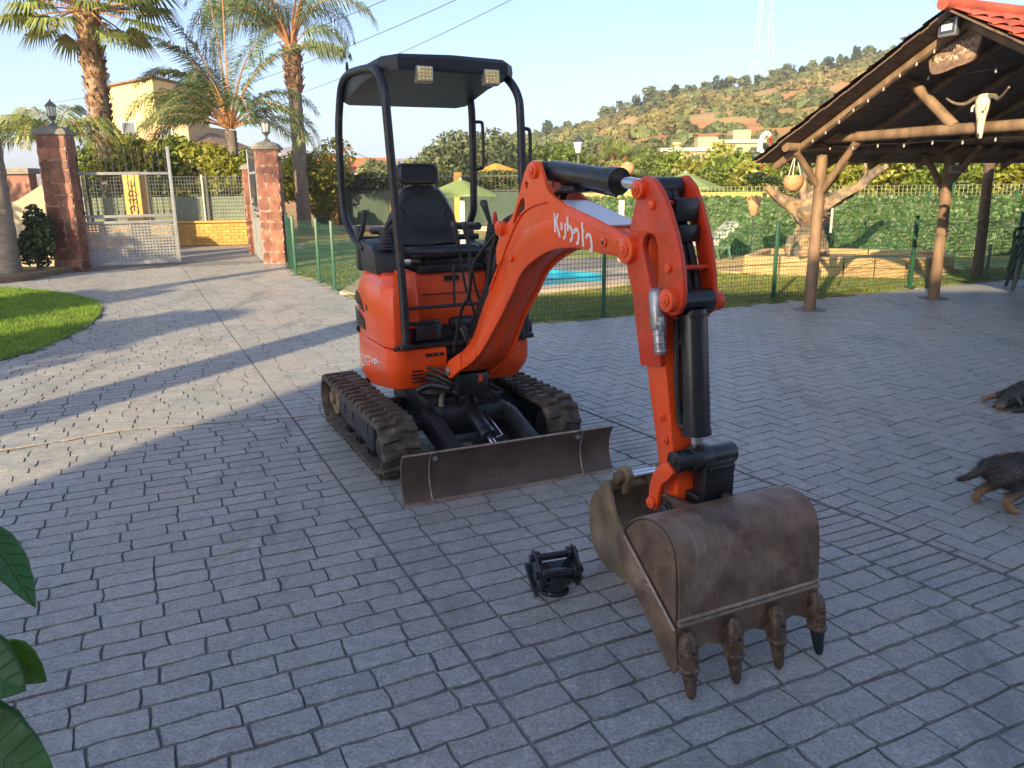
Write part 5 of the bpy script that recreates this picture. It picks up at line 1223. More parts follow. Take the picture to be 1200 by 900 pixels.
# ================================================================== GATE AREA
M['stone'] = mat('red_porphyry_cladding', (.17, .055, .034), .5, var=.3, scale=6, obj_var=.35, bump=.2, bscale=20, col2=(.24, .10, .06), c2scale=4)
M['grout'] = mat('stone_grout', (.40, .25, .18), .85, var=.15)
M['cap'] = mat('grey_cap_stone', (.20, .19, .16), .75, var=.2, bump=.2)
M['lampm'] = mat('grey_green_lantern_metal', (.10, .115, .10), .5, var=.2)
M['lampg'] = mat('lantern_glass', (.62, .64, .60), .15, var=.1)
M['gate'] = mat('galvanised_grey_paint', (.30, .32, .33), .45, metal=.2, var=.12)
def stone_pillar(x, y, w, h, rz, label, lamp=True, seed=1):
    rs = random.Random(seed)
    t = thing('gate_pillar', label, 'pillar', (x, y, 0), rz)
    b = MB(); b.box((0, 0, h/2), (w, w, h)); P_(b, 'pillar_core', 'grout', t)
    # irregular cladding stones on the two faces in view (-y and -x) and the others
    for face in range(4):
        rot = Matrix.Rotation(R(90)*face, 4, 'Z'); z = .01; 
        while z < h-.03:
            rh = min(rs.uniform(.16, .30), h-z); x0 = -w/2
            k = rs.choice([2, 2, 3]); cuts = sorted([-w/2, w/2]+[-w/2+w*(i+rs.uniform(.7, 1.3))/k for i in range(k-1)]) 
            for a, c in zip(cuts, cuts[1:]):
                if c-a < .05: continue
                n = 7; cx, cz = (a+c)/2, z+rh/2; P = []
                for i in range(8):
                    ang = 2*math.pi*i/8+rs.uniform(-.22, .22); ca, sa = math.cos(ang), math.sin(ang); q = max(abs(ca), abs(sa)); q = q**.8
                    P.append((min(max(cx+(c-a)/2*ca/q*rs.uniform(.9, 1.04), -w/2+.002), w/2-.002), min(max(cz+rh/2*sa/q*rs.uniform(.88, 1.05), .004), h)))
                b = MB(rot); pr = rs.uniform(.010, .018); b.prism(P, -w/2-pr, -w/2-.001); P_(b, 'cladding_stone', 'stone', t, smooth=0)
            z += rh*.97
    b = MB(); b.loft([[(sx*(w/2+o), sy*(w/2+o), z) for sx, sy in ((-1, -1), (1, -1), (1, 1), (-1, 1))] for o, z in ((.0, h), (.05, h+.01), (.055, h+.06), (.02, h+.075), (.02, h+.10), (-.04, h+.14), (-.12, h+.17))]); P_(b, 'cap_stone', 'cap', t, bevel=.006)
    if lamp:
        z = h+.16; b = MB(); b.lathe([(.09, 0), (.075, .03), (.03, .07), (.025, .12), (.055, .15), (.07, .17), (.085, .19), (.088, .20)], (0, 0, z), 'z', 8); P_(b, 'lamp_base', 'lampm', t, smooth=20)
        b = MB(); b.lathe([(.07, .20), (.088, .38)], (0, 0, z), 'z', 8); P_(b, 'lamp_glass', 'lampg', t, smooth=0)
        b = MB(); b.lathe([(.115, .375), (.11, .39), (.06, .44), (.015, .48), (.015, .50), (.0, .52)], (0, 0, z), 'z', 8)
        for k in range(8): a = 2*math.pi*k/8; b.beam((.072*math.cos(a), .072*math.sin(a), z+.19), (.092*math.cos(a), .092*math.sin(a), z+.385), .008, .008)
        P_(b, 'lamp_roof', 'lampm', t, smooth=20)
    return t
stone_pillar(-8.72, 15.95, .50, 2.56, R(8), 'left gate pillar clad in red stone with lantern beside the open gate leaf', seed=3)
stone_pillar(-4.99, 17.05, .44, 2.30, R(6), 'right gate pillar clad in red stone with lantern and the small camera', seed=5)
stone_pillar(-6.15, 19.55, .36, 1.95, R(10), 'short red stone pillar further back behind the right gate leaf', lamp=False, seed=8)
b = MB(); b.cyl((-4.70, 16.92, 2.22), (-4.66, 16.80, 2.20), .03, 10); b.ball((-4.66, 16.80, 2.20), .04, 10, 6); tag(b.build('security_camera', M['whitep'], smooth=60), 'small white dome camera on the top edge of the right gate pillar', 'camera')
# white curved wall with letterbox behind the right leaf
cw = thing('gate_side_wall', 'pale wall panel with mailbox slots between the two right hand stone pillars', 'wall', (-5.75, 18.6, 0)); b = MB(); b.beam((-5.95, 19.3, .75), (-5.35, 17.6, .75), .12, 1.5); P_(b, 'wall_panel', 'whitep', None).parent = cw
bpy.data.objects['wall_panel'].location = (5.75, -18.6, 0)
for k in range(3): b = MB(); b.box((-5.74, 18.35, .95+.16*k), (.10, .22, .10)); o = b.build('mail_slot', M['lampm'], cw); o.location = (5.75, -18.6, 0)
# gate leaves
def gate_leaf(p0, p1, label, hh=2.0, rise=.35):
    a = Vector((*p0, 0)); c = Vector((*p1, 0)); L = (c-a).length; rz = math.atan2((c-a).y, (c-a).x)
    t = thing('gate_leaf', label, 'gate', (a.x, a.y, 0), rz)
    b = MB()
    for x in (.03, L-.03): b.box((x, 0, (hh+rise if x > 1 else hh)/2+.04), (.06, .05, (hh+rise if x > 1 else hh)))
    for z in (.07, .90, 1.02, 1.86): b.box((L/2, 0, z), (L-.12, .045, .055))
    P_(b, 'gate_frame', 'gate', t, bevel=.004)
    b = MB(); n = int((L-.12)/.062); 
    for k in range(n+1): x = .07+(L-.14)*k/n; b.box((x, .004, .485), (.030, .006, .78))
    m_ = 13
    for k in range(m_+1): z = .11+.77*k/m_; b.box((L/2, -.004, z), (L-.14, .006, .030))
    b.box((L/2, 0, .48), (.04, .03, .8)); P_(b, 'lattice_panel', 'gate', t)
    n = 14
    for k in range(n):
        x = .10+(L-.2)*k/(n-1); top = hh+.10+rise*(x/L)**1.2*.3+.12*(k % 2)
        b = MB(); b.box((x, 0, (1.04+top)/2), (.016, .016, top-1.04)); b.lathe([(.004, 0), (.022, .04), (.016, .07), (.001, .15)], (x, 0, top-.02), 'z', 4); b.lathe([(.004, 0), (.022, .05), (.004, .14)], (x, 0, 1.04), 'z', 6); b.ball((x, 0, 1.45+.1*(k % 2)), .014, 6, 4); P_(b, 'gate_bar', 'iron', t, smooth=0)
    return t
gate_leaf((-8.55, 16.10), (-6.98, 16.96), 'wide open grey gate leaf with square lattice below and spear bars above')
gate_leaf((-5.22, 16.95), (-5.95, 18.75), 'grey gate leaf folded back almost edge on against the right pillar')
# white gable wall + shrub behind the left pillar
M['creamw'] = mat('aged_cream_wall', (.40, .35, .25), .9, var=.12, scale=3, bump=.2)
lw = thing('garden_wall', 'pale sloping garden wall behind the left gate pillar', 'wall', (-9.5, 16.6, 0)); b = MB(Matrix.Translation((-9.9, 16.9, 0)) @ Matrix.Rotation(R(5), 4, 'Z')); b.prism([(-1.2, 0), (.95, 0), (.95, 2.05), (-.25, 1.35), (-1.2, 1.0)], -.1, .1); o = b.build('wall_body', M['creamw'], lw, world=True)
rw = thing('red_tiled_wall', 'red brick garden wall at the far left edge behind the palm', 'wall', (-12, 17.8, 0)); b = MB(); b.box((-12.2, 17.9, .95), (3.6, .3, 1.9)); b.build('wall_body', M['stone'], rw, world=True); b = MB(); b.box((-12.2, 17.9, 1.95), (3.7, .45, .12)); b.build('coping', M['cap'], rw, world=True)
# soil bed edge at left
b = MB(); b.prism([(-12, 13.45), (-9.0, 13.6), (-8.6, 14.2), (-8.55, 15.6), (-12, 15.8)], -.02, .10, plane='xy'); b.build('planting_bed', M['soil'], kind='structure')
# ================================================================== ACROSS THE ROAD
yw = thing('street_wall', 'low ochre brick wall carrying the wire fence across the road', 'wall', (-10, 22.6, 0))
M['ochreb'] = mat('ochre_brick', (.52, .30, .075), .8, var=.2, scale=5, obj_var=.12, bump=.2)
random.seed(11)
YA, YB_ = Vector((-16.5, 21.2, 0)), Vector((-6.5, 22.75, 0)); d = (YB_-YA).normalized(); L = (YB_-YA).length
b = MB(); b.beam(YA+Vector((0, .02, .30)), YB_+Vector((0, .02, .30)), .20, .62); b.build('wall_core', M['ochre'], yw, world=True)
bj = MB(); rzw = math.atan2(d.y, d.x); rot = Matrix.Rotation(rzw, 3, 'Z')
cnt = 0
for r_ in range(7):
    x = L-5.6-(.12 if r_ % 2 else 0)
    while x < L:
        p = YA+d*x; q = MB(); q.box((p.x+.11*d.y, p.y-.11*d.x, .035+r_*.083), (.22, .02, .074), rot); q.build('brick', M['ochreb'], yw, world=True, smooth=0); x += .232; cnt += 1
b = MB(); b.beam(YA+Vector((0, 0, .635)), YB_+Vector((0, 0, .635)), .30, .05); b.build('coping', M['ochre'], yw, world=True)
wf = thing('street_fence', 'grey wire mesh fence with green screen standing on the ochre street wall', 'fence', (-10, 22.6, 0))
b = MB(); n = int(L/.075)
for k in range(n+1): p = YA+d*(L*k/n); b.tube([p+Vector((0, 0, .66)), p+Vector((0, 0, 1.86))], .006, 3, caps=False)
for k in range(13): z = .68+k*.097; b.tube([YA+Vector((0, 0, z)), YB_+Vector((0, 0, z))], .006, 3, caps=False)
b.build('wire_mesh', M['gate'], wf, world=True, smooth=0)
M['screen'] = mat('faded_green_screen', (.20, .25, .17), .85, var=.15, scale=3)
b = MB(); off = Vector((-d.y, d.x, 0))*.06; b.beam(YA+off+Vector((0, 0, .98)), YB_+off+Vector((0, 0, .98)), .012, .66); b.build('green_screen', M['screen'], wf, world=True)
for k in range(12):
    p = YA+d*(L-.35-k*1.55+(0)); 
    if (p-YA).dot(d) < 0: break
    for q in (-.06, .06): b = MB(); b.box((p.x+q, p.y, 1.27), (.045, .045, 1.25)); b.build('fence_post', M['iron' if q > 0 else 'gate'], wf, world=True)
# ochre pier with emblem seen through the gate
yp = thing('ochre_pier', 'ochre painted pier with dark wrought iron emblem seen through the left gate leaf', 'pillar', (-9.6, 20.95, 0))
b = MB(); b.box((-9.6, 20.95, .98), (.42, .35, 1.96)); b.build('pier_body', M['ochre'], yp, world=True, bevel=.01)
b = MB(); yy = 20.76
for s_ in (-1, 1):
    b.tube([(-9.6, yy, 1.25), (-9.6+s_*.07, yy, 1.30), (-9.6+s_*.10, yy, 1.24), (-9.6+s_*.06, yy, 1.20)], .010, 5, smoothn=4)
    b.tube([(-9.6, yy, 1.40), (-9.6+s_*.08, yy, 1.36), (-9.6+s_*.09, yy, 1.44), (-9.6, yy, 1.52)], .010, 5, smoothn=4); b.tube([(-9.6, yy, 1.12), (-9.6+s_*.09, yy, 1.08), (-9.6+s_*.1, yy, 1.02)], .010, 5, smoothn=4)
    b.tube([(-9.6+s_*.0, yy, 1.60), (-9.6+s_*.08, yy, 1.64), (-9.6+s_*.08, yy, 1.72)], .009, 5, smoothn=4)
b.tube([(-9.6, yy, .98), (-9.6, yy, 1.75)], .009, 5); b.build('iron_emblem', M['iron'], yp, world=True)
# meter box
b = MB(); b.box((-7.15, 22.4, .42), (.26, .12, .34)); tag(b.build('meter_box', M['whitep'], bevel=.01), 'white meter box at the right end of the ochre street wall', 'box')
# ================================================================== YELLOW HOUSE
yh = thing('yellow_house', 'tall yellow rendered house behind the shaggy palm and citrus trees', 'house', (-25.5, 58, 0))
M['yel'] = mat('yellow_render', (.68, .57, .24), .85, var=.05, scale=.6); M['yel2'] = mat('beige_render', (.50, .36, .20), .85, var=.05, scale=.6); M['brownroof'] = mat('brown_roof_tiles', (.20, .12, .07), .8, var=.25, scale=3, bump=.4, bscale=6)
TYH = Matrix.Translation((-26.8, 57.5, 0)) @ Matrix.Rotation(R(-8), 4, 'Z')
b = MB(TYH); b.loft([[(-.2, -2, 0), (3.9, -2, 0), (3.9, 5, 0), (-.2, 5, 0)], [(-.2, -2, 7.75), (3.9, -2, 8.35), (3.9, 5, 8.35), (-.2, 5, 7.75)]]); b.build('wall', M['yel'], yh, world=True)
b = MB(TYH); b.beam((-.45, -2.0, 7.80), (4.1, -2.0, 8.46), .5, .10); b.beam((-.45, 1.6, 7.80), (4.1, 1.6, 8.46), 6.8, .10); b.build('roof', M['brownroof'], yh, world=True)
b = MB(TYH); b.box((5.0, 0, 2.7), (3.2, 6, 5.4)); b.build('wing_wall', M['yel2'], yh, world=True)
b = MB(TYH); b.loft([[(3.2, -3.6, 4.0), (8.6, -3.6, 3.9), (8.6, 3.3, 3.9), (3.2, 3.3, 4.0)], [(4.4, 0, 5.3), (6.3, 0, 5.2), (6.3, .2, 5.2), (4.4, .2, 5.3)]]); b.build('wing_roof', M['brownroof'], yh, world=True)
for x, z, w_, h_ in ((1.9, 5.1, 1.1, 1.4), (5.1, 4.9, .9, .7), (1.9, 2.2, 1.0, 1.2)):
    y_ = -2.03 if x < 3 else -3.03
    b = MB(TYH); b.box((x, y_, z), (w_, .12, h_)); wn = b.build('window', M['frame_w'], yh, world=True)
    b = MB(TYH); b.box((x, y_-.07, z), (w_*.78, .03, h_*.8)); b.build('pane', M['glass'], wn, world=True)
# ================================================================== VILLAGE + HILL HOUSES
M['vw'] = mat('white_house_wall', (.50, .44, .36), .85, var=.05, scale=.5); M['vr'] = mat('orange_tile_roof', (.48, .14, .06), .8, var=.15, scale=1)
M['vy'] = mat('pale_yellow_wall', (.42, .35, .20), .85, var=.05, scale=.4); M['dimwin'] = mat('dark_window', (.05, .05, .055), .3)
def small_house(x, y, z, w_, d_, h_, rh, rz, label, wm='vw', rm='vr', flat=False, nwin=2, group=None):
    t = thing('hill_house' if flat else 'village_house', label, 'house', (x, y, z), rz, group)
    b = MB(); b.box((0, 0, h_/2-1.5), (w_, d_, h_+3)); P_(b, 'wall', wm, t)
    if flat:
        b = MB(); b.box((0, 0, h_+.15), (w_+.5, d_+.5, .3)); P_(b, 'roof_slab', 'vw', t); b = MB(); b.box((w_*.2, 0, h_+.7), (w_*.3, d_*.5, 1.1)); P_(b, 'roof_room', wm, t)
    else:
        b = MB(); b.add([(-w_/2-.3, -d_/2-.3, h_), (w_/2+.3, -d_/2-.3, h_), (w_/2+.3, d_/2+.3, h_), (-w_/2-.3, d_/2+.3, h_), (-w_/2-.3, 0, h_+rh), (w_/2+.3, 0, h_+rh)], [(0, 1, 5, 4), (2, 3, 4, 5), (0, 4, 3), (1, 2, 5), (3, 2, 1, 0)]); P_(b, 'roof', rm, t, smooth=0)
    for k in range(nwin):
        b = MB(); xx = -w_/2+w_*(k+.7)/(nwin+.4); b.box((xx, -d_/2-.03, h_*.55), (w_*.10, .1, h_*.3)); P_(b, 'window', 'dimwin', t)
    return t
small_house(-19.9, 95, 1.2, 4.2, 5, 2.2, 1.6, R(70), 'small house with orange gable roof left of the headrest, beyond the railing')
small_house(-16.6, 96, 1.0, 4.0, 5, 2.0, 1.5, R(10), 'small red roofed house just left of the driver seat', nwin=2)
small_house(-22.5, 120, 1.5, 5, 5, 3.0, .5, R(0), 'white flat fronted house between the two red roofs', rm='vw')
small_house(-12.0, 130, 5.3, 3.0, 4, 1.2, .3, R(8), 'white house on the hill foot above the headrest', rm='vw')
small_house(16.4, 74, 2.9, 5.6, 6, 1.1, 0, R(-6), 'long pale yellow hill house with flat roof left of the pergola', 'vy', flat=True, nwin=3)
small_house(21.0, 80, 3.6, 5.5, 6, 1.3, 0, R(-4), 'upper cream hill house with roof terrace nearest the pergola eave', 'vy', flat=True, nwin=4)
b = MB(); b.cyl((14.6, 72, 2), (14.6, 72, 4.7), .28, 10); b.cyl((14.6, 72, 4.6), (14.6, 72, 4.8), .45, 10); tag(b.build('chimney_stack', M['vy'], smooth=40), 'round cream chimney at the left end of the hill house', 'chimney')
# orange roofed garden house behind posts
gh = thing('garden_pavilion', 'low pavilion with orange tiled pyramid roof behind the right canopy post', 'pavilion', (0.0, 33, 0))
b = MB(); b.lathe([(2.6, 1.42), (2.55, 1.52), (.05, 2.35)], (-.55, 33.5, 0), 'z', 4); b.build('roof', mat('orange_pavilion_roof', (.62, .28, .05), .8, var=.15, scale=2), gh, world=True, smooth=0)
for sx in (-1, 1):
    for sy in (-1, 1): b = MB(); b.box((-.55+sx*1.5, 33.5+sy*1.5, .7), (.2, .2, 1.45)); b.build('column', M['ochre'], gh, world=True)
# low yellow wall and ball finial pier
lw2 = thing('garden_pier', 'terracotta pier topped with a stone ball behind the arm cylinder', 'pillar', (3.7, 26, 0)); b = MB(); b.box((3.72, 26, .78), (.42, .42, 1.56)); b.build('pier_body', M['ochre'], lw2, world=True, bevel=.01); b = MB(); b.lathe([(.36, 1.56), (.38, 1.62), (.26, 1.68), (.12, 1.74), (.10, 1.80), (.17, 1.84), (.22, 1.92), (.235, 2.0), (.20, 2.10), (.10, 2.18), (0, 2.20)], (3.72, 26, 0), 'z', 18); b.build('ball_finial', M['terra'], lw2, world=True, smooth=50)
ow = thing('boundary_wall', 'low ochre wall running behind the boom beyond the pool lawn', 'wall', (3, 27, 0)); b = MB(); b.beam((1.6, 26.6, .62), (9.0, 25.2, .62), .2, 1.24); b.build('wall_body', M['ochre'], ow, world=True)
# white post, lamp post, street lamp
b = MB(); b.box((2.22, 16.2, .62), (.10, .10, 1.24)); tag(b.build('white_post', M['whitep'], bevel=.006), 'white square post right behind the boom tip', 'post')
b = MB(); b.box((-1.12, 19.0, .6), (.11, .11, 1.2)); tag(b.build('pool_shower_post', M['whitep'], bevel=.006), 'white square post seen between the canopy posts under the parasol', 'post')
lp_ = thing('lamp_post', 'old fashioned lantern lamp post rising behind the arm cylinder', 'street lamp', (2.0, 24, 0))
b = MB(); b.lathe([(.10, 0), (.08, .3), (.04, .5), (.035, 2.35), (.06, 2.38), (.03, 2.42)], (2.0, 24, 0), 'z', 10); b.build('pole', M['lampm'], lp_, world=True, smooth=30)
b = MB(); b.lathe([(.08, 2.42), (.15, 2.72)], (2.0, 24, 0), 'z', 6); b.build('lantern_glass', M['lampg'], lp_, world=True, smooth=0); b = MB(); b.lathe([(.18, 2.72), (.16, 2.76), (.05, 2.86), (.02, 2.92), (0, 2.95)], (2.0, 24, 0), 'z', 6); b.build('lantern_cap', M['iron'], lp_, world=True, smooth=0)
# parasols
M['para'] = mat('sage_green_canvas', (.24, .33, .12), .8, var=.08, scale=3, sss=.2)
def parasol(x, y, ztop, hr, half, label):
    t = thing('parasol', label, 'parasol', (x, y, 0)); b = MB(); segs = 8; rings = []
    for (r, z) in ((half, ztop-hr), (half*.98, ztop-hr+.04), (half*.5, ztop-hr*.42), (half*.06, ztop)):
        rings.append([(r*math.cos(2*math.pi*k/segs+.4)*1.0, r*math.sin(2*math.pi*k/segs+.4), z-.03*(k % 2)*(r/half)) for k in range(segs)])
    b.loft(rings); P_(b, 'canopy', 'para', t, smooth=0); b = MB(); b.cyl((0, 0, 0), (0, 0, ztop+.04), .03, 10); P_(b, 'pole', 'whitep', t); b = MB(); b.cyl((0, 0, 0), (0, 0, .08), .25, 14); P_(b, 'base', 'plinth', t)
parasol(-1.22, 20.2, 1.68, .38, .98, 'sage green parasol between the driver seat and canopy post')
parasol(4.45, 20.8, 1.80, .40, 1.02, 'sage green parasol right of the arm above the ivy screen')
for (x, y) in ((3.75, 20.6), (5.15, 20.6)):
    pass
# sun lounger
M['print'] = mat('leaf_print_cushion', (.46, .46, .38), .8, var=.1, scale=8, col2=(.06, .12, .08), c2scale=14, c2lo=.46, c2hi=.54)
M['pgreen'] = mat('dark_green_plastic', (.012, .045, .03), .4, var=.1)
M['pgreenl'] = mat('mid_green_plastic', (.10, .19, .12), .45, var=.1)
sl = thing('sun_lounger', 'garden lounger with raised leaf print cushion beside the ivy screen', 'sun lounger', (4.05, 16.4, 0), R(8))
b = MB(); b.box((-.55, 0, .38), (1.3, .62, .10)); P_(b, 'seat_cushion', 'signw', sl, bevel=.02); b = MB(); b.box((.28, 0, .58), (.62, .62, .09), Matrix.Rotation(R(-38), 3, 'Y')); P_(b, 'back_cushion', 'print', sl, bevel=.02)
b = MB()
for y in (-.28, .28): b.beam((-1.2, y, .30), (.35, y, .30), .04, .05); 
for x in (-1.0, -.45, .1): b.beam((x, -.28, .29), (x, .28, .29), .03, .04)
P_(b, 'lounger_frame', 'pgreenl', sl)
for x in (-1.0, .05, .30):
    for y in (-.28, .28): b = MB(); b.beam((x, y, .29), (x+(.08 if x > 0 else -.05), y, 0), .035, .035); P_(b, 'leg', 'pgreenl', sl)
# ================================================================== STONE BED + OLIVE
M['bedst'] = mat('honey_sandstone_block', (.44, .29, .14), .8, var=.15, scale=6, obj_var=.12, bump=.3, bscale=25); M['sand'] = mat('sandy_path', (.50, .33, .17), .9, var=.15, scale=4)
b = MB(); b.prism([(2.1, 15.5), (4.4, 13.9), (5.8, 14.8), (8.1, 14.2), (8.4, 15.6), (3.0, 17.6)], -.01, .03, plane='xy'); b.build('sandy_path', M['sand'], kind='structure')
bd = thing('stone_planter', 'low sandstone block planter round the olive tree behind the left pergola post', 'planter', (5.4, 14.2, 0))
BP = [(4.15, 13.95), (5.15, 13.55), (6.5, 13.1), (7.45, 13.55), (7.6, 14.4), (6.2, 15.2), (4.9, 15.3), (4.15, 13.95)]
for a, c in zip(BP, BP[1:]):
    a = Vector((*a, 0)); c = Vector((*c, 0)); L = (c-a).length; n = max(1, int(L/.42)); 
    for k in range(n):
        for r_ in range(2):
            p = a.lerp(c, (k+(.0 if r_ else 0))/n); q = a.lerp(c, (k+.96)/n); bb = MB(); bb.beam(p+Vector((0, 0, .09+.165*r_)), q+Vector((0, 0, .09+.165*r_)), .17+random.uniform(-.01, .01), .158); bb.build('planter_block', M['bedst'], bd, world=True, bevel=.006, bseg=1)
b = MB(); b.prism(BP[:-1], .0, .24, plane='xy'); b.build('planter_soil', M['soil'], bd, world=True)
M['bark'] = mat('gnarled_olive_bark', (.15, .12, .09), .9, var=.35, scale=10, bump=.9, bscale=14, col2=(.30, .20, .11), c2scale=5)
OT = thing('olive_tree', 'old gnarled olive with clipped cloud of leaves behind the left pergola post', 'tree', (5.35, 14.4, .2))
def gn(pts, rs, name, par=OT, m='bark', amp=.42):
    P = catmull([Vector(p) for p in pts], 7); n = len(P); mb = MB(); seg = 14; rings = []
    RR_ = [rs[0]]*0
    for i, p in enumerate(P):
        t = i/(n-1)*(len(rs)-1); k = min(int(t), len(rs)-2); r = rs[k]+(rs[k+1]-rs[k])*(t-k); d = (P[min(i+1, n-1)]-P[max(i-1, 0)]).normalized(); a = d.cross(Vector((0, 1, .01))).normalized(); c = d.cross(a)
        ring = []
        for q in range(seg):
            th = 2*math.pi*q/seg; f = 1+amp*noise.noise(Vector((math.cos(th)*1.5+i*.08, math.sin(th)*1.5, p.z*3)))*1.6+.5*amp*noise.noise(Vector((math.cos(th)*4, math.sin(th)*4, i*.5))); ring.append(p+(a*math.cos(th)+c*math.sin(th))*r*f)
        rings.append(ring)
    mb.loft(rings); return mb.build(name, M[m], par, smooth=70)
gn([(0, 0, 0), (-.08, 0, .3), (.0, 0, .6), (.02, 0, .85)], [.34, .25, .24, .30], 'trunk')
gn([(.22, .05, 0), (.20, 0, .35), (.08, 0, .7)], [.14, .12, .12], 'trunk')
gn([(-.05, 0, .8), (-.35, 0, .98), (-.62, 0, 1.10), (-.85, -.05, 1.28)], [.20, .12, .09, .05], 'limb')
gn([(.0, 0, .8), (.05, 0, 1.1), (.10, 0, 1.38), (.08, 0, 1.75)], [.27, .20, .11, .07], 'limb')
gn([(.10, 0, .85), (.45, .1, 1.05), (.80, .1, 1.25), (1.10, .15, 1.50), (1.35, .2, 1.62)], [.18, .12, .085, .065, .04], 'limb')
gn([(-.02, 0, .9), (-.15, .1, 1.3), (-.10, .1, 1.6)], [.16, .10, .04], 'limb')
gn([(.85, .1, 1.28), (.95, .1, 1.5), (.9, .12, 1.7)], [.05, .03, .015], 'limb')
gn([(-.55, 0, 1.08), (-.65, 0, 1.25), (-.6, .05, 1.4)], [.06, .035, .015], 'limb')
gn([(-.30, -.1, 0), (-.36, -.08, .25), (-.30, 0, .42)], [.12, .09, .05], 'root_stump')
M['leaf_dark'] = mat('dark_clipped_leaf', (.035, .065, .022), .55, var=.25, scale=5, attr=.4, sss=.15)
M['leaf_olive'] = mat('olive_leaf', (.19, .22, .09), .55, var=.25, scale=3, attr=.4, sss=.3)
M['leaf_citrus'] = mat('citrus_leaf', (.15, .21, .03), .45, var=.3, scale=2, attr=.5, sss=.35)
M['leaf_yel'] = mat('yellow_green_leaf', (.27, .29, .04), .5, var=.3, scale=2, attr=.5, sss=.4)
M['leaf_conif'] = mat('grey_green_foliage', (.12, .155, .065), .6, var=.3, scale=3, attr=.5, sss=.25)
M['trunk'] = mat('tree_bark', (.16, .11, .075), .9, var=.3, scale=10, bump=.6, bscale=20)
def crown(c, rad, n, sz, seed=0, clumps=14, hollow=.35, flat=.9, asp=.5):
    """leaf sized faces spread over overlapping clumps with gaps between them"""
    rs = random.Random(seed); mb = MB(); mb.tone = []; C_ = []
    for i in range(clumps):
        while True:
            p = Vector((rs.uniform(-1, 1), rs.uniform(-1, 1), rs.uniform(-.9, 1)))
            if .2 < p.length < .95: break
        C_.append((Vector((p.x*rad[0]*.72, p.y*rad[1]*.72, p.z*rad[2]*.72)), rs.uniform(.30, .55), rs.random()))
    V = mb.v; F_ = mb.f
    for i in range(n):
        cc, cr_, ct = C_[rs.randrange(clumps)]
        u = rs.gauss(0, 1), rs.gauss(0, 1), rs.gauss(0, 1); l = math.sqrt(sum(q*q for q in u)) or 1; q = cr_*(hollow+(1-hollow)*rs.random()**.5)
        p = Vector((c[0]+cc.x+u[0]/l*q*rad[0], c[1]+cc.y+u[1]/l*q*rad[1], c[2]+cc.z+u[2]/l*q*rad[2]*flat))
        s_ = sz*rs.uniform(.6, 1.35); a = Vector((rs.gauss(0, 1), rs.gauss(0, 1), rs.gauss(0, .8))).normalized(); b_ = a.cross(Vector((rs.gauss(0, 1), rs.gauss(0, 1), rs.gauss(0, 1)))).normalized()
        o = len(V); V += [tuple(p-a*s_), tuple(p+b_*s_*asp), tuple(p+a*s_), tuple(p-b_*s_*asp)]; F_.append((o, o+1, o+2, o+3)); mb.tone.append(min(1, max(0, .5*ct+.5*rs.random())))
    return mb
o = crown((-.90, -.05, 1.42), (.34, .28, .14), 2600, .022, 4, 10, .5).build('crown', M['leaf_dark'], OT, smooth=0, kind='stuff')
o = crown((-.05, .2, 1.25), (.55, .3, .28), 900, .03, 6, 10).build('leaf_shoots', M['leaf_olive'], OT, smooth=0, kind='stuff')
# amphora on the fence
am_ = thing('wall_amphora', 'terracotta amphora with two handles hung on the ivy screen left of the olive', 'pot', (4.62, 15.4, .95)); b = MB(); b.lathe([(.045, 0), (.06, .02), (.095, .14), (.115, .24), (.10, .30), (.06, .32), (.075, .345), (.06, .35)], (0, 0, 0), 'z', 16); P_(b, 'jar', 'terra', am_, smooth=50)
for s_ in (-1, 1): b = MB(); b.tube([(s_*.10, 0, .25), (s_*.135, 0, .30), (s_*.10, 0, .345), (s_*.06, 0, .33)], .012, 6, smoothn=3); P_(b, 'handle', 'terra', am_)
b = MB(); b.cyl((0, 0, -.95), (0, 0, .05), .012, 6); P_(b, 'stand_rod', 'iron', am_)
# thermometer strip on post 1
b = MB(); p = W(7.72, 7.325, 1.12); b.box((p[0]+.085, p[1]-.02, p[2]), (.03, .012, .30)); tag(b.build('thermometer', M['signw'], bevel=.004), 'narrow pale thermometer strip on the right side of the left pergola post', 'thermometer')
# ================================================================== PLASTIC CHAIRS
def chair(label):
    t = thing('plastic_chair', label, 'chair', (0, 0, 0), group='stacked green plastic chairs at the right edge')
    b = MB(); b.loft([[(x*f, y*f, z) for x, y in rr(.24, .23, .06)] for f, z in ((.95, .405), (1, .415), (1, .43), (.9, .435), (.5, .42))]); P_(b, 'seat', 'pgreen', t, smooth=50)
    b = MB(); 
    for k in range(7): y = -.18+.06*k; b.beam((-.22, y, .43), (-.33, y*.95, .82), .030, .012, up=(1, 0, 0))
    P_(b, 'back_slats', 'pgreen', t)
    b = MB(); b.tube([(-.22, -.24, .44), (-.30, -.235, .72), (-.34, -.17, .85), (-.35, 0, .88), (-.34, .17, .85), (-.30, .235, .72), (-.22, .24, .44)], .018, 8, smoothn=5); P_(b, 'back_frame', 'pgreen', t)
    for sy in (-1, 1):
        b = MB(); b.tube([(-.30, sy*.24, .66), (-.05, sy*.28, .65), (.20, sy*.28, .63), (.26, sy*.27, .56), (.24, sy*.25, .42)], [.022, .026, .030, .024, .018], 8, smoothn=4); P_(b, 'armrest', 'pgreen', t)
        for sx in (-1, 1): b = MB(); b.tube([(sx*.21, sy*.21, .42), (sx*.25, sy*.25, .2), (sx*.28, sy*.27, 0)], [.034, .03, .022], 6); P_(b, 'leg', 'pgreen', t)
    return t
c0_ = chair('lowest green plastic armchair of the stack at the right edge, standing on the terrace'); c0_.location = (7.72, 11.75, 0); c0_.rotation_euler = (0, 0, R(158))
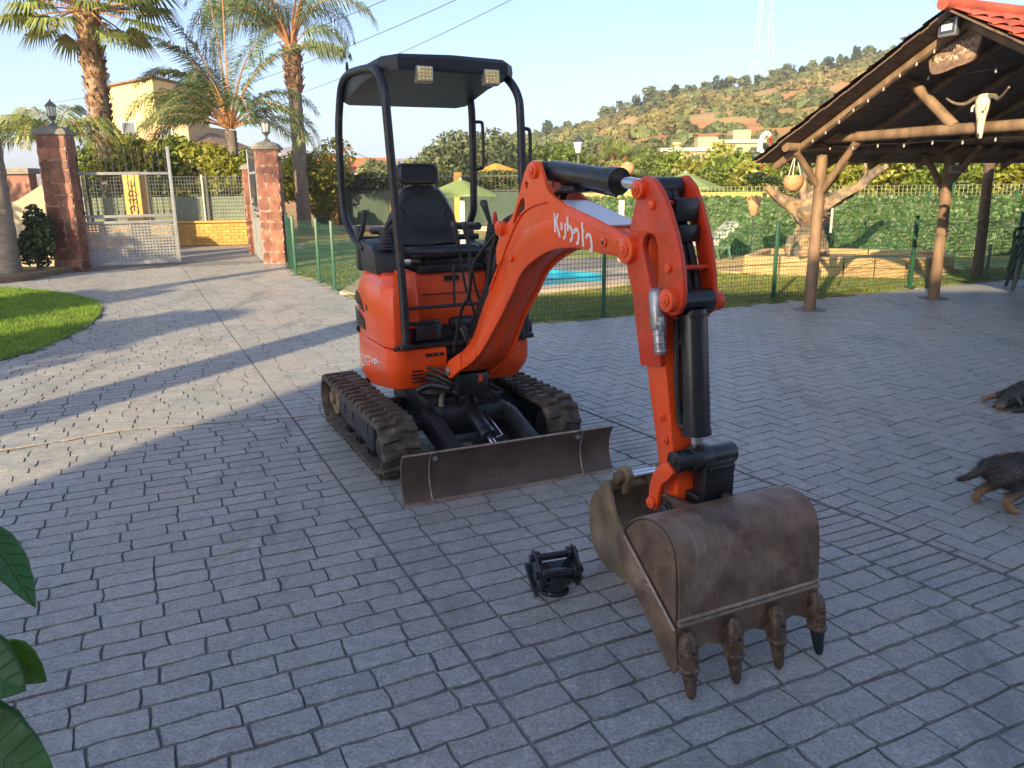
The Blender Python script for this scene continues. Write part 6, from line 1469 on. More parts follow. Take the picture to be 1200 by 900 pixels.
dup(c0_, (7.725, 11.752, .115), R(157), 'middle green plastic armchair nested in the stack at the right edge'); dup(c0_, (7.72, 11.75, .235), R(159), 'topmost green plastic armchair of the stack at the right edge')
# ================================================================== VEGETATION
def at(px, py, Y):
    """world point at forward distance Y seen in direction px,py of the camera"""
    a_ = (px-600)/930; b_ = (450-py)/930; cr_, sr_ = math.cos(ROLL), math.sin(ROLL); a = a_*cr_+b_*sr_; b = -a_*sr_+b_*cr_
    dy = math.cos(PITCH)+b*math.sin(PITCH); dz = -math.sin(PITCH)+b*math.cos(PITCH); t = Y/dy; return Vector((a*t, Y, 1.62+dz*t))
M['frond'] = mat('feather_palm_leaflets', (.10, .155, .055), .45, var=.3, scale=2, attr=.4, sss=.25)
M['frond_y'] = mat('sunny_palm_leaflets', (.19, .24, .065), .45, var=.3, scale=2, attr=.4, sss=.3)
M['frond_dry'] = mat('dry_frond', (.30, .22, .12), .7, var=.3, scale=4, attr=.3)
M['ptrunk'] = mat('ringed_palm_trunk', (.21, .175, .14), .85, var=.25, scale=5, stretch=(1, 1, 5), bump=.7, bscale=9)
M['boots'] = mat('shaggy_leaf_bases', (.36, .22, .12), .85, var=.4, scale=9, bump=.8, bscale=16, col2=(.17, .10, .06), c2scale=7)
M['petiole'] = mat('orange_petiole', (.40, .20, .08), .55, var=.25, scale=4)
def frond(leaf, rach, o, az, el, L, droop, rs, nl=44, ll=.55, hang=.55, wd=.028):
    o = Vector(o); pts = []; p = o.copy(); e = el; n = 12
    for i in range(n+1):
        pts.append(p.copy()); d = Vector((math.cos(az)*math.cos(e), math.sin(az)*math.cos(e), math.sin(e))); p = p+d*(L/n); e -= droop/n*(1+.8*i/n)
    rach.tube(pts, [.035*L/3, .006], 5, caps=False)
    for k in range(nl):
        t = .16+.84*k/nl; f = t*n; i = min(int(f), n-1); c = pts[i].lerp(pts[i+1], f-i); d = (pts[i+1]-pts[i]).normalized(); sd = d.cross(Vector((0, 0, 1)))
        if sd.length < .1: sd = Vector((1, 0, 0))
        sd.normalize(); up = sd.cross(d)
        for s_ in (-1, 1):
            l = ll*(.45+1.1*math.sin(math.pi*min(t*.95+.05, 1)))*.75*rs.uniform(.8, 1.15)
            v1 = (sd*s_*(.9)+d*.55+up*rs.uniform(-.1, .5)).normalized(); v2 = (v1*(1-hang)+Vector((0, 0, -1))*hang+d*.15).normalized()
            m1 = c+v1*l*.4; m2 = m1+v2*l*.6; w2 = d*wd*.5 if abs(d.z) < .9 else sd*wd*.5
            q = len(leaf.v); leaf.v += [tuple(c), tuple(m1-w2), tuple(m2), tuple(m1+w2)]; leaf.f.append((q, q+1, q+2, q+3)); leaf.tone.append(rs.random())
def palm_trunk(t, base, top, r0, r1, mt='ptrunk', name='trunk'):
    b = MB(); n = 40; P = [Vector(base).lerp(Vector(top), i/n) for i in range(n+1)]; b.tube(P, [r0+(r1-r0)*i/n+(.012 if i % 2 else -.004) for i in range(n+1)], 16); return b.build(name, M[mt], t, smooth=60)
def bootcol(t, z0, z1, r0, r1, rs, n=150, name='leaf_bases', off=(0, 0)):
    b = MB(); b.tube([(off[0], off[1], z0), (off[0], off[1], z1)], [r0*.8, r1*.8], 12)
    for i in range(n):
        z = rs.uniform(z0, z1); f = (z-z0)/(z1-z0); r = (r0+(r1-r0)*f)*rs.uniform(.85, 1.02); a = rs.uniform(0, 6.28); ta = a+rs.uniform(-.1, .1); h = rs.uniform(.16, .30)*(.6+r); w_ = rs.uniform(.05, .09)*(.5+r*1.5)
        c, s_ = math.cos(a), math.sin(a); tx, ty = -s_*w_, c*w_; o = r*1.18
        b.add([(off[0]+c*r*.8-tx, off[1]+s_*r*.8-ty, z-h*.4), (off[0]+c*r*.8+tx, off[1]+s_*r*.8+ty, z-h*.4), (off[0]+c*o+tx*.6, off[1]+s_*o+ty*.6, z+h*.5), (off[0]+c*o-tx*.6, off[1]+s_*o-ty*.6, z+h*.55), (off[0]+c*r*.8, off[1]+s_*r*.8, z+h*.2)], [(0, 1, 2, 3), (3, 2, 4)])
    return b.build(name, M['boots'], t, smooth=0)
def feather_palm(label, x, y, zc, r, fr, L, seed=0, z0=0, mats=('frond', 'petiole'), boots=None, nl=44, ll=.55, hang=.55, name='feather_palm', wd=.028):
    rs = random.Random(seed); t = thing(name, label, 'palm tree', (x, y, z0))
    palm_trunk(t, (0, 0, 0), (0, 0, zc-z0), r*1.15, r)
    if boots: bootcol(t, zc-z0-boots, zc-z0+.05, r*1.45, r*1.7, rs, 90)
    leaf = MB(); leaf.tone = []; rc = MB()
    for (az, el, lf, dr) in fr: frond(leaf, rc, (math.cos(R(az))*r*.5, math.sin(R(az))*r*.5, zc-z0+.05), R(az), R(el), L*lf, R(dr), rs, nl, ll, hang, wd)
    rc.build('rachis', M[mats[1]], t, smooth=50); leaf.build('leaflets', M[mats[0]], t, smooth=0, kind='stuff'); return t
p = at(270, 150, 25)
feather_palm('young feather palm with arching fronds above the citrus trees, left of the tall palm', p.x, 25, 3.2, .16,
    [(175, 62, 1, 110), (160, 40, 1.05, 100), (195, 50, .95, 120), (150, 75, 1.2, 60), (120, 84, 1.25, 25), (95, 88, 1.25, 10), (60, 80, 1.1, 40), (20, 45, .95, 105), (0, 30, .9, 90), (-20, 50, .95, 110), (210, 30, .95, 80), (185, 22, .85, 70), (240, 55, .9, 100), (300, 55, .9, 100), (40, 60, 1, 90), (140, 62, 1.1, 80), (270, 70, 1., 90), (165, 70, 1.15, 85), (345, 20, .75, 70), (172, 78, 1.2, 60), (185, 84, 1.15, 40), (155, 66, 1.2, 75), (188, 56, 1.1, 105), (15, 76, 1.1, 60)], 3.5, 2, nl=90, ll=.66, hang=.5, wd=.036)
p = at(343, 74, 28)
feather_palm('tall grey trunked feather palm with shaggy crown base, right of the gate', p.x, 28, p.z+.5, .21,
    [(180, 72, 1, 115), (165, 60, 1.1, 120), (200, 80, 1.1, 110), (150, 82, 1.1, 80), (30, 82, 1.1, 70), (0, 75, 1, 120), (350, 85, 1.2, 80), (230, 75, 1, 110), (300, 75, 1, 110), (60, 70, 1, 110), (110, 75, 1, 110), (175, 50, .95, 120), (10, 55, .6, 120), (190, 64, 1.15, 125), (210, 60, 1, 120), (345, 5, .45, 30), (0, -10, .4, -10), (130, 60, 1, 120)], 3.9, 5, boots=1.35, nl=84, ll=.85, hang=.75, wd=.032)
p = at(62, 130, 21)
feather_palm('small light green feather palm behind the left gate pillar', p.x, 21, 2.6, .12,
    [(170, 60, 1, 110), (190, 50, 1, 110), (150, 70, 1, 90), (200, 70, .9, 120), (90, 80, .9, 90), (0, 55, .9, 110), (30, 65, .9, 110), (320, 60, .9, 110), (230, 40, 1, 90), (270, 60, .9, 120), (345, 40, .8, 100), (180, 30, .9, 80)], 2.2, 9, mats=('frond_y', 'petiole'), nl=56, ll=.5, hang=.6, wd=.04)
# left edge palm (only its trunk is in view) and others further left casting the long shadows
feather_palm('smooth grey palm trunk at the left edge standing in the planting bed', -9.22, 14.7, 6.9, .17,
    [(k*32, 55+20*(k % 3), 1, 110) for k in range(13)], 2.8, 11, boots=.6, nl=34, hang=.7)
# Washingtonia with shaggy trunk and fan leaves
def fan_palm(label, x, y, zc, r, n, L, seed, z0=0, shag=None, name='fan_palm', mt='frond_y', only=None):
    rs = random.Random(seed); t = thing(name, label, 'palm tree', (x, y, z0)); H_ = zc-z0
    palm_trunk(t, (0, 0, 0), (0, 0, H_), r, r*.8)
    if shag: bootcol(t, shag, H_+.1, r*1.05, r*1.12, rs, 420)
    leaf = MB(); leaf.tone = []; rc = MB()
    for k in range(n):
        az = k*2.399; el = R(80-115*(k/n)**1.0+rs.uniform(-8, 8)); l = L*rs.uniform(.85, 1.15); o = Vector((math.cos(az)*r*.5, math.sin(az)*r*.5, H_)); d = Vector((math.cos(az)*math.cos(el), math.sin(az)*math.cos(el), math.sin(el))); e = o+d*l+Vector((0, 0, -.06*l)); rc.tube([o, o+d*l*.5, e], [.03, .015], 5, caps=False)
        sd = d.cross(Vector((0, 0, 1))).normalized(); up = sd.cross(d); m_ = 36; fl = l*.80
        for i in range(m_):
            a = R(-125+250*i/(m_-1)); v = (d*math.cos(a)+sd*math.sin(a)+up*.15).normalized(); fl2 = fl*(1-.25*abs(a)/2.2)*rs.uniform(.9, 1.1); wv = v.cross(up).normalized()*fl*.034
            m1 = e+v*fl2*.55; m2 = m1+(v*.6+Vector((0, 0, -.75))).normalized()*fl2*.5; q = len(leaf.v); leaf.v += [tuple(e), tuple(m1-wv), tuple(m2), tuple(m1+wv)]; leaf.f.append((q, q+1, q+2, q+3)); leaf.tone.append(rs.random())
    rc.build('petioles', M['petiole'], t, smooth=50); leaf.build('fan_leaves', M[mt], t, smooth=0, kind='stuff'); return t
p = at(103, 25, 24)
fan_palm('tall fan palm with thick shaggy orange brown trunk before the yellow house', p.x, 24, 6.35, .31, 40, 1.35, 4, shag=2.2)
p = at(722, 190, 40)
fan_palm('small bright green fan palm rising behind the arm cylinder', p.x, 40, 2.3, .2, 22, 1.0, 6, z0=-.1)
# citrus and other garden trees
def tree(label, x, y, z0, h, rad, n, sz, mt, seed, name='garden_tree', trunk_r=.09, group=None, clumps=16, asp=.5, parts=True):
    t = thing(name, label, 'tree', (x, y, z0), 0, group); zc = h-rad[2]*.9
    rs = random.Random(seed); b = MB(); b.tube([(0, 0, -.3), (.05, 0, zc*.4), (0, .05, zc)], [trunk_r*1.3, trunk_r*.5], 8, smoothn=3)
    for k in range(5): a = k*1.3+seed; b.tube([(0, 0, zc*.45), (math.cos(a)*rad[0]*.3, math.sin(a)*rad[1]*.3, zc*.8), (math.cos(a)*rad[0]*.6, math.sin(a)*rad[1]*.6, zc+rad[2]*.3)], [trunk_r*.5, trunk_r*.12], 6, smoothn=2)
    b.build('trunk', M['trunk'], t, smooth=50)
    crown((0, 0, zc), rad, n, sz, seed, clumps, asp=asp).build('crown', M[mt], t, smooth=0, kind='stuff'); return t
cit = [(115, 24.5, 3.0, 1.35, 'behind the left part of the gate'), (158, 24.0, 3.35, 1.35, 'before the yellow house window'), (205, 24.6, 3.1, 1.35, 'under the young palm'), (250, 24.0, 2.95, 1.25, 'between the young palm and the right pillar'), (295, 24.8, 2.75, 1.1, 'just behind the right gate pillar'), (368, 29.5, 3.3, 1.7, 'just right of the tall palm trunk')]
for i, (px, Y, h, r_, s_) in enumerate(cit):
    p = at(px, 230, Y); tree('sunlit yellow green citrus tree '+s_, p.x, Y, 0, h, (r_, r_, r_*.95), 6500, .085, 'leaf_yel' if i % 2 else 'leaf_citrus', 20+i, 'citrus_tree', group='citrus trees beyond the street fence')
# dark shrub by the left pillar
b = thing('evergreen_shrub', 'dark evergreen shrub between the palm trunk and the left gate pillar', 'shrub', (-8.95, 15.15, 0)); bb = MB(); bb.tube([(0, 0, 0), (0, 0, .8)], [.04, .02], 6); bb.build('stem', M['trunk'], b); crown((0, 0, .66), (.40, .40, .66), 4600, .05, 3, 12).build('foliage', M['leaf_dark'], b, smooth=0, kind='stuff')
# hedge behind the iron railing
M['hedge'] = mat('hedge_leaf', (.075, .12, .03), .5, var=.3, scale=2, attr=.5, sss=.3)
hg = thing('tall_hedge', 'long leafy hedge behind the iron railing and shade net', 'hedge', (-2, 30, 0)); mb = MB(); mb.tone = []; rs = random.Random(4)
for k in range(22000):
    t_ = rs.random(); p = Vector((-7.2, 31.3, 0)).lerp(Vector((3.6, 27.6, 0)), t_); p = p+Vector((0, rs.uniform(-.3, .4), rs.uniform(.9, 2.0+.15*noise.noise(Vector((t_*12, 0, 0)))))); s_ = .07*rs.uniform(.6, 1.3); a = Vector((rs.gauss(0, 1), rs.gauss(0, 1), rs.gauss(0, 1))).normalized(); c_ = a.cross(Vector((rs.gauss(0, 1), rs.gauss(0, 1), rs.gauss(0, 1)))).normalized(); q = len(mb.v); mb.v += [tuple(p-a*s_), tuple(p+c_*s_*.5), tuple(p+a*s_), tuple(p-c_*s_*.5)]; mb.f.append((q, q+1, q+2, q+3)); mb.tone.append(rs.random())
mb.build('hedge_leaves', M['hedge'], hg, smooth=0, kind='stuff'); hg.location = (0, 0, 0)
# trees behind the pool
G1 = 'garden trees between the pool and the hill'
mid = [(500, 46, 3.4, 2.6, 'leaf_olive', 'pale feathery tree behind the driver seat headrest'), (535, 44, 4.4, 2.4, 'leaf_conif', 'tall grey green tree seen between the canopy posts'), (572, 42, 4.1, 2.3, 'leaf_conif', 'grey green bushy tree at the right canopy post'), (605, 46, 3.6, 2.3, 'leaf_citrus', 'green tree behind the boom top'), (640, 50, 3.9, 2.6, 'leaf_conif', 'round green tree left of the lantern'), (668, 46, 3.5, 2.2, 'leaf_citrus', 'green tree directly behind the lantern'), (700, 50, 4.2, 2.6, 'leaf_conif', 'broad dull green tree between lantern and fan palm'), (752, 44, 3.2, 2.0, 'leaf_citrus', 'dark citrus tree right of the stone ball'), (790, 40, 2.9, 1.8, 'leaf_citrus', 'citrus tree above the right parasol'), (835, 38, 3.0, 1.8, 'leaf_yel', 'yellowish citrus tree left of the pergola eave'), (868, 36, 3.0, 1.7, 'leaf_citrus', 'green citrus tree touching the pergola eave'), (905, 30, 2.6, 1.6, 'leaf_yel', 'bright yellow green tree behind the clipped olive cloud'), (440, 60, 3.4, 1.6, 'leaf_olive', 'small pale tree above the red roofs')]
for i, (px, Y, h, r_, mt_, lb) in enumerate(mid):
    p = at(px, 215, Y); tree(lb, p.x, Y, 0, h*1.02, (r_, r_, r_*.85), 4200, .15, mt_, 60+i, 'garden_tree', group=G1, clumps=18, asp=.45)
G2 = 'sunlit trees behind the pergola'
for i, (px, Y, h, r_) in enumerate([(960, 24.5, 2.9, 1.7), (1010, 23.5, 3.1, 1.7), (1058, 24, 3.2, 1.8), (1108, 23, 3.0, 1.7), (1160, 23.5, 3.0, 1.8), (1215, 23, 3.1, 1.8)]):
    p = at(px, 215, Y); tree(['yellow green tree just right of the left pergola post', 'broad yellow green tree between the two pergola posts', 'tallest yellow green tree between the pergola posts', 'yellow green tree directly behind the name sign post', 'yellow green tree between the leaning pole and the chairs', 'yellow green tree at the right picture edge'][i], p.x, Y, 0, h, (r_, r_, r_*.8), 5200, .10, 'leaf_yel' if i % 3 else 'leaf_citrus', 90+i, 'broad_tree', group=G2, clumps=18)
# ---- hill scrub
M['scrub'] = mat('hill_scrub', (.105, .135, .042), .7, var=.3, scale=.25, attr=.5, sss=.2, col2=(.22, .19, .06), c2scale=.08)
rs = random.Random(12)
protos = []
for q in range(7):
    mb = MB(); mb.tone = []; nq = 90
    for k in range(nq):
        u = Vector((rs.gauss(0, 1), rs.gauss(0, 1), abs(rs.gauss(0, .8)))).normalized(); lump = 1+.35*noise.noise(u*2+Vector((q*7, 0, 0))); p = Vector((u.x, u.y, u.z*.8))*lump*rs.uniform(.75, 1); s_ = .26*rs.uniform(.6, 1.3)
        a = Vector((rs.gauss(0, 1), rs.gauss(0, 1), rs.gauss(0, 1))).normalized(); c_ = a.cross(u).normalized(); mb.v += [tuple(p-a*s_), tuple(p+c_*s_*.7), tuple(p+a*s_), tuple(p-c_*s_*.7)]; n4 = len(mb.v)-4; mb.f.append((n4, n4+1, n4+2, n4+3)); mb.tone.append(rs.random())
    # inner body
    n0 = len(mb.v); mb.ball((0, 0, .25), .72, 7, 5, (1, 1, .75), .2); mb.tone += [0]*(len(mb.f)-len(mb.tone)); protos.append(mb)
big = MB(); big.tone = []; cnt = 0; tries = 0
while cnt < 2100 and tries < 60000:
    tries += 1; y = 66+rs.random()**1.0*145; x = rs.uniform(-.52, 1.02)*y
    if .7*noise.noise(Vector((x*.05, y*.05, 7)))+.8*noise.noise(Vector((x*.16, y*.11, 2))) < rs.uniform(-.25, .10): continue
    s_ = rs.uniform(.7, 2.0)*(1.4 if y > 150 else 1); pz = hill_z(x, y); pr = rs.choice(protos); an = rs.uniform(0, 6.28); ca, sa = math.cos(an), math.sin(an); o = len(big.v); tb = rs.random(); hs = s_*rs.uniform(.75, 1.15)
    big.v += [(x+(v[0]*ca-v[1]*sa)*s_, y+(v[0]*sa+v[1]*ca)*s_, pz-.1*s_+v[2]*hs) for v in pr.v]; big.f += [tuple(i+o for i in f) for f in pr.f]; big.tone += [min(1, .35*t_+.65*tb) for t_ in pr.tone]; cnt += 1
o = big.build('hill_scrub', M['scrub'], smooth=0, kind='stuff'); tag(o, 'scattered olive green scrub bushes covering the ochre hillside', 'scrub')
G3 = 'dark trees along the hill skyline'
proto_t = None
for i, px in enumerate([563, 596, 613, 640, 655, 668, 690, 712, 733, 748, 759, 772, 790, 806, 822, 838, 850, 866, 884, 901, 915, 932, 940, 952, 961, 971, 980, 990, 1000, 1009, 1018, 1030, 1045, 1060]):
    az = (px-600)/930*1.0; Y = 188+rs.uniform(-6, 10); x = az*Y*.975+0; h = rs.choice([3.0, 3.5, 4.2, 5.0]); slim = px in (1018, 952, 971, 596) or (px > 930 and i % 2)
    mt_ = 'leaf_conif' if i % 3 else 'leaf_dark'
    rad = (.9, .9, h*.5) if slim else (h*.5, h*.5, h*.42)
    t = thing('cypress' if slim else 'hill_tree', 'slender cypress on the skyline of the hill' if slim else 'round tree on the skyline of the hill', 'tree', (x, Y, hill_z(x, Y)-.4), rs.uniform(0, 6), 'cypresses on the hill skyline' if slim else G3)
    b = MB(); b.tube([(0, 0, 0), (0, 0, h*.6)], [.25, .1], 5); b.build('trunk', M['trunk'], t); crown((0, 0, h*.55), rad, 420, .42, i, 8 if not slim else 5, asp=.6).build('crown', M[mt_], t, smooth=0, kind='stuff')
# ---- pylons and wires
M['pylon'] = mat('galvanised_lattice', (.42, .44, .46), .5, metal=.3, var=.05)
def pylon(label, px, Y, zb_, zt, w0, w1, arms=True):
    x = (px-600)/930*Y*.96; t = thing('power_pylon', label, 'pylon', (x, Y, zb_)); H_ = zt-zb_; b = MB(); N_ = 12; r = .075
    L = lambda f: w0+(w1-w0)*f**.8
    for sx, sy in ((-1, -1), (1, -1), (1, 1), (-1, 1)): b.tube([(sx*L(k/N_), sy*L(k/N_), H_*k/N_) for k in range(N_+1)], r, 4, caps=False)
    for k in range(N_):
        a, c = L(k/N_), L((k+1)/N_); z0_, z1_ = H_*k/N_, H_*(k+1)/N_
        for s_ in (-1, 1):
            b.tube([(-a, s_*a, z0_), (c, s_*c, z1_)], r*.6, 3, caps=False); b.tube([(a, s_*a, z0_), (-c, s_*c, z1_)], r*.6, 3, caps=False)
            b.tube([(s_*a, -a, z0_), (s_*c, c, z1_)], r*.6, 3, caps=False); b.tube([(s_*a, a, z0_), (s_*c, -c, z1_)], r*.6, 3, caps=False)
    P_(b, 'lattice_tower', 'pylon', t, smooth=0)
    for k, z in enumerate((.72, .84, .96)): b = MB(); b.tube([(-4.5, 0, H_*z), (0, 0, H_*z+.8), (4.5, 0, H_*z)], .10, 4); b.tube([(-4.5, 0, H_*z), (4.5, 0, H_*z)], .10, 4); P_(b, 'cross_arm', 'pylon', t, smooth=0)
    return t
pylon('pale lattice power pylon standing on the hill crest', 890, 215, 26.0, 60, 2.2, .8)
pylon('faint small lattice pylon far behind the right canopy post', 607, 520, 5, 46, 3.6, 1.2)
def wire(a, c, sag, label):
    a, c = Vector(a), Vector(c); b = MB(); b.tube([a.lerp(c, k/14)+Vector((0, 0, -sag*4*(k/14)*(1-k/14))) for k in range(15)], .022, 4); o = b.build('power_line', M['iron'], smooth=50); o.location = (0, 0, 0); tag(o, label, 'cable', 'power lines crossing the sky')
wire(at(60, 120, 90), at(480, -12, 50), 1.0, 'uppermost thin power line over the palm trees'); wire(at(150, 132, 92), at(560, -12, 52), 1.0, 'middle thin power line over the palm trees'); wire(at(240, 140, 94), at(622, -12, 54), 1.0, 'lowest thin power line running to the canopy top')
up_ = thing('utility_pole', 'thin utility pole with small transformer seen through the left canopy frame', 'pole', at(404, 215, 60)); b = MB(); b.tube([(0, 0, -2), (0, 0, 2.7)], .10, 8); b.box((0, -.1, 2.45), (1.5, .1, .1)); P_(b, 'pole_shaft', 'trunk', up_); b = MB(); b.box((.15, -.2, 1.7), (.55, .5, .9)); P_(b, 'transformer', 'lampm', up_, bevel=.03)
wire(at(404, 172, 60), at(470, 190, 70), .4, 'short cable from the utility pole towards the driver seat')
# far mountain
M['mount'] = mat('far_mountain', (.36, .25, .21), .95, var=.15, scale=.004, bump=0)
b = MB(); rs = random.Random(5); xs = list(range(-640, 421, 20)); rings = []
for yy, f in ((800, 0), (860, .45), (920, .85), (980, 1.0), (1040, .3)):
    rings.append([(x, yy, -2+f*(6+36*math.exp(-((x+262)/70)**2)+24*math.exp(-((x+105)/105)**2)+17*math.exp(-((x+460)/120)**2)+6*noise.noise(Vector((x*.02, yy*.02, 1))))) for x in xs])
n = len(xs); b.add([p for r_ in rings for p in r_], [(j*n+i, j*n+i+1, (j+1)*n+i+1, (j+1)*n+i) for j in range(4) for i in range(n-1)]); b.build('mountain', M['mount'], kind='structure')
# trees left of the driveway, outside the frame, whose shadows fall across it
for i, (x, y, h, r_) in enumerate([(-12.5, 8.2, 4.2, 1.3), (-11.2, 1.8, 4.8, 1.3), (-14.5, 11.5, 4.6, 1.6), (-10.2, -2.6, 5.6, 1.2)]):
    tree(['leafy tree beyond the lawn left of the frame', 'leafy tree beside the villa left of the frame', 'bushy tree behind the lawn left of the frame', 'slim tree at the villa corner left of the frame'][i], x, y, 0, h, (r_, r_, r_*.9), 3800, .12, 'leaf_citrus', 140+i, 'shade_tree')
for i, (x, y, h) in enumerate([(-6.75, -1.2, 6.0), (-9.9, 4.6, 6.5)]):
    feather_palm(['palm beside the villa corner left of the frame', 'palm on the lawn left of the frame'][i], x, y, h, .27 if i == 0 else .15, [(k*29, 45+25*(k % 3), 1, 100) for k in range(15)], 2.6, 30+i, boots=.5, nl=34, hang=.6)
# ---- leafy plant at the left edge
M['bigleaf'] = mat('glossy_green_leaf', (.05, .17, .035), .38, var=.2, scale=20, sss=.2, coat=.15)
M['bigleaf_y'] = mat('young_green_leaf', (.11, .25, .02), .4, var=.2, scale=20, sss=.35)
M['vein'] = mat('leaf_vein', (.09, .20, .05), .45, var=.1)
LP = thing('leafy_plant', 'tall potted plant with broad glossy green leaves close at the left edge', 'plant', (-.74, .70, 0))
b = MB(); b.lathe([(.12, 0), (.17, .28), (.18, .30), (.16, .30), (.15, .27), (.0, .27)], (0, 0, 0), 'z', 20); P_(b, 'pot', 'terra', LP, smooth=40)
b = MB(); b.tube([(0, 0, .25), (.02, 0, .7), (-.0, 0, 1.1), (.05, -.0, 1.38)], [.012, .006], 8, smoothn=5); P_(b, 'stem', 'trunk', LP)
def bigleaf(base, tip, nrm, wd, m_='bigleaf', cup=.15):
    base, tip, nrm = Vector(base), Vector(tip), Vector(nrm).normalized(); d = tip-base; L = d.length; d.normalize(); s_ = d.cross(nrm).normalized(); nrm = s_.cross(d); N_ = 14; K = 6; vs = []
    for i in range(N_+1):
        t = i/N_; w_ = wd*(math.sin(math.pi*t**.75)**.8)*(1-.15*t) if 0 < t < 1 else 0; c = base+d*L*t-nrm*.10*L*t*t
        for k in range(-K, K+1):
            q = k/K; e = 1+.03*math.sin(i*4.1)*(abs(k) == K); vs.append(c+s_*w_*q*e+nrm*(abs(q)*cup*w_+.05*w_*math.sin(t*26-abs(q)*5)*abs(q)))
    M_ = 2*K+1; b = MB(); b.add(vs, [(i*M_+k, i*M_+k+1, (i+1)*M_+k+1, (i+1)*M_+k) for i in range(N_) for k in range(M_-1)]); b.v = [tuple(Vector(v)) for v in b.v]
    inv = Vector(LP.location); b.v = [(v[0]-inv.x, v[1]-inv.y, v[2]-inv.z) for v in b.v]; o = b.build('leaf', M[m_], LP, smooth=80)
    md = o.modifiers.new('thickness', 'SOLIDIFY'); md.thickness = .0006
    v = MB(); v.tube([base+d*L*t-nrm*.10*L*t*t+nrm*.0006-inv for t in [i/10 for i in range(11)]], [.0010, .0004], 5); 
    for i in range(1, 7):
        t = i/8; c = base+d*L*t-nrm*.10*L*t*t+nrm*.0005-inv; w_ = wd*math.sin(math.pi*(t+.1)**.75)**.8
        for sg in (-1, 1): v.tube([c, c+s_*sg*w_*.5+d*L*.07+nrm*cup*w_*.5, c+s_*sg*w_*.85+d*L*.12+nrm*cup*w_*.85], .0005, 4)
    v.build('leaf_vein', M['vein'], o); b = MB(); b.tube([Vector((.02, 0, base.z-.03)), base-inv], .002, 5); b.build('leaf_stalk', M['vein'], LP)
bigleaf(at(-25, 612, .72), at(46, 706, .69), (.75, -.35, .45), .020)
bigleaf(at(-8, 640, .74), at(22, 660, .73), (.1, -.8, .6), .010, 'bigleaf_y')
bigleaf(at(-75, 765, .70), at(26, 806, .68), (.15, -.65, .75), .040)
bigleaf(at(-10, 760, .73), at(53, 798, .72), (.5, -.6, .3), .022, 'bigleaf_y')
bigleaf(at(-90, 862, .68), at(57, 905, .66), (.1, -.7, .7), .052)
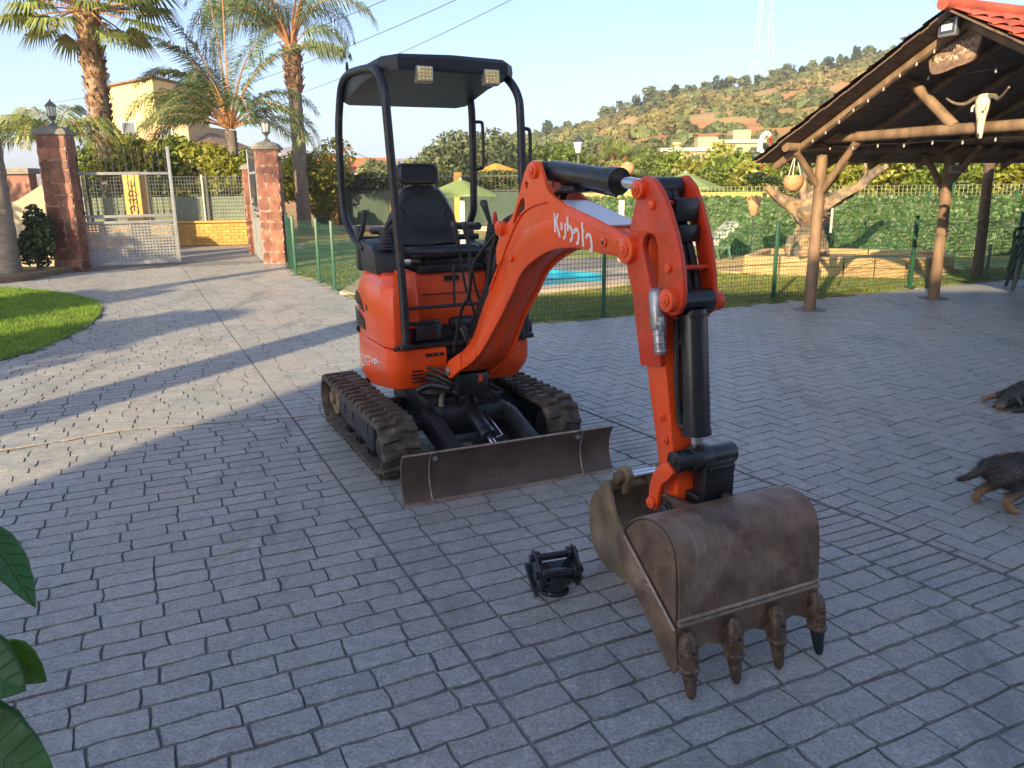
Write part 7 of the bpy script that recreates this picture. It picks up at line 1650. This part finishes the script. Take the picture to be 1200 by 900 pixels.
# ================================================================== DOGS
m_ = bpy.data.materials.new('dog_coat'); m_.use_nodes = True; N_ = m_.node_tree.nodes; L_ = m_.node_tree.links; a_ = N_.new('ShaderNodeAttribute'); a_.attribute_name = 'tone'; rp_ = N_.new('ShaderNodeValToRGB'); rp_.color_ramp.elements[0].color = (.035, .034, .034, 1); rp_.color_ramp.elements[1].color = (.34, .21, .11, 1)
rp_.color_ramp.elements[0].position = .15; rp_.color_ramp.elements[1].position = .85; e_ = rp_.color_ramp.elements.new(.45); e_.color = (.11, .105, .10, 1); L_.new(a_.outputs['Fac'], rp_.inputs[0]); L_.new(rp_.outputs[0], N_['Principled BSDF'].inputs['Base Color']); N_['Principled BSDF'].inputs['Roughness'].default_value = .6; M['coat'] = m_
M['nose'] = mat('wet_nose', (.01, .01, .01), .25); 
def dog(label, cat, loc, rz, V_, E_, tanf, seed, ears, eyes, nose, sc_=1.):
    t = thing('dog', label, cat, loc, rz); me = bpy.data.meshes.new('dog_body'); me.from_pydata([v[0] for v in V_], E_, []); o = bpy.data.objects.new('dog_body_tmp', me); COL.objects.link(o)
    sk_ = o.modifiers.new('s', 'SKIN'); o.modifiers.new('b', 'SUBSURF').levels = 2
    for i, v in enumerate(V_): me.skin_vertices[0].data[i].radius = (v[1], v[1]*(v[2] if len(v) > 2 else 1)); me.skin_vertices[0].data[i].use_root = (i == 0)
    dg = bpy.context.evaluated_depsgraph_get(); nm = bpy.data.meshes.new_from_object(o.evaluated_get(dg)); bpy.data.objects.remove(o)
    nm.name = 'body'; nm.materials.clear(); nm.materials.append(M['coat']); tn = [min(1, max(0, tanf(p.center))) for p in nm.polygons]; at_ = nm.attributes.new('tone', 'FLOAT', 'FACE'); at_.data.foreach_set('value', tn)
    for p in nm.polygons: p.use_smooth = True
    bo = bpy.data.objects.new('body', nm); COL.objects.link(bo); bo.parent = t
    rs = random.Random(seed); fur = MB(); fur.tone = []; ps = list(nm.polygons); ar = [p.area for p in ps]; pk = rs.choices(range(len(ps)), ar, k=24000)
    for k in pk:
        p = ps[k]; vs = [nm.vertices[i].co for i in p.vertices]; w_ = [rs.random() for _ in vs]; s_ = sum(w_); c = sum((v*q for v, q in zip(vs, w_)), Vector())/s_; n_ = p.normal; back = Vector((-1, 0, -.35)); d = (n_*.34+back*.8+Vector((rs.gauss(0, .2), rs.gauss(0, .2), rs.gauss(0, .2)))).normalized(); l = .018*rs.uniform(.5, 1.5)*(1.2 if c.z > .08 else .7); sd = d.cross(n_)
        if sd.length < 1e-3: continue
        sd = sd.normalized()*.0011; e = c+d*l
        if e.z < .002: e.z = .002
        q = len(fur.v); fur.v += [tuple(c-sd-n_*.002), tuple(c+sd-n_*.002), tuple(e)]; fur.f.append((q, q+1, q+2)); fur.tone.append(min(1, max(0, tn[k]+rs.gauss(.12, .16))))
    fur.build('fur', M['coat'], t, smooth=0, kind='stuff')
    for a, c in ears: b = MB(); b.loft([[Vector(a)+Vector(q) for q in ((-.012, -.004, 0), (.016, 0, 0), (0, .010, .004))], [Vector(a).lerp(Vector(c), .6)+Vector(q) for q in ((-.016, -.004, 0), (.016, 0, 0), (0, .008, 0))], [Vector(c)+Vector(q) for q in ((-.004, 0, 0), (.004, 0, 0), (0, .003, 0))]]); b.tone = [.25]*len(b.f); b.build('ear', M['coat'], t, smooth=60)
    for e in eyes: b = MB(); b.ball(e, .007, 8, 6); b.build('eye', M['nose'], t, smooth=60)
    b = MB(); b.ball(nose, .010, 8, 6, (.8, 1, .8)); b.build('nose', M['nose'], t, smooth=60); t.scale = (sc_,)*3; return t
def legs(V_, E_, root, pts, rad):
    i = root
    for p, r_ in zip(pts, rad): V_.append((p, r_)); E_.append((i, len(V_)-1)); i = len(V_)-1
# walking dog, seen from behind its left side
V_ = [((0, 0, .195), .070), ((.12, 0, .205), .074), ((.24, 0, .20), .080), ((.33, 0, .205), .072), ((.40, 0, .24), .050), ((.46, 0, .275), .048), ((.52, 0, .27), .034), ((.57, 0, .255), .022), ((-.055, 0, .20), .032), ((-.09, 0, .165), .018), ((-.135, 0, .135), .013), ((-.17, 0, .13), .007)]
E_ = [(0, 1), (1, 2), (2, 3), (3, 4), (4, 5), (5, 6), (6, 7), (0, 8), (8, 9), (9, 10), (10, 11)]
legs(V_, E_, 0, [(-.005, .045, .15), (.035, .055, .105), (-.045, .055, .062), (-.065, .055, .016), (-.035, .055, .012)], [.050, .032, .020, .019, .014])
legs(V_, E_, 0, [(.02, -.045, .15), (.075, -.055, .105), (.02, -.055, .06), (.045, -.055, .016), (.078, -.055, .012)], [.050, .032, .020, .019, .014])
legs(V_, E_, 3, [(.33, .05, .14), (.345, .052, .08), (.35, .052, .016), (.378, .052, .012)], [.034, .022, .019, .014])
legs(V_, E_, 3, [(.32, -.05, .14), (.29, -.052, .08), (.27, -.052, .018), (.298, -.052, .014)], [.034, .022, .019, .014])
tn1 = lambda c: (.95 if c.z < .075 else .55 if c.z < .11 else .18+.25*noise.noise(Vector(c)*14)) if c.x < .42 else (.7 if c.z < .26 else .2)
dog('small black and tan scruffy dog walking out of the right edge', 'dog', (2.43, 3.72, 0), R(-10), V_, E_, tn1, 2, [((.455, .03, .31), (.43, .055, .275)), ((.455, -.03, .31), (.43, -.055, .275))], [(.505, .024, .29), (.505, -.024, .29)], (.592, 0, .258), 1.12)
# lying dog
V_ = [((.40, .02, .10), .088), ((.28, .03, .105), .092), ((.16, .03, .10), .088), ((.07, .01, .085), .062), ((-.0, -.03, .062), .052), ((-.055, -.045, .045), .034), ((-.10, -.055, .030), .022), ((.47, .04, .09), .06), ((.52, .10, .04), .022), ((.50, .18, .02), .014)]
E_ = [(0, 1), (1, 2), (2, 3), (3, 4), (4, 5), (5, 6), (0, 7), (7, 8), (8, 9)]
legs(V_, E_, 2, [(.11, .09, .07), (.04, .12, .05), (-.04, .10, .045), (-.085, .09, .035)], [.036, .022, .017, .016])
legs(V_, E_, 2, [(.14, -.06, .05), (.07, -.10, .022), (.0, -.11, .018), (-.03, -.11, .016)], [.034, .020, .016, .014])
legs(V_, E_, 0, [(.40, -.08, .07), (.32, -.13, .045), (.40, -.14, .025), (.34, -.16, .018)], [.050, .030, .018, .016])
legs(V_, E_, 0, [(.42, .10, .07), (.33, .13, .045), (.40, .15, .025), (.34, .16, .018)], [.046, .028, .018, .016])
tn2 = lambda c: (.85 if (c.x < -.055 and c.z < .045) else .75 if (c.y > .06 and c.x < .02) else .22+.25*noise.noise(Vector(c)*14))
dog('black scruffy dog with tan muzzle lying curled on the terrace at right', 'dog', (3.55, 5.50, 0), R(8), V_, E_, tn2, 3, [((.01, -.075, .10), (.03, -.11, .045)), ((.03, .01, .115), (.07, .04, .10))], [(-.035, -.075, .075), (-.045, -.02, .072)], (-.122, -.058, .032), 1.15)
# bowl at the right edge
p = at(1208, 556, 4.2); bw = thing('terracotta_bowl', 'pinkish terracotta bowl at the right edge behind the walking dog', 'bowl', (2.86, 4.17, 0)); b = MB(); b.lathe([(.08, 0), (.13, .05), (.15, .085), (.14, .088), (.12, .055), (.0, .03)], (0, 0, 0), 'z', 24); P_(b, 'bowl_body', 'terra', bw, smooth=50)
# small litter: dry leaves and twig on the paving
M['dryleaf'] = mat('dry_yellow_leaf', (.42, .36, .14), .7, var=.2)
dl = MB(); rs = random.Random(8)
for (x, y) in [(3.02, 6.55), (3.06, 6.57), (1.6, 3.0), (-.55, 3.3), (-.1, 2.75), (-1.3, 3.6), (.9, 1.95), (2.2, 3.1), (2.5, 4.9), (.35, 2.25), (-.95, 2.8), (1.9, 5.2)]:
    for k in range(2 if y > 6 else 1):
        s_ = .008+.012*(y > 6); a = rs.uniform(0, 6.28); c, q = math.cos(a)*s_, math.sin(a)*s_; dl.add([(x-c, y-q, .003), (x-q*.4, y+c*.4, .006), (x+c, y+q, .004), (x+q*.4, y-c*.4, .003)], [(0, 1, 2, 3)])
o = dl.build('leaf_litter', M['dryleaf'], kind='stuff', smooth=0); tag(o, 'tiny dry leaves and crumbs scattered on the paving', 'litter')
tw = MB(); tw.tube([(-1.36, 3.42, .004), (-1.27, 3.44, .006), (-1.24, 3.38, .004), (-1.30, 3.28, .004), (-1.34, 3.22, .003)], .0018, 5, smoothn=4); tag(tw.build('dry_twig', M['dryleaf']), 'thin pale bent twig lying on the paving left of the blade', 'twig')

# ================================================================== HAZE
hz = MB(); hz.box((0, 500, 31.5), (1900, 1160, 65)); ho = hz.build('haze', [], kind='stuff', smooth=0)
hm = bpy.data.materials.new('haze_air'); hm.use_nodes = True; hn = hm.node_tree; hn.nodes.clear(); vo = hn.nodes.new('ShaderNodeVolumePrincipled'); mo = hn.nodes.new('ShaderNodeOutputMaterial')
vo.inputs['Color'].default_value = (.88, .90, .95, 1); vo.inputs['Density'].default_value = .0010; vo.inputs['Anisotropy'].default_value = .2; hn.links.new(vo.outputs[0], mo.inputs['Volume'])
ho.data.materials.append(hm)
